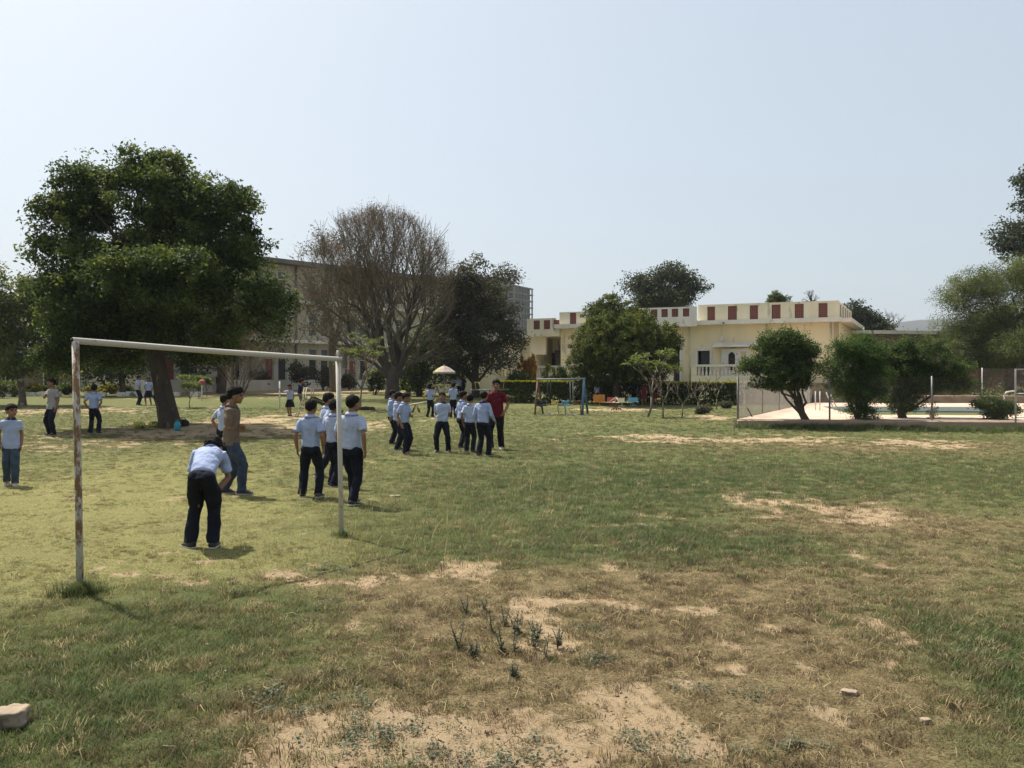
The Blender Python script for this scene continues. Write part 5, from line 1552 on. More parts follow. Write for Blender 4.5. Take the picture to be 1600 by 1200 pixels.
            shirt_mb.tube(pts, [r_ * (.94 + .06 * bw) for r_ in rr], 12)
    # legs
    UL, LL = .246 * k, .232 * k
    tro = MB(); shoes = []
    tro_r = (.070, .058, .047, .042, .043)
    for s, ft in ((-1, feet[0]), (1, feet[1])):
        hip = P + R_at[0] @ Vector((s * .050 * bw, 0, -.012)) * k
        fx, fy, fyaw = ft[:3]; lift = ft[3] if len(ft) > 3 else 0; pitch = ft[4] if len(ft) > 4 else 0
        A = Vector((fx * k, fy * k, (.047 + lift) * k))
        Rf = Matrix.Rotation(rad(fyaw), 3, 'Z') @ Matrix.Rotation(rad(-pitch), 3, 'X')
        kp = ft[5] if len(ft) > 5 else None
        K, A = ik(hip, A, UL, LL, Vector(kp) if kp else Rf @ Y)
        mb.tube([hip + Z * .01 * k, hip.lerp(K, .3), K, K.lerp(A, .3), A], [.048 * k, .046 * k, .035 * k, .034 * k, .023 * k], 10)
        toe = A + Rf @ Vector((0, .075, -.026)) * k
        mb.tube([A, A + Rf @ Vector((0, .03, -.014)) * k, toe], [.023 * k, .022 * k, .016 * k], 8)
        if not skirt:
            hem = K.lerp(A, 1.06)
            tro.ellipsoid(hip + R_at[0] @ Vector((0, -.010, -.012)) * k, (.060 * k * bw, .072 * k * bw, .056 * k), R_at[0])
            tro.tube([hip - R_at[0] @ Z * .012 * k, hip.lerp(K, .3), hip.lerp(K, .7), K, K.lerp(A, .35), K.lerp(A, .75), hem], [.060 * k * bw, .063 * k * bw, .054 * k, .047 * k, .046 * k, .042 * k, .0435 * k], 12)
        # shoe: lofted upper on a flat sole
        sh = MB(); rings = []
        for yy, w, h0, h1 in ((-.045, .018, -.044, -.004), (-.034, .027, -.046, .006), (-.01, .030, -.046, .010), (.03, .029, -.046, -.002), (.065, .033, -.046, -.014), (.09, .029, -.045, -.022), (.105, .016, -.043, -.030)):
            c = A + Rf @ Vector((0, yy, (h0 + h1) / 2)) * k
            rings.append((c, Rf @ X, Rf @ Z, w * k, (h1 - h0) / 2 * k))
        sh.loft(rings, 12); so = MB()
        rings = []
        for yy, w in ((-.047, .02), (-.035, .030), (.03, .031), (.065, .035), (.092, .031), (.108, .017)):
            rings.append((A + Rf @ Vector((0, yy, -.0415)) * k, Rf @ X, Rf @ Z, w * k, .0065 * k))
        so.loft(rings, 12)
        shoes.append((sh, so))
    body = voxel(mb, vox, 1)
    o = link_mesh('person', body, [globals()[skin], EYEM, LIPM])
    # eyes, brows and lips by place on the face
    n = len(body.polygons)
    ce = np.empty(n * 3, dtype=np.float32); body.polygons.foreach_get('center', ce); ce = ce.reshape(-1, 3)
    Ri = np.array(Rh.transposed()); loc = (ce - np.array(hc)) @ Ri.T / HS
    mi = np.zeros(n, dtype=np.int32)
    for s in (-1, 1):
        mi[(np.abs(loc[:, 0] - s * .019) < .0095) & (np.abs(loc[:, 2] - .004) < .0048) & (loc[:, 1] > .025)] = 1
        mi[(np.abs(loc[:, 0] - s * .021) < .014) & (np.abs(loc[:, 2] - .0185) < .003) & (loc[:, 1] > .025)] = 1
    mi[(np.abs(loc[:, 0]) < .017) & (np.abs(loc[:, 2] + .038) < .0055) & (loc[:, 1] > .04)] = 2
    body.polygons.foreach_set('material_index', mi)
    o.location = base; o.rotation_euler = (0, 0, rad(yaw))
    tag(o, label, 'person', group)
    # hair: cap on the skull, longer over the nape
    hm = MB(); hm.ellipsoid((0, 0, 0), (1, 1, 1), None, 34, 24)
    hv = np.array(hm.v); th = np.arctan2(hv[:, 0], hv[:, 1])          # 0 = front
    el = hv[:, 2]
    front = np.cos(th)
    line = np.where(front > 0, -.25 + .66 * np.clip(front, 0, 1) ** 1.3, -.25 + .78 * front)       # hairline height
    if hair == 'long': line = np.where(front > .2, .40 * front, -.95)
    line = line + (fbm(hv * 4.0 + seed * 1.7, seed + 9, 3) - .5) * .55
    cov = sstep(-.26, .12, el - line)
    nz_ = fbm(hv * 5 + seed, seed, 3) - .5
    thick = (.0045 + .009 * np.clip(el, 0, 1) + .016 * nz_ + .008 * (fbm(hv * 14 + seed, seed + 4, 2) - .5)) * (rng.uniform(.8, 1.25) if hair != 'thick' else 1.55)
    fringe = np.where((front > .5) & (el > .15) & (el < .75), .004, 0)
    R3 = np.stack([hv[:, 0] * .0505, hv[:, 1] * .0615, hv[:, 2] * .0545], 1)
    scale_ = np.where(cov > 0, cov * (thick + fringe), 0)[:, None] - (1 - cov)[:, None] * .012
    hvp = (R3 + hv * scale_ + np.array([0, -.006, .014])) * HS
    if hair == 'long':
        back_ = (front < -.1) & (el < .1)
        hvp[back_, 2] -= .05 * HS
    Rn = np.array(Rh); hvp = hvp @ Rn.T + np.array(hc)
    hm.v = [tuple(v) for v in hvp]
    hm.build('hair', HAIR, o)
    # shirt
    def ring(t, a, b):
        if t < 0: c, M = spine[0] + R_at[0] @ Z * (t * .323 * k), R_at[0]
        else: c, M = sp(t)
        return (c, M @ X, M @ Y, a * bw * k, b * bw * k)
    up_ = torso_rings(.011 if tuck else .014, .30, .99)
    if tuck: rings = [ring(.015, .101, .080), ring(.07, .106, .084), ring(.18, .103, .079)] + up_
    else: rings = [ring(-.17, .124, .098), ring(-.05, .120, .094), ring(.12, .111, .086)] + up_
    shirt_mb.loft(rings, 22)
    sm = voxel(shirt_mb, vox, 2, wr=.013 * k, seed=seed)
    so_ = link_mesh('shirt', sm, globals()[shirt], o)
    if collar:
        cm = MB(); c0 = nb + Rc @ Vector((0, 0, -.012)) * k; ring_in, ring_out, vs = [], [], []
        nseg = 20
        for j in range(nseg + 1):
            a = math.pi / 2 + .28 + (2 * math.pi - .56) * j / nseg
            dv = Rc @ Vector((math.cos(a), math.sin(a), 0))
            front_ = max(0, math.sin(a))
            vs.append(c0 + dv * .039 * k + Rc @ Z * (.026 - .012 * front_) * k); vs.append(c0 + dv * .060 * k - Rc @ Z * (.006 + .020 * front_ ** 2) * k)
            vs.append(c0 + dv * .043 * k + Rc @ Z * (.028 - .012 * front_) * k); vs.append(c0 + dv * .066 * k - Rc @ Z * (.006 + .024 * front_ ** 2) * k)
        fs = []
        for j in range(nseg):
            i0, i1 = 4 * j, 4 * (j + 1)
            fs += [(i0, i1, i1 + 1, i0 + 1), (i0 + 2, i0 + 3, i1 + 3, i1 + 2), (i0, i0 + 2, i1 + 2, i1), (i0 + 1, i1 + 1, i1 + 3, i0 + 3)]
        fs += [(0, 1, 3, 2), (4 * nseg, 4 * nseg + 2, 4 * nseg + 3, 4 * nseg + 1)]
        cm.add(vs, fs, True); cm.build('collar', globals()[collar_mat] if collar_mat else globals()[shirt], so_)
    # trousers or skirt
    if skirt:
        sk = MB(); rings = []
        c0, M0 = sp(.06)
        for t, a, b in ((0, .092, .072), (-.05, .108, .088), (-.12, .128, .106), (-.20, .145, .122), (-.245, .152, .130)):
            rings.append((c0 + Z * t * k, M0 @ X, M0 @ Y, a * k, b * k))
        n_ = 40; vs, fs = [], []
        for i, (c, u, v, a, b) in enumerate(rings):
            for q in range(n_):
                an = 6.2832 * q / n_; pl_ = 1 + (.07 * i / 4) * (1 if q % 2 else -1)
                vs.append(c + u * (a * pl_ * math.cos(an)) + v * (b * pl_ * math.sin(an)))
        for i in range(4):
            for q in range(n_): fs.append((i * n_ + q, (i + 1) * n_ + q, (i + 1) * n_ + (q + 1) % n_, i * n_ + (q + 1) % n_))
        fs.append(tuple(range(n_))); sk.add(vs, fs); sk.build('skirt', globals()[trousers], o)
    else:
        rr = torso_rings(.006, -.21, .0)
        rr += [ring(.03, .091, .069), ring(.075, .084, .062)]
        tro.loft(rr, 22)
        tm_ = voxel(tro, vox, 2, wr=.012 * k, seed=seed + 50)
        to = link_mesh('trousers', tm_, globals()[trousers], o)
    for sh, so in shoes:
        s_ = sh.build('shoe', globals()[shoe], o)
        if sole: so.build('sole', SOLE, s_)
    PEOPLE.append(o)
    return o

HIPS = (.0, -.035, -.262)          # hand on the hip
FOLD = (-.11, .095, -.165)
BEHIND = (-.065, -.10, -.27)

# ---------------------------------------------------------------- near group
person('schoolboy bending far forward with hands on knees, guarding the goal mouth', 318, 858, 1.52, 8, vox=.0075, lean=78, bend=42, head=(6, 8, 0), pel=(.0, -.035, -.03),
       feet=((-.095, .05, 34, 0, 0, (-.05, 1, 0)), (.055, .03, -2)), handL=(-.01, -.11, -.27, 1), handR=(-.04, -.08, -.25, 1), poleL=(.5, .6, 0), poleR=(.5, .6, 0), hair='thick', build=.92)
person('young man in tan-brown shirt and blue jeans with folded arms, seen side-on', 361, 772, 1.60, -78, vox=.008, lean=2, shirt='SHIRT_B', trousers='JEANS', handL=FOLD, handR=(-.10, .085, -.185), poleL=(.6, -.5, -.7), poleR=(.6, -.5, -.7),
       feet=((-.05, -.07, 4), (.055, .10, -8)), tuck=False, head=(-4, -4, 0), hair='thick', sleeve=.9, collar=True)
person('schoolboy half hidden behind the young man in the tan-brown shirt', 350, 732, 1.40, -35, vox=.010, handL=HIPS, poleL=(1, -.6, 0), head=(-10, 0, 0), shirt='SHIRT_W')
person('small boy in untucked pale shirt and grey-blue jeans, walking alone beyond the rusty goalpost', 17, 758, 1.29, -152, vox=.0075, trousers='JEANS_G', tuck=False, collar_mat='COLLAR_N',
       head=(30, 2, 0), feet=((-.05, .10, 2), (.045, -.08, -4, .012, 14)), shoe='SHOE_W', handL=(.04, .03, -.30), handR=(.06, .02, -.28), sleeve=.6)
person('schoolboy seen from behind, arms hanging, the outermost of four by the clean goalpost', 485, 777, 1.42, -4, vox=.0075, feet=((-.085, -.005, 14), (.085, .0, -10)), head=(-8, 2, 0), handL=(.085, -.01, -.29), handR=(.07, .02, -.285), build=1.05, group='boys by the clean goalpost')
person('schoolboy stepping forward with one foot behind, between two others by the clean goalpost', 511, 745, 1.47, -55, vox=.0085, feet=((-.05, .12, 4), (.05, -.13, -6, .01, 10)), head=(-14, 0, 0), handL=(.02, .07, -.285), handR=(.04, -.08, -.28), shirt='SHIRT_W', group='boys by the clean goalpost', build=1.04)
person('shorter schoolboy standing right behind the clean goalpost', 521, 760, 1.38, -30, vox=.0085, feet=((-.05, .02, 6), (.05, -.05, -6)), head=(-12, 0, 0), shirt='SHIRT_W', group='boys by the clean goalpost')
person('tallest schoolboy walking away just past the clean goalpost, one arm swinging free', 549, 789, 1.50, -12, vox=.0072, feet=((-.02, .11, 3), (.045, -.085, -5, .008, 6)), head=(-22, 0, 0), handL=(.05, .09, -.275), handR=(.095, -.03, -.285), shirt='SHIRT_W', build=1.08, curl=.8, group='boys by the clean goalpost')

# ---------------------------------------------------------------- teacher's group
G = 'pupils listening to the man in maroon'
person('man in maroon polo shirt and dark trousers gesturing with one hand to boys', 776, 702, 1.72, 168, vox=.009, shirt='SHIRT_R', trousers='TROU_B', skin='SKIN', feet=((-.07, .0, 10), (.075, .03, -12)), head=(6, 4, 0),
       handR=(-.02, .185, -.19), poleR=(.8, -.5, -.4), handL=(.08, .10, -.255), poleL=(.7, -.8, 0), curl=.9, shoe='SHOE_W', tuck=False, build=1.08, hair='thick')
person('schoolboy facing the camera with hands behind his back and feet apart', 691, 707, 1.42, 178, vox=.009, group=G, feet=((-.10, .0, 18), (.09, .0, -16)), handL=BEHIND, handR=BEHIND, poleL=(1, -.3, .2), poleR=(1, -.3, .2), head=(-8, 10, 0), shirt='SHIRT_W', build=1.1, collar_mat='COLLAR_N')
person('schoolboy with folded arms and crossed stance in brown shoes, looking sideways', 632, 710, 1.44, -120, vox=.009, group=G, feet=((-.03, .0, 8), (.10, .09, -20)), pel=(.0, .0, -.01), handL=(-.09, .15, -.17), handR=(.06, .03, -.29), poleL=(.5, -.3, -1), head=(24, -8, 0), shoe='SHOE_BR', build=1.03)
person('schoolboy standing in a loose shirt directly behind the boy in brown shoes', 621, 703, 1.40, -95, vox=.010, group=G, sleeve=1.2, head=(10, 0, 0), shirt='SHIRT_W')
person('hindmost boy of the file of three, in a long-sleeved pale shirt', 612, 694, 1.42, -88, vox=.010, group=G, sleeve=1.2, head=(4, 0, 0))
person('long-sleeved boy half hidden behind the back-turned pupil before the man in maroon', 721, 700, 1.42, -60, vox=.010, group=G, sleeve=1.2, feet=((-.08, .03, 10), (.06, -.05, -4)), lean=4, handL=(.05, .05, -.27), head=(-8, 6, 0))
person('pupil with his back turned in a short-sleeved white shirt, before the man in maroon', 734, 707, 1.36, -12, vox=.009, group=G, feet=((-.06, .0, 8), (.06, -.02, -8)), handL=(.06, .0, -.285), shirt='SHIRT_W', lean=2)
person('long-sleeved boy stepping beside the man in maroon, one hand held out low', 754, 713, 1.46, -28, vox=.009, group=G, feet=((-.05, -.03, 4), (.055, .09, -10)), sleeve=1.2, handR=(.11, .12, -.24), handL=(.04, .05, -.28), head=(18, 2, 0), lean=5, collar_mat='COLLAR_N')
person('pupil seen from the side with her hair tied, standing by the seesaw', 672, 652, 1.36, -20, vox=.012, hair='long', handL=(-.04, .12, -.2), handR=(-.05, .12, -.2), head=(-30, 12, 0), feet=((-.06, -.06, 5), (.05, .06, -8)), group='pupils at the play equipment')
person('pupil seen from behind, hands in front, beyond the boy with hands behind his back', 708, 653, 1.42, 10, vox=.012, handL=(-.05, .13, -.2), handR=(-.05, .13, -.2), head=(6, 20, 0), group='pupils at the play equipment', shirt='SHIRT')
person('pupil in a pale shirt standing under the edge of the parasol', 717, 621, 1.45, -10, vox=.014, handL=(.0, .12, -.2), group='pupils at the play equipment')
person('pupil leaning in under the parasol beside its pole', 707, 620, 1.40, -50, vox=.014, handR=(.0, .14, -.2), lean=10, head=(0, 10, 0), shirt='SHIRT_W', trousers='SHIRT_RED', group='pupils at the play equipment')
person('dark-clothed figure standing beyond the parasol', 724, 620, 1.42, 40, vox=.014, shirt='SHIRT_N', group='pupils at the play equipment')

# ---------------------------------------------------------------- under the shade tree
person('man in a grey tee with one hand at his chin, in the tree shade', 82, 680, 1.74, 155, vox=.009, shirt='SHIRT_G', feet=((-.075, .03, 10), (.10, -.02, -14)), handL=(.03, .03, -.30), handR=(-.13, .16, -.075), poleR=(.5, .3, -1), tuck=False, collar=False, head=(-20, 4, 0), shoe='SHOE', build=1.06)
person('schoolboy with his back turned and hands on hips in the tree shade', 147, 678, 1.54, 4, vox=.010, handL=HIPS, handR=HIPS, poleL=(1, -.6, 0), poleR=(1, -.6, 0), head=(8, 10, 0), feet=((-.08, .0, 10), (.08, .0, -10)))
person('boy standing side-on in a tucked shirt, by the girl in the dark skirt', 216, 643, 1.55, -45, vox=.013, head=(-14, 0, 0), d=44.5, group='three pupils beyond the shade tree')
person('girl in a dark skirt with both hands on her hips', 232, 643, 1.46, 178, vox=.012, handL=HIPS, handR=HIPS, poleL=(1, -.4, 0), poleR=(1, -.4, 0), skirt=True, hair='long', feet=((-.10, 0, 10), (.10, 0, -10)), shoe='SHOE_W', d=44.5, group='three pupils beyond the shade tree')
person('pupil half hidden by the trunk of the shade tree', 245, 643, 1.52, 120, vox=.013, d=44.8, shirt='SHIRT_W', group='three pupils beyond the shade tree')

# ---------------------------------------------------------------- by the slide
person('girl in a dark skirt reaching out to touch the thin white post', 453, 650, 1.30, 165, vox=.011, skirt=True, hair='long', handR=(.25, .05, .05), poleR=(.3, -.6, -1), shoe='SHOE', feet=((-.035, 0, 4), (.035, 0, -4)))
person('child in dark top and grey trousers climbing the ladder of the slide', 468, 650, 1.28, -75, vox=.011, shirt='SHIRT_N', trousers='TROU_K', foot_z=tz(-9.0, 35.5) + .25, d=35.6, handL=(.0, .2, -.06), handR=(.0, .2, -.06), lean=10, feet=((-.05, .0, 2), (.05, .07, -2, .12)), collar=False)

# ---------------------------------------------------------------- in the shade of the round tree
Q = 'children in the shade of the round tree'
person('child standing nearest the orange roundabout seat in the shade', 933, 632, 1.22, -150, vox=.014, group=Q, trousers='TROU', shirt='SHIRT')
person('pale-shirted child beside the trunk of the round tree', 957, 630, 1.34, 150, vox=.014, group=Q)
person('dark-topped child just behind the roundabout post', 946, 629, 1.12, 170, vox=.014, group=Q, shirt='SHIRT_N')
person('smaller dark-topped child between the roundabout post and the round tree trunk', 968, 631, 1.12, 200, vox=.014, group=Q, shirt='SHIRT_N', trousers='TROU_B')
person('tall dark figure leaning by the blue roundabout seat', 992, 632, 1.40, 130, vox=.014, group=Q, shirt='SHIRT_N', trousers='TROU_B', skirt=False, lean=6)
person('girl in a red frock in the shade behind the leafy plumeria trunk', 1006, 633, 1.22, 170, vox=.013, group=Q, shirt='SHIRT_RED', trousers='SHIRT_RED', skirt=True, hair='long')
person('child in a navy top looking over the plumeria branches', 1018, 632, 1.36, 190, vox=.013, group=Q, shirt='SHIRT_N', trousers='TROU')
person('child in red shorts and dark top at the outer edge of the shade', 1024, 633, 1.30, 150, vox=.013, group=Q, shirt='SHIRT_N', trousers='SHIRT_RED', skirt=True)
print('people', len(PEOPLE))
# ================================================================ goal
def rust_paint(name, amount):
    m = bpy.data.materials.new(name); m.use_nodes = True
    nt = m.node_tree; b = nt.nodes['Principled BSDF']; L = nt.links.new
    tc = nd(nt, 'ShaderNodeTexCoord'); mp = nd(nt, 'ShaderNodeMapping'); mp.inputs['Scale'].default_value = (1, 1, .4)
    L(tc.outputs['Object'], mp.inputs[0])
    n = nd(nt, 'ShaderNodeTexNoise'); n.inputs['Scale'].default_value = 11; n.inputs['Detail'].default_value = 9; n.inputs['Roughness'].default_value = .7; L(mp.outputs[0], n.inputs['Vector'])
    n2 = nd(nt, 'ShaderNodeTexNoise'); n2.inputs['Scale'].default_value = 60; n2.inputs['Detail'].default_value = 4; L(tc.outputs['Object'], n2.inputs['Vector'])
    r = nd(nt, 'ShaderNodeMapRange'); r.inputs[1].default_value = amount; r.inputs[2].default_value = amount + .06; L(n.outputs['Fac'], r.inputs[0])
    paint = nd(nt, 'ShaderNodeMixRGB'); paint.inputs[1].default_value = (.52, .48, .42, 1); paint.inputs[2].default_value = (.38, .345, .29, 1); L(n2.outputs['Fac'], paint.inputs[0])
    rust = nd(nt, 'ShaderNodeMixRGB'); rust.inputs[1].default_value = (.055, .03, .02, 1); rust.inputs[2].default_value = (.30, .15, .055, 1); L(n2.outputs['Fac'], rust.inputs[0])
    mx = nd(nt, 'ShaderNodeMixRGB'); L(r.outputs[0], mx.inputs[0]); L(paint.outputs[0], mx.inputs[1]); L(rust.outputs[0], mx.inputs[2])
    L(mx.outputs[0], b.inputs['Base Color']); b.inputs['Roughness'].default_value = .75
    bp = nd(nt, 'ShaderNodeBump'); bp.inputs['Strength'].default_value = .4; bp.inputs['Distance'].default_value = .004; L(n.outputs['Fac'], bp.inputs['Height']); L(bp.outputs[0], b.inputs['Normal'])
    return m

def build_goal():
    l0 = ground_at(125, 925); r0 = ground_at(534, 838)
    L0 = Vector((l0[0], l0[1], tz(*l0))); R0 = Vector((r0[0], r0[1], tz(*r0)))
    LT = at(118, 534, l0[1] + .03); RT = at(528, 560, r0[1] + .03)
    t = thing('football_goal', 'white-painted steel football goal frame, one post brown with rust, without a net', 'goal', L0)
    mb = MB(); q = Vector((0, 0, 0)); mb.tube([q - Vector((0, 0, .15)), q.lerp(LT - L0, .33), q.lerp(LT - L0, .66), LT - L0], .0275, 14)
    o = mb.build('post', rust_paint('rusty_paint', .475), t); o['label'] = 'post mostly brown with rust'
    mb = MB(); b0 = R0 - L0; tp = RT - L0; mb.tube([b0 - Vector((0, 0, .15)), b0.lerp(tp, .5), tp], .0265, 14)
    mb.tube([tp, tp + Vector((0, 0, .09))], .014, 8)
    mb.build('post', rust_paint('worn_paint', .60), t)
    mb = MB(); a = LT - L0 + Vector((-.02, .0, .01)); mb.tube([a, a.lerp(tp, .5) + Vector((0, 0, -.012)), tp + Vector((.03, .0, -.01))], [.0265, .0265, .026], 14)
    mb.build('crossbar', rust_paint('flaking_paint', .60), t)
    mb = MB(); mb.tube([a - Vector((.012, 0, 0)), a + Vector((.002, 0, 0))], [.021, .023], 12); mb.build('pipe_end', pm('rust_dark', (.05, .028, .02), (.10, .05, .03), rough=.9), t)
build_goal()

# ================================================================ small things on the ground
M_ROCK = pm('sandstone', (.30, .235, .165), (.20, .16, .115), scale=7, rough=.95, bump=.8, bscale=18, spots=((.13, .095, .065), 5, .6))
M_ROCK2 = pm('pale_stone', (.42, .35, .26), (.33, .27, .19), scale=9, rough=.95, bump=.7, bscale=26)
def rock(name, label, cat, px, py, size, mat, seed, rot=0.0, sink=.25, blocky=.75):
    x, y = ground_at(px, py)
    bm = bmesh.new(); bmesh.ops.create_cube(bm, size=2.0)
    bmesh.ops.subdivide_edges(bm, edges=bm.edges[:], cuts=9, use_grid_fill=True)
    vs = np.array([v.co[:] for v in bm.verts])
    sph = vs / np.linalg.norm(vs, axis=1, keepdims=True)
    vs = vs * blocky + sph * (1 - blocky) * 1.2
    vs += sph * ((fbm(vs * 1.3 + seed, seed, 4) - .5) * .8)[:, None]
    vs += sph * ((fbm(vs * 4 + seed, seed + 3, 3) - .5) * .22)[:, None]
    vs[:, 0] *= size[0] / 2; vs[:, 1] *= size[1] / 2; vs[:, 2] *= size[2] / 2
    for v, c in zip(bm.verts, vs): v.co = c
    me = bpy.data.meshes.new(name); bm.to_mesh(me); bm.free()
    me.polygons.foreach_set('use_smooth', np.ones(len(me.polygons), dtype=bool))
    o = link_mesh(name, me, mat); o.location = (x, y, tz(x, y) + size[2] * (.5 - sink)); o.rotation_euler = (0, 0, rot)
    tag(o, label, cat); return o
rock('stone_block', 'rough sandstone block lying in the green grass at the photo edge', 'stone', 2, 1136, (.22, .14, .11), M_ROCK, 3, .12, .22, .85)
rock('flat_stone', 'small flat pale stone lying on the dry brown grass', 'stone', 1328, 1086, (.085, .055, .03), M_ROCK, 5, -.5, .2, .8)
rock('flat_stone', 'brick-sized flat stone in the grass past the clean goalpost', 'stone', 617, 777, (.15, .09, .035), M_ROCK, 8, .1, .2, .92)
rock('flat_stone', 'little pale stone at the edge of the green grass, beyond the flat stone', 'stone', 1447, 1129, (.045, .04, .025), M_ROCK, 9, .3, .25, .7)
rock('kerb_stone', 'pale rounded stone at the foot of the leaning pool shrub', 'stone', 1268, 665, (.42, .30, .28), M_ROCK2, 12, .2, .2, .5)
rock('kerb_stone', 'dark round stone against the pool kerb near its corner', 'stone', 1226, 661, (.26, .2, .2), pm('dark_stone', (.07, .055, .045), (.1, .08, .06), scale=6, rough=.95), 13, .2, .2, .4)
rock('kerb_stone', 'low grey stone between the two pool shrubs', 'stone', 1288, 664, (.34, .25, .16), pm('grey_stone', (.2, .19, .17), (.15, .14, .12), scale=6, rough=.95), 14, .2, .2, .5)
for k, (px, py, w, lab) in enumerate(((1190, 664, .9, 'long low slab of broken kerb in the grass near the fence corner'), (1165, 659, .5, 'short broken kerb slab right at the fence corner'), (1212, 665, .5, 'broken kerb slab beside the dark round stone'))):
    rock('kerb_slab', lab, 'stone', px, py, (w, .22, .10), M_ROCK, 20 + k, .03 * k, .3, .9)
rock('tree_stump', 'short cut stump in the grass beside the small plumeria', 'stump', 572, 641, (.7, .25, .2), BARK_DARK, 31, 0, .2, .8)

def ball(label, px, py, r, mat, seed):
    x, y = ground_at(px, py)
    bm = bmesh.new(); bmesh.ops.create_icosphere(bm, subdivisions=3, radius=r)
    me = bpy.data.meshes.new('football'); bm.to_mesh(me); bm.free(); me.polygons.foreach_set('use_smooth', np.ones(len(me.polygons), dtype=bool))
    o = link_mesh('football', me, mat); o.location = (x, y, tz(x, y) + r); o.rotation_euler = (seed, seed * 2, 0)
    tag(o, label, 'ball', 'footballs at the foot of the shade tree')
def ball_mat(name, c1, c2):
    m = bpy.data.materials.new(name); m.use_nodes = True; nt = m.node_tree; b = nt.nodes['Principled BSDF']
    tc = nd(nt, 'ShaderNodeTexCoord'); v = nd(nt, 'ShaderNodeTexVoronoi'); v.inputs['Scale'].default_value = 9.0; nt.links.new(tc.outputs['Object'], v.inputs['Vector'])
    r = nd(nt, 'ShaderNodeValToRGB'); r.color_ramp.elements[0].position = .0; r.color_ramp.elements[0].color = (*c2, 1); r.color_ramp.elements[1].position = .42; r.color_ramp.elements[1].color = (*c1, 1); r.color_ramp.interpolation = 'CONSTANT'
    nt.links.new(v.outputs['Distance'], r.inputs[0]); nt.links.new(r.outputs[0], b.inputs['Base Color']); b.inputs['Roughness'].default_value = .5
    return m
BY = ball_mat('yellow_ball_skin', (.62, .50, .03), (.46, .40, .05)); BG = ball_mat('yellow_green_ball_skin', (.40, .40, .05), (.06, .07, .03))
ball('bright yellow football, the outermost of those at the tree foot', 213.5, 668, .112, BY, .3)
ball('yellow football with dark panels, beside the bright yellow one', 222, 669.5, .112, BG, .9)
ball('dull yellow-green football closest to the tree trunk', 242, 668, .112, BG, 1.9)
ball('dull yellow football half behind the one closest to the trunk', 236, 667.5, .105, BY, 2.4)

def build_bottle():
    x, y = ground_at(277, 673)
    t = thing('water_bottle', 'turquoise water bottle standing at the foot of the shade tree', 'bottle', (x, y, tz(x, y)))
    mt = pm('turquoise_plastic', (.03, .26, .33), (.025, .22, .29), rough=.35)
    mb = MB(); prof = [(0, .085), (.03, .10), (.20, .10), (.25, .085), (.29, .05), (.31, .045)]
    mb.tube([(0, 0, z) for z, _ in prof], [r for _, r in prof], 16); mb.build('bottle_body', mt, t)
    mb = MB(); mb.tube([(0, 0, .311), (0, 0, .36)], [.052, .048], 14); mb.build('cap', pm('dark_teal_plastic', (.02, .12, .16), (.02, .1, .13), rough=.4), t)
    x, y = ground_at(286, 666)
    t = thing('school_bag', 'small dark bag lying against the root of the shade tree, behind the turquoise bottle', 'bag', (x, y, tz(x, y)))
    bmm = pm('dark_bag_cloth', (.02, .018, .02), (.03, .026, .025), rough=.9)
    mb = MB(); mb.loft([(Vector((-.2, 0, .10)), Vector((0, 1, 0)), Vector((0, 0, 1)), .05, .07), (Vector((-.12, 0, .12)), Vector((0, 1, 0)), Vector((0, 0, 1)), .11, .12), (Vector((.1, 0, .12)), Vector((0, 1, 0)), Vector((0, 0, 1)), .11, .12), (Vector((.2, 0, .10)), Vector((0, 1, 0)), Vector((0, 0, 1)), .05, .08)], 12)
    mb.build('bag_body', bmm, t)
    mb = MB(); mb.tube([(-.1, 0, .22), (-.06, 0, .30), (.06, 0, .30), (.1, 0, .22)], .012, 6); mb.build('strap', bmm, t)
build_bottle()

# ================================================================ playground
P_BLUE = pm('sky_blue_paint', (.06, .13, .19), (.045, .095, .14), scale=5, rough=.55, spots=((.12, .07, .04), 6, .66))
P_LBLUE = pm('pale_blue_paint', (.16, .34, .42), (.12, .27, .34), scale=5, rough=.55)
P_YEL = pm('faded_yellow_paint', (.50, .43, .12), (.38, .31, .10), scale=5, rough=.6, spots=((.2, .13, .05), 6, .66))
P_CREAM = pm('cream_paint', (.62, .57, .40), (.5, .45, .3), scale=5, rough=.6)
P_BROWN = pm('rust_brown_paint', (.10, .055, .035), (.15, .085, .05), scale=6, rough=.8)
P_DARK = pm('dark_green_paint', (.02, .03, .025), (.035, .04, .035), scale=6, rough=.6)
P_GREY = pm('grey_steel_paint', (.22, .23, .24), (.16, .165, .17), scale=6, rough=.6)
P_ORANGE = pm('orange_board', (.48, .22, .05), (.38, .17, .04), scale=5, rough=.6)
P_PINK = pm('pink_red_paint', (.38, .10, .10), (.3, .08, .08), scale=5, rough=.6)

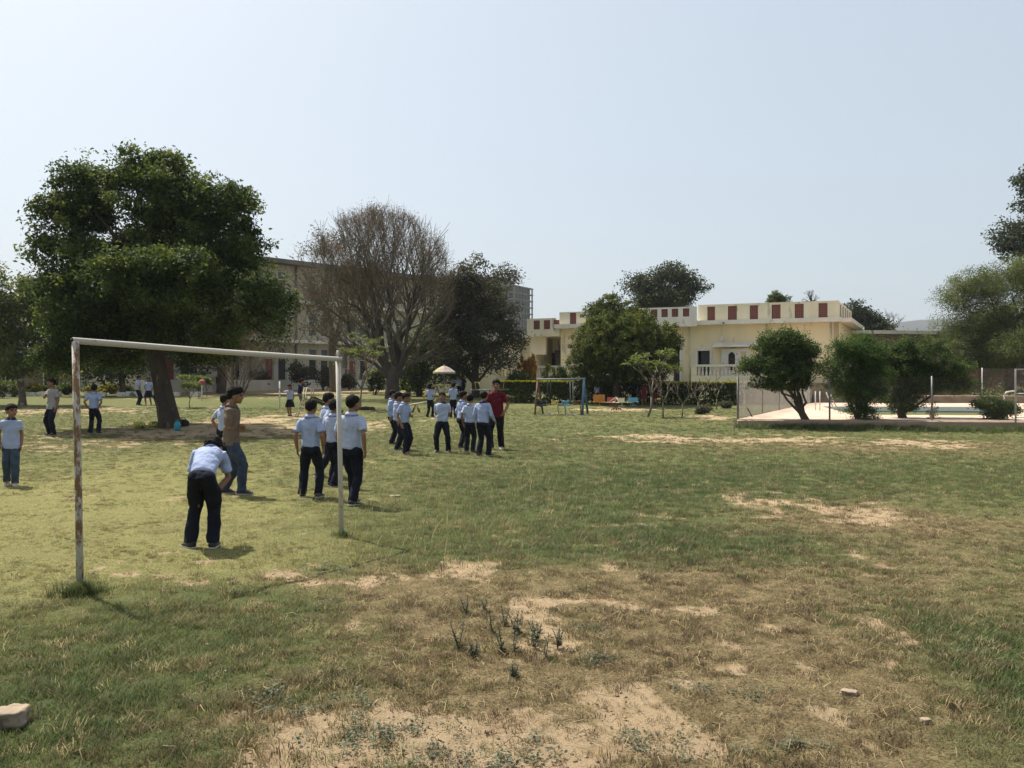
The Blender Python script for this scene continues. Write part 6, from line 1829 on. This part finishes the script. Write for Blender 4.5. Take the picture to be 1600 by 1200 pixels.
def swing():
    x, y = ground_at(876, 648); k = y / FPX
    t = thing('swing_set', 'old swing set with one blue and one rusty end, holding four small coloured seats', 'swing set', (x, y, tz(x, y)))
    W = 72 * k / 2; Hh = 55 * k
    # ends
    for s, m in ((-1, P_BROWN), (1, P_BLUE)):
        mb = MB(); top = Vector((s * W, 0, Hh))
        if s < 0: feet_ = ((s * W - 5 * k, -.55, -.08), (s * W + 10 * k, .75, -.08))
        else: feet_ = ((s * W - 4 * k, -.6, -.08), (s * W + 9 * k, .7, -.08))
        for f in feet_: mb.tube([f, top], .038 if s < 0 else .05, 8)
        if s > 0:
            for q in (.35, .55, .72):
                mb.tube([Vector(feet_[0]).lerp(top, q), Vector(feet_[1]).lerp(top, q)], .022, 6)
        o = mb.build('end_frame', m, t)
        o['label'] = 'rusty brown end frame' if s < 0 else 'sky blue end frame'
    mb = MB(); mb.tube([(-W - .05, 0, Hh), (W + .08, 0, Hh + .03)], .04, 10); mb.build('top_bar', P_GREY, t)
    # hanging double seats
    for cx, m1, m2, mr in ((-.50, P_DARK, P_YEL, P_DARK), (.46, P_LBLUE, P_BROWN, P_GREY)):
        mb = MB()
        for q in (-.05, .07): mb.tube([(cx + q, 0, Hh), (cx + q, 0, .42)], .02, 6)
        mb.tube([(cx - .34, 0, .40), (cx + .38, 0, .44)], .022, 6)
        mb.build('hanger', mr, t)
        for s, m in ((-1, m1), (1, m2)):
            b = MB(); xx = cx + s * .33
            b.box(xx - .24, xx + .24, -.16, .16, .40 + .03 * s, .44 + .03 * s)
            b.box(xx - .22, xx + .22, .12, .16, .442 + .03 * s, .60); b.box(xx - .2, xx + .2, -.14, -.02, .56, .585)
            b.tube([(xx - .2, .14, .44), (xx - .2, .14, .64)], .016, 6); b.tube([(xx + .2, .14, .44), (xx + .2, .14, .64)], .016, 6)
            b.tube([(xx, -.08, .42), (xx, -.08, .62)], .03, 6)
            b.tube([(xx + .05, 0, .41), (xx + .08, 0, .02)], .022, 6)
            b.build('swing_seat', m, t)
    mb = MB(); mb.box(-.75, -.35, -.3, .0, -.05, .03); mb.box(.2, .62, -.3, .0, -.05, .03); mb.build('footing', M_WHITE, t)
swing()

def roundabout():
    x, y = ground_at(963, 641); k = y / FPX
    t = thing('roundabout', 'small playground roundabout on a low post with an orange board seat and pale blue seats', 'roundabout', (x, y, tz(x, y)))
    mb = MB()
    for a in range(4): mb.tube([(0, 0, .12), (math.cos(a * 1.57 + .4) * .22, math.sin(a * 1.57 + .4) * .22, .07), (math.cos(a * 1.57 + .4) * .30, math.sin(a * 1.57 + .4) * .30, -.03)], .025, 6)
    mb.tube([(0, 0, 0), (0, 0, .66)], .035, 8); mb.build('post', P_BROWN, t)
    mb = MB()
    for a, m in ((3.25, 0), (0.12, 0), (1.7, 0), (4.9, 0)):
        mb.tube([(0, 0, .36), (math.cos(a) * .85, math.sin(a) * .85, .38)], .02, 6); mb.tube([(0, 0, .62), (math.cos(a) * .35, math.sin(a) * .35, .40)], .015, 6)
    mb.build('arm', P_CREAM, t)
    for a, m, w in ((3.25, P_ORANGE, .30), (0.12, P_LBLUE, .26), (1.7, P_PINK, .24), (4.9, P_CREAM, .16)):
        c = Vector((math.cos(a) * .82, math.sin(a) * .82, 0))
        b = MB(); b.box(c.x - w, c.x + w, c.y - .13, c.y + .13, .38, .42); b.box(c.x - w * .9, c.x + w * .9, c.y + .09, c.y + .13, .421, .74 if m is P_ORANGE else .60)
        b.tube([(c.x, c.y - .05, .38), (c.x, c.y - .05, .24)], .02, 6); b.box(c.x - .14, c.x + .14, c.y - .1, c.y + .02, .22, .24)
        o = b.build('roundabout_seat', m, t)
roundabout()

def slide():
    x, y = ground_at(476, 652); k = y / FPX
    t = thing('playground_slide', 'small metal playground slide with a ladder, sloping down behind the boys', 'slide', (x, y, tz(x, y)))
    top = Vector((.12, .25, 46 * k * .62))
    lad = MB()
    for s in (-.2, .2): lad.tube([(-.42, s + .2, -.05), (top.x - .2, s + .25, top.z), (top.x - .15, s + .25, top.z + .45), (top.x + .12, s + .25, top.z + .42), (top.x + .15, s + .25, top.z)], .022, 6)
    for q in (.2, .4, .6, .8, .97):
        a = Vector((-.42, .0, -.05)).lerp(Vector((top.x - .2, .05, top.z)), q); lad.tube([a, a + Vector((0, .4, 0))], .018, 6)
    lad.tube([(top.x + .14, .05, -.05), (top.x + .14, .05, top.z)], .022, 6); lad.tube([(top.x + .14, .45, -.05), (top.x + .14, .45, top.z)], .022, 6)
    lad.build('ladder', P_CREAM, t)
    ch = MB(); e = Vector((1.45, .25, .12))
    a, b = top + Vector((.1, 0, 0)), e
    for s in (-1, 1): ch.bar(a + Vector((0, s * .22, .06)), b + Vector((0, s * .22, .06)), .03, .14)
    ch.bar(a, b, .44, .03); ch.bar(b, b + Vector((.35, 0, -.02)), .44, .03); ch.bar(a - Vector((.25, 0, 0)), a, .44, .03)
    ch.build('chute', P_DARK, t)
    mb = MB(); mb.tube([top + Vector((0, -.22, .1)), e + Vector((0, -.22, .22))], .018, 6); mb.build('side_rail', P_YEL, t)
slide()

def seesaw(label, px, py, w, beam_y, seat_px, tilt, m_beam, m_seat, frame_px):
    x, y = ground_at(px, py); k = y / FPX
    t = thing('seesaw', label, 'seesaw', (x, y, tz(x, y)), 0, 'seesaws on the lawn')
    L = w * k / 2; h = (py - beam_y) * k
    mb = MB(); mb.tube([(-L, 0, h - tilt), (L, 0, h + tilt)], .035, 8); mb.build('beam', m_beam, t)
    mb = MB(); mb.tube([(-.18, -.2, -.05), (0, 0, h), (.18, .2, -.05)], .03, 6); mb.tube([(-.18, .2, -.05), (0, 0, h), (.18, -.2, -.05)], .03, 6); mb.build('stand', P_BROWN, t)
    for s in (-1, 1):
        c = Vector((s * (L - .25), 0, h + s * tilt * .9 + .04))
        b = MB(); b.box(c.x - .17, c.x + .17, -.13, .13, c.z, c.z + .04)
        b.build('seat', m_seat, t)
        b = MB(); hx = c.x - s * .30
        b.tube([(hx, -.16, c.z), (hx + s * .1, -.16, c.z + .38), (hx + s * .1, .16, c.z + .38), (hx, .16, c.z)], .02, 6); b.tube([(hx + s * .06, -.16, c.z + .2), (hx + s * .06, .16, c.z + .2)], .015, 6)
        b.tube([(hx - s * .0, -.16, c.z + .38), (hx + s * .30, -.16, c.z + .38), (hx + s * .24, -.16, c.z)], .018, 6)
        b.build('handle', P_YEL, t)
    return t
seesaw('yellow seesaw with a dark tilted seat behind the file of three boys', 650, 644, 62, 631, 0, .16, P_CREAM, P_DARK, 0)
seesaw('grey seesaw with yellow ladder-like handles behind the man in maroon', 765, 632, 60, 609, 0, .02, P_GREY, P_DARK, 0)

def trestle():
    x, y = ground_at(698, 628); k = y / FPX
    t = thing('play_trestle', 'low play bar with a yellow crosspiece on grey-blue splayed legs, under the parasol', 'play bar', (x, y, tz(x, y)))
    w, h = 15 * k, 26 * k
    mb = MB(); mb.tube([(-w - .1, 0, h), (w + .1, 0, h)], .04, 8); mb.build('crossbar', P_YEL, t)
    for s in (-1, 1):
        mb = MB(); mb.tube([(s * w - .22, -.3, -.05), (s * w, 0, h), (s * w + .22, .3, -.05)], .035, 6); mb.build('leg', P_GREY, t)
    x, y = ground_at(694, 622)
    y = 47.0; x = (694 - 800) / FPX * y
    g = tz(x, y)
    t = thing('parasol', 'faded yellow, pink and pale green parasol standing beyond the play bar', 'parasol', (x, y, g))
    zt = at(694, 571, y).z - g; zr = at(694, 581, y).z - g; R = 17.5 * y / FPX
    cols = [(.55, .50, .25), (.48, .38, .32), (.40, .46, .36)]
    mats = [pm('parasol_cloth_%s' % n, c, tuple(v * .9 for v in c), rough=.9) for n, c in zip(('yellow', 'pink', 'green'), cols)]
    n = 12
    mb = MB(); vs, fs, mi = [], [], []
    for q in range(n):
        for r_, z in ((0.0, zt), (.5, zt - (zt - zr) * .38), (1.0, zr), (1.0, zr - .1)):
            pass
    for q in range(n + 1):
        a = 2 * math.pi * (q % n) / n
        for r_, z in ((.02, zt), (.5, zt - (zt - zr) * .35), (1.0, zr), (1.0, zr - .09)): vs.append((math.cos(a) * R * r_, math.sin(a) * R * r_, z))
    for q in range(n):
        for i in range(3): fs.append((q * 4 + i, q * 4 + i + 1, (q + 1) * 4 + i + 1, (q + 1) * 4 + i)); mi.append([2, 2, 2, 0, 0, 0, 0, 0, 1, 1, 1, 2][q])
    o = mb.add(vs, fs).build('canopy', mats, t); o.data.polygons.foreach_set('material_index', np.array(mi, dtype=np.int32))
    sol = o.modifiers.new('thickness', 'SOLIDIFY'); sol.thickness = .006
    mb = MB(); mb.tube([(0, 0, -.05), (0, 0, zt + .08)], .022, 8); mb.build('pole', P_GREY, t)
trestle()

def poles():
    for px, py, top, lab in ((437, 638, 596, 'thin white post on the far lawn beside the girl in the dark skirt'), (315.5, 626, 600, 'thin white stake with a red flag-like top in the garden bed')):
        x, y = ground_at(px, py); h = (py - top) * y / FPX
        t = thing('thin_post', lab, 'post', (x, y, tz(x, y)))
        mb = MB(); mb.tube([(0, 0, -.1), (0, 0, h)], .035, 8); mb.build('pole', M_GALVL, t)
        if px < 400:
            mb = MB(); mb.ellipsoid((0, 0, h + .1), (.22, .1, .16), None, 10, 7); mb.build('red_top', P_PINK, t)
poles()

# low brick edging and pots before the school plinth
for k, (px, py, lab, m) in enumerate(((346, 598, 'brown square planter before the school plinth', P_BROWN), (339, 598, 'grey cement bin beside the brown planter', M_GREYW))):
    d = 64.0; x = (px - 800) / FPX * d
    t = thing('planter', lab, 'planter', (x, d, tz(x, d)))
    mb = MB(); s, h = .32, at(px, py - 8, d).z - tz(x, d)
    vs = [(-s * .8, -s * .8, -.05), (s * .8, -s * .8, -.05), (s * .8, s * .8, -.05), (-s * .8, s * .8, -.05), (-s, -s, h), (s, -s, h), (s, s, h), (-s, s, h)]
    mb.add(vs, [(3, 2, 1, 0), (0, 1, 5, 4), (1, 2, 6, 5), (2, 3, 7, 6), (3, 0, 4, 7), (4, 5, 6, 7)])
    mb.box(-s - .03, s + .03, -s - .03, s + .03, h + .002, h + .06); mb.build('pot', m, t)
    if k == 0: crown(t, [(0, 0, h + .25, .3, .3, .25)], 14, 12, .12, .14, LEAF_MID, 300, gap=.1, name='foliage')

# ================================================================ weeds that stand up from the dry grass
WEEDS = [(728, 958, 40), (755, 955, 22), (716, 1012, 44), (738, 1026, 30), (770, 990, 36), (789, 978, 34), (786, 1020, 44), (803, 1018, 40), (806, 990, 40), (830, 1005, 44), (838, 1000, 30),
         (852, 1028, 40), (871, 1012, 34), (805, 1060, 26), (836, 1012, 22)]
def weed(px, py, hp, seed, label):
    x, y = ground_at(px, py); k = y / FPX; h = hp * k
    rng = np.random.RandomState(seed)
    t = thing('upright_weed', label, 'weed', (x, y, tz(x, y) - .01), 0, 'upright weeds in the dry grass')
    Vs, Fs, T = [], [], []; n0 = 0; mb = MB()
    for s in range(rng.randint(2, 5)):
        a = rng.rand() * 6.28; tip = Vector((math.cos(a) * h * .28, math.sin(a) * h * .28, h * rng.uniform(.75, 1.05)))
        pts = [Vector((0, 0, 0)), tip * .5 + Vector((rng.normal() * .008, rng.normal() * .008, 0)), tip]
        mb.tube(pts, [.0035, .003, .0015], 5, caps=False)
        m = 15
        for j in range(m):
            f = .12 + .88 * j / m; p = pts[0].lerp(pts[1], f * 2) if f < .5 else pts[1].lerp(pts[2], f * 2 - 1)
            a2 = 2.4 * j + rng.rand(); el = rng.uniform(.1, .8)
            d = Vector((math.cos(a2) * math.cos(el), math.sin(a2) * math.cos(el), math.sin(el))); w = d.cross(Vector((0, 0, 1))).normalized()
            L_ = .042 * rng.uniform(.6, 1.2) * (1.15 - .6 * f)
            Vs += [p, p + d * L_ * .5 + w * L_ * .28, p + d * L_ - Vector((0, 0, L_ * .15)), p + d * L_ * .5 - w * L_ * .28]; Fs.append([n0, n0 + 1, n0 + 2, n0 + 3]); n0 += 4; T += [rng.rand()] * 4
    link_mesh('leaves', fast_mesh('leaves', np.array([tuple(v) for v in Vs]), np.array(Fs), np.array(T)), LEAF_WEED, t)
    mb.build('stem', pm('weed_stem', (.10, .09, .05), (.07, .07, .04)), t)
WL = ['tallest lone weed at the back of the weed patch', 'tiny weed beside the tall lone one at the back', 'weed at the outer side of the patch, towards the goal', 'short weed just in front of the outermost one', 'weed at the back edge of the crowded middle of the patch',
      'thin weed in the back row of the crowded middle', 'bushy weed in the crowded middle, nearest the camera there', 'bushy weed touching the one nearest the camera in the crowded middle', 'weed with the highest tip in the crowded middle', 'dense weed just past the crowded middle',
      'slim weed leaning beside the dense one', 'weed alone at the front on the bare side of the patch', 'weed farthest from the goal in the patch', 'small weed on the bare soil below the patch', 'smallest sprout between the dense weed and its slim neighbour']
for i, (w, l) in enumerate(zip(WEEDS, WL)): weed(*w, 400 + i, l)

# ================================================================ grass and ground cover
def tuft_mesh(name, n, h, spread, bend, seed, w=.0035):
    rng = np.random.RandomState(seed); V, F4 = [], []
    for i in range(n):
        a = rng.rand() * 6.283; r = spread * math.sqrt(rng.rand()); p = np.array([math.cos(a) * r, math.sin(a) * r, 0])
        b = rng.rand() * 6.283; hh = h * rng.uniform(.5, 1.25); bd = bend * rng.uniform(.2, 1.3) * hh
        dv = np.array([math.cos(b), math.sin(b), 0]); sd = np.array([-dv[1], dv[0], 0]) * w * rng.uniform(.7, 1.3)
        m = p + dv * bd * .35 + np.array([0, 0, hh * .6]); tip = p + dv * bd + np.array([0, 0, hh])
        k = len(V); V += [p - sd, p + sd, m + sd * .8, m - sd * .8, tip + sd * .12, tip - sd * .12]
        F4 += [[k, k + 1, k + 2, k + 3], [k + 3, k + 2, k + 4, k + 5]]
    return fast_mesh(name, np.array(V), np.array(F4))

def grass_material():
    m = bpy.data.materials.new('grass_blade'); m.use_nodes = True
    nt = m.node_tree; nt.nodes.clear(); L = nt.links.new
    out = nd(nt, 'ShaderNodeOutputMaterial')
    a = nd(nt, 'ShaderNodeAttribute', attribute_name='gcol', attribute_type='INSTANCER')
    b = nd(nt, 'ShaderNodeBsdfPrincipled'); b.inputs['Roughness'].default_value = .6; b.inputs['Specular IOR Level'].default_value = .25
    L(a.outputs['Color'], b.inputs['Base Color'])
    t = nd(nt, 'ShaderNodeBsdfTranslucent'); hs_ = nd(nt, 'ShaderNodeHueSaturation'); hs_.inputs['Value'].default_value = 1.35; L(a.outputs['Color'], hs_.inputs['Color']); L(hs_.outputs[0], t.inputs[0])
    mx = nd(nt, 'ShaderNodeMixShader'); mx.inputs[0].default_value = .35; L(b.outputs[0], mx.inputs[1]); L(t.outputs[0], mx.inputs[2]); L(mx.outputs[0], out.inputs[0])
    return m

def scatter(name, label, cat, pts, yaw, scl, idx, col, sources, mat):
    """one scattered growth: points with a geometry-node scatter of small tufts"""
    coll = bpy.data.collections.new(name + '_sources')
    for i, me in enumerate(sources):
        me.materials.append(mat); o = bpy.data.objects.new('%s_tuft_%02d' % (name, i), me); coll.objects.link(o)
    me = bpy.data.meshes.new(name); me.vertices.add(len(pts)); me.vertices.foreach_set('co', np.ascontiguousarray(pts, dtype=np.float32).ravel())
    def attr(nm, ty, key, arr):
        a = me.attributes.new(nm, ty, 'POINT'); a.data.foreach_set(key, np.ascontiguousarray(arr).ravel())
    attr('g_rot', 'FLOAT_VECTOR', 'vector', np.stack([yaw * 0, yaw * 0, yaw], 1).astype(np.float32))
    attr('g_scl', 'FLOAT', 'value', scl.astype(np.float32)); attr('g_idx', 'INT', 'value', idx.astype(np.int32))
    attr('gcol', 'FLOAT_COLOR', 'color', np.concatenate([col, np.ones((len(col), 1))], 1).astype(np.float32))
    o = link_mesh(name, me, mat)
    tag(o, label, cat, kind='stuff')
    ng = bpy.data.node_groups.new(name + '_scatter', 'GeometryNodeTree')
    ng.interface.new_socket('Geometry', in_out='INPUT', socket_type='NodeSocketGeometry'); ng.interface.new_socket('Geometry', in_out='OUTPUT', socket_type='NodeSocketGeometry')
    gi = ng.nodes.new('NodeGroupInput'); go = ng.nodes.new('NodeGroupOutput')
    ci = ng.nodes.new('GeometryNodeCollectionInfo'); ci.inputs['Collection'].default_value = coll; ci.inputs['Separate Children'].default_value = True; ci.inputs['Reset Children'].default_value = True
    ip = ng.nodes.new('GeometryNodeInstanceOnPoints'); ip.inputs['Pick Instance'].default_value = True
    def named(nm, ty):
        n = ng.nodes.new('GeometryNodeInputNamedAttribute'); n.data_type = ty; n.inputs['Name'].default_value = nm; return n.outputs['Attribute']
    ng.links.new(gi.outputs[0], ip.inputs['Points']); ng.links.new(ci.outputs[0], ip.inputs['Instance'])
    ng.links.new(named('g_idx', 'INT'), ip.inputs['Instance Index']); ng.links.new(named('g_rot', 'FLOAT_VECTOR'), ip.inputs['Rotation']); ng.links.new(named('g_scl', 'FLOAT'), ip.inputs['Scale'])
    ng.links.new(ip.outputs[0], go.inputs[0])
    md = o.modifiers.new('scatter', 'NODES'); md.node_group = ng
    return o

def grass():
    rng = np.random.RandomState(77)
    pts, sc, ix = [], [], []
    for y0, y1, dens in ((2.6, 6.5, 800), (6.5, 10, 480), (10, 16, 260), (16, 26, 120), (26, 42, 40)):
        area = .74 * (y1 * y1 - y0 * y0) + 3.2 * (y1 - y0)
        n = int(area * dens)
        Y = np.sqrt(rng.uniform(y0 * y0, y1 * y1, n)); X = rng.uniform(-1, 1, n) * (.74 * Y + 1.6)
        pts.append(np.stack([X, Y], 1))
    P = np.concatenate(pts); X, Y = P[:, 0], P[:, 1]
    b, d, l, p = ground_fields(X, Y)
    n3 = fbm(np.stack([X * 7, Y * 7, X * 0], 1), 55, 3)
    prob = (1 - .80 * b) * (.55 + .45 * n3) * (1 - .35 * d * (n3 < .5)) * (1 - .25 * p)
    deck = (X > 7.75 + (Y - 29.3) * .47 - .1) & (Y > 29.0 - (X - 7.75) * .13 - .1)
    keep = (rng.uniform(size=len(X)) < prob) & ~deck
    X, Y, b, d, l, p, n3 = X[keep], Y[keep], b[keep], d[keep], l[keep], p[keep], n3[keep]
    Z = terrain(X, Y) - .008
    n = len(X)
    dm = np.clip(d * .92 + rng.normal(size=n) * .34 + (n3 - .5) * .8, 0, 1)[:, None]
    green = np.array(GREENC) * 1.0; lush = np.array(LUSHC) * 1.05; pale = np.array(PALEC); dry = np.array(DRYC) * 1.05; straw = np.array([.36, .285, .15])
    c = green * (1 - l[:, None]) + lush * l[:, None]
    c = c * (1 - .8 * p[:, None]) + pale * .8 * p[:, None]
    c = c * (1 - dm) + dry * dm
    st = (rng.uniform(size=n) < .05 + .13 * d)[:, None]
    c = np.where(st, straw, c) * rng.uniform(.62, 1.42, n)[:, None]
    dead = (rng.uniform(size=n) < .22 * d)[:, None]; c = np.where(dead, np.array([.085, .058, .034]) * rng.uniform(.7, 1.5, n)[:, None], c)
    scl = rng.uniform(.7, 1.25, n) * (.62 + .8 * n3) * (.68 + .45 * l + .15 * (1 - d)) * (1 - .30 * p) * np.where(Y > 10, 1.1, 1) * np.where(Y > 16, 1.15, 1) * np.where(Y > 26, 1.2, 1)
    idx = rng.randint(0, 6, n)
    mat = grass_material()
    src = [tuft_mesh('t%d' % i, 24, (.030, .036, .026, .04, .03, .022)[i], (.05, .06, .045, .055, .07, .05)[i], 1.0, 500 + i, .0019) for i in range(6)]
    scatter('grass', 'short grass of the playing field, green in patches and dry brown in others', 'grass', np.stack([X, Y, Z], 1), rng.uniform(0, 6.283, n), scl, idx, c, src, mat)
    print('grass tufts', n)
    # pebbles and clods on the bare soil
    m = 26000
    Y = np.sqrt(rng.uniform(3.2 ** 2, 13 ** 2, m)); X = rng.uniform(-.66, .66, m) * Y
    bb = ground_fields(X, Y)[0]
    ok = rng.uniform(size=m) < np.clip(bb * .55 + .015, 0, 1); X, Y = X[ok], Y[ok]; m = len(X)
    col = np.where(rng.uniform(size=(m, 1)) < .75, np.array([[.34, .25, .15]]), np.array([[.16, .12, .08]])) * rng.uniform(.65, 1.25, (m, 1))
    src = []
    for i in range(4):
        bm = bmesh.new(); bmesh.ops.create_icosphere(bm, subdivisions=1, radius=.0065); r2 = np.random.RandomState(950 + i)
        for v in bm.verts: v.co = Vector((v.co.x * (1 + r2.normal() * .25), v.co.y * (1 + r2.normal() * .25), v.co.z * .6 * (1 + r2.normal() * .2)))
        me = bpy.data.meshes.new('p%d' % i); bm.to_mesh(me); bm.free(); src.append(me)
    scatter('pebbles', 'small pebbles and soil clods on the bare patches of the field', 'pebbles', np.stack([X, Y, terrain(X, Y) - .006 * sstep(0, 1, bb[ok])], 1), rng.uniform(0, 6.283, m), rng.uniform(.4, 1.5, m) ** 1.6, rng.randint(0, 4, m), col, src, mat)
    # long pale stalks in the taller grass
    m = 2000
    x0, y0 = zip(*[ground_at(a, b_) for a, b_ in ((760, 770), (960, 720), (700, 820), (1300, 720), (560, 870))])
    k = rng.choice(5, m, p=[.42, .24, .16, .10, .08])
    X = np.array(x0)[k] + rng.normal(size=m) * np.array([1.5, 2.3, 1.0, 3.2, .8])[k]; Y = np.array(y0)[k] + rng.normal(size=m) * np.array([2.2, 2.6, 1.2, 2.4, .7])[k]
    ok = Y > 7.2; X, Y = X[ok], Y[ok]; m = len(X)
    col = np.array([.30, .265, .13]) * rng.uniform(.6, 1.2, m)[:, None]; gr = rng.uniform(size=m) < .5
    col[gr] = np.array([.16, .17, .06]) * rng.uniform(.8, 1.3, (gr.sum(), 1))
    src = [tuft_mesh('s%d' % i, 3, .15, .10, .8, 600 + i, .0022) for i in range(4)]
    scatter('tall_grass', 'long thin pale grass stalks standing in the middle of the field', 'tall grass', np.stack([X, Y, terrain(X, Y) - .01], 1), rng.uniform(0, 6.283, m), rng.uniform(.6, 1.25, m), rng.randint(0, 4, m), col, src, mat)
    # rank grass: tuft at the rusty post, along the pool kerb, round the posts
    X, Y, S = [], [], []
    lx, ly = ground_at(123, 930)
    for q in range(70): a = rng.rand() * 6.28; r = abs(rng.normal()) * .10; X.append(lx + math.cos(a) * r); Y.append(ly + math.sin(a) * r); S.append(rng.uniform(.5, 1.0) * (1 - r))
    rx, ry = ground_at(534, 838)
    for q in range(22): a = rng.rand() * 6.28; r = abs(rng.normal()) * .06; X.append(rx + math.cos(a) * r); Y.append(ry + math.sin(a) * r); S.append(rng.uniform(.4, .7))
    for q in range(1500): u = rng.rand(); X.append(7.6 + u * 18); Y.append(29.15 - u * 2.45 - abs(rng.normal()) * .55); S.append(rng.uniform(.6, 1.5) * 1.1)
    X, Y, S = np.array(X), np.array(Y), np.array(S); m = len(X)
    col = np.array([.075, .095, .032]) * rng.uniform(.7, 1.35, m)[:, None]
    src = [tuft_mesh('r%d' % i, 18, .13, .06, .8, 700 + i, .0035) for i in range(4)]
    scatter('rank_grass', 'taller dark green grass round the goalposts and along the pool kerb', 'tall grass', np.stack([X, Y, terrain(X, Y) - .01], 1), rng.uniform(0, 6.283, m), S, rng.randint(0, 4, m), col, src, mat)
    # flat grey-green rosettes creeping over the bare soil
    cl = [(560, 1150, .30), (595, 1165, .26), (640, 1155, .2), (700, 1185, .24), (745, 1190, .3), (800, 1195, .3), (620, 1140, .15), (925, 1035, .16), (945, 1030, .12), (560, 1095, .15), (430, 1090, .25), (470, 1110, .2), (520, 890, .3), (740, 870, .2), (930, 985, .12), (1070, 1175, .25), (1160, 1090, .16),
          (1100, 1080, .16), (1240, 1165, .2), (840, 1180, .2), (520, 950, .2), (990, 1160, .16)]
    X, Y = [], []
    for px, py, r in cl:
        gx, gy = ground_at(px, py)
        for q in range(int(34 * r)): X.append(gx + rng.normal() * r * .5); Y.append(gy + rng.normal() * r * .45)
    X, Y = np.array(X), np.array(Y); m = len(X)
    col = np.array([.10, .115, .07]) * rng.uniform(.7, 1.4, m)[:, None]
    src = []
    for i in range(4):
        r2 = np.random.RandomState(800 + i); n_ = 26
        C = np.stack([r2.normal(size=n_) * .022, r2.normal(size=n_) * .022, np.abs(r2.normal(size=n_)) * .014 + .008], 1)
        V, F = leaf_quads(C, r2.normal(size=(n_, 3)) * .5 + np.array([0, 0, 1.0]), .016, .6, r2); src.append(fast_mesh('w%d' % i, V, F))
    scatter('creeping_weeds', 'flat grey-green weeds creeping over the bare soil', 'ground weeds', np.stack([X, Y, terrain(X, Y)], 1), rng.uniform(0, 6.283, m), rng.uniform(.7, 1.4, m), rng.randint(0, 4, m), col, src, mat)
    # dry litter, leaves and pebbles
    m = 2200
    Y = np.sqrt(rng.uniform(3.2 ** 2, 14 ** 2, m)); X = rng.uniform(-.66, .66, m) * Y
    col = np.where(rng.uniform(size=(m, 1)) < .4, np.array([[.36, .30, .20]]), np.array([[.14, .09, .05]])) * rng.uniform(.6, 1.2, (m, 1))
    src = []
    for i in range(4):
        r2 = np.random.RandomState(900 + i)
        V, F = leaf_quads(np.array([[0, 0, .012]]), np.array([[r2.normal() * .3, r2.normal() * .3, 1.0]]), .028, (.25, .5, .8, .15)[i], r2); src.append(fast_mesh('l%d' % i, V, F))
    scatter('leaf_litter', 'scattered dry leaf litter on the field', 'litter', np.stack([X, Y, terrain(X, Y) + .004], 1), rng.uniform(0, 6.283, m), rng.uniform(.4, 1.2, m), rng.randint(0, 4, m), col, src, mat)
    m = 15000
    Y = np.sqrt(rng.uniform(3.0 ** 2, 11 ** 2, m)); X = rng.uniform(-.8, .8, m) * Y
    dd = ground_fields(X, Y); ok = rng.uniform(size=m) < np.clip(.25 + .9 * dd[1] + .4 * dd[0] - .5 * dd[2], 0, 1); X, Y = X[ok], Y[ok]; m = len(X)
    col = np.array([.42, .335, .19]) * rng.uniform(.45, 1.25, m)[:, None]
    src = []
    for i in range(5):
        r2 = np.random.RandomState(970 + i); mb = MB(); a = Vector((-.022, 0, .004))
        b = Vector((.0, r2.normal() * .006, .012 + abs(r2.normal()) * .012)); c = Vector((.024, r2.normal() * .01, .006 + abs(r2.normal()) * .012))
        mb.tube([a, b, c], [.0011, .0011, .0006], 3, caps=False); src.append(mb.mesh('straw%d' % i))
    scatter('dry_straw', 'dry straw stalks lying loose over the worn field', 'straw', np.stack([X, Y, terrain(X, Y) + .004], 1), rng.uniform(0, 6.283, m), rng.uniform(.6, 2.0, m), rng.randint(0, 5, m), col, src, mat)
grass()
# ================================================================ haze
def build_haze():
    mb = MB(); mb.box(-3000, 4200, -80, 4000, -9.0, 190.0)
    m = bpy.data.materials.new('haze_air'); m.use_nodes = True
    nt = m.node_tree; nt.nodes.clear()
    out = nd(nt, 'ShaderNodeOutputMaterial'); v = nd(nt, 'ShaderNodeVolumePrincipled')
    v.inputs['Color'].default_value = (.76, .85, .95, 1); v.inputs['Density'].default_value = HAZE; v.inputs['Anisotropy'].default_value = .2
    nt.links.new(v.outputs[0], out.inputs['Volume'])
    o = mb.build('haze', m); tag(o, 'pale dusty haze in the air over the field and hills', 'haze', kind='stuff')
HAZE = 0.00018
build_haze()
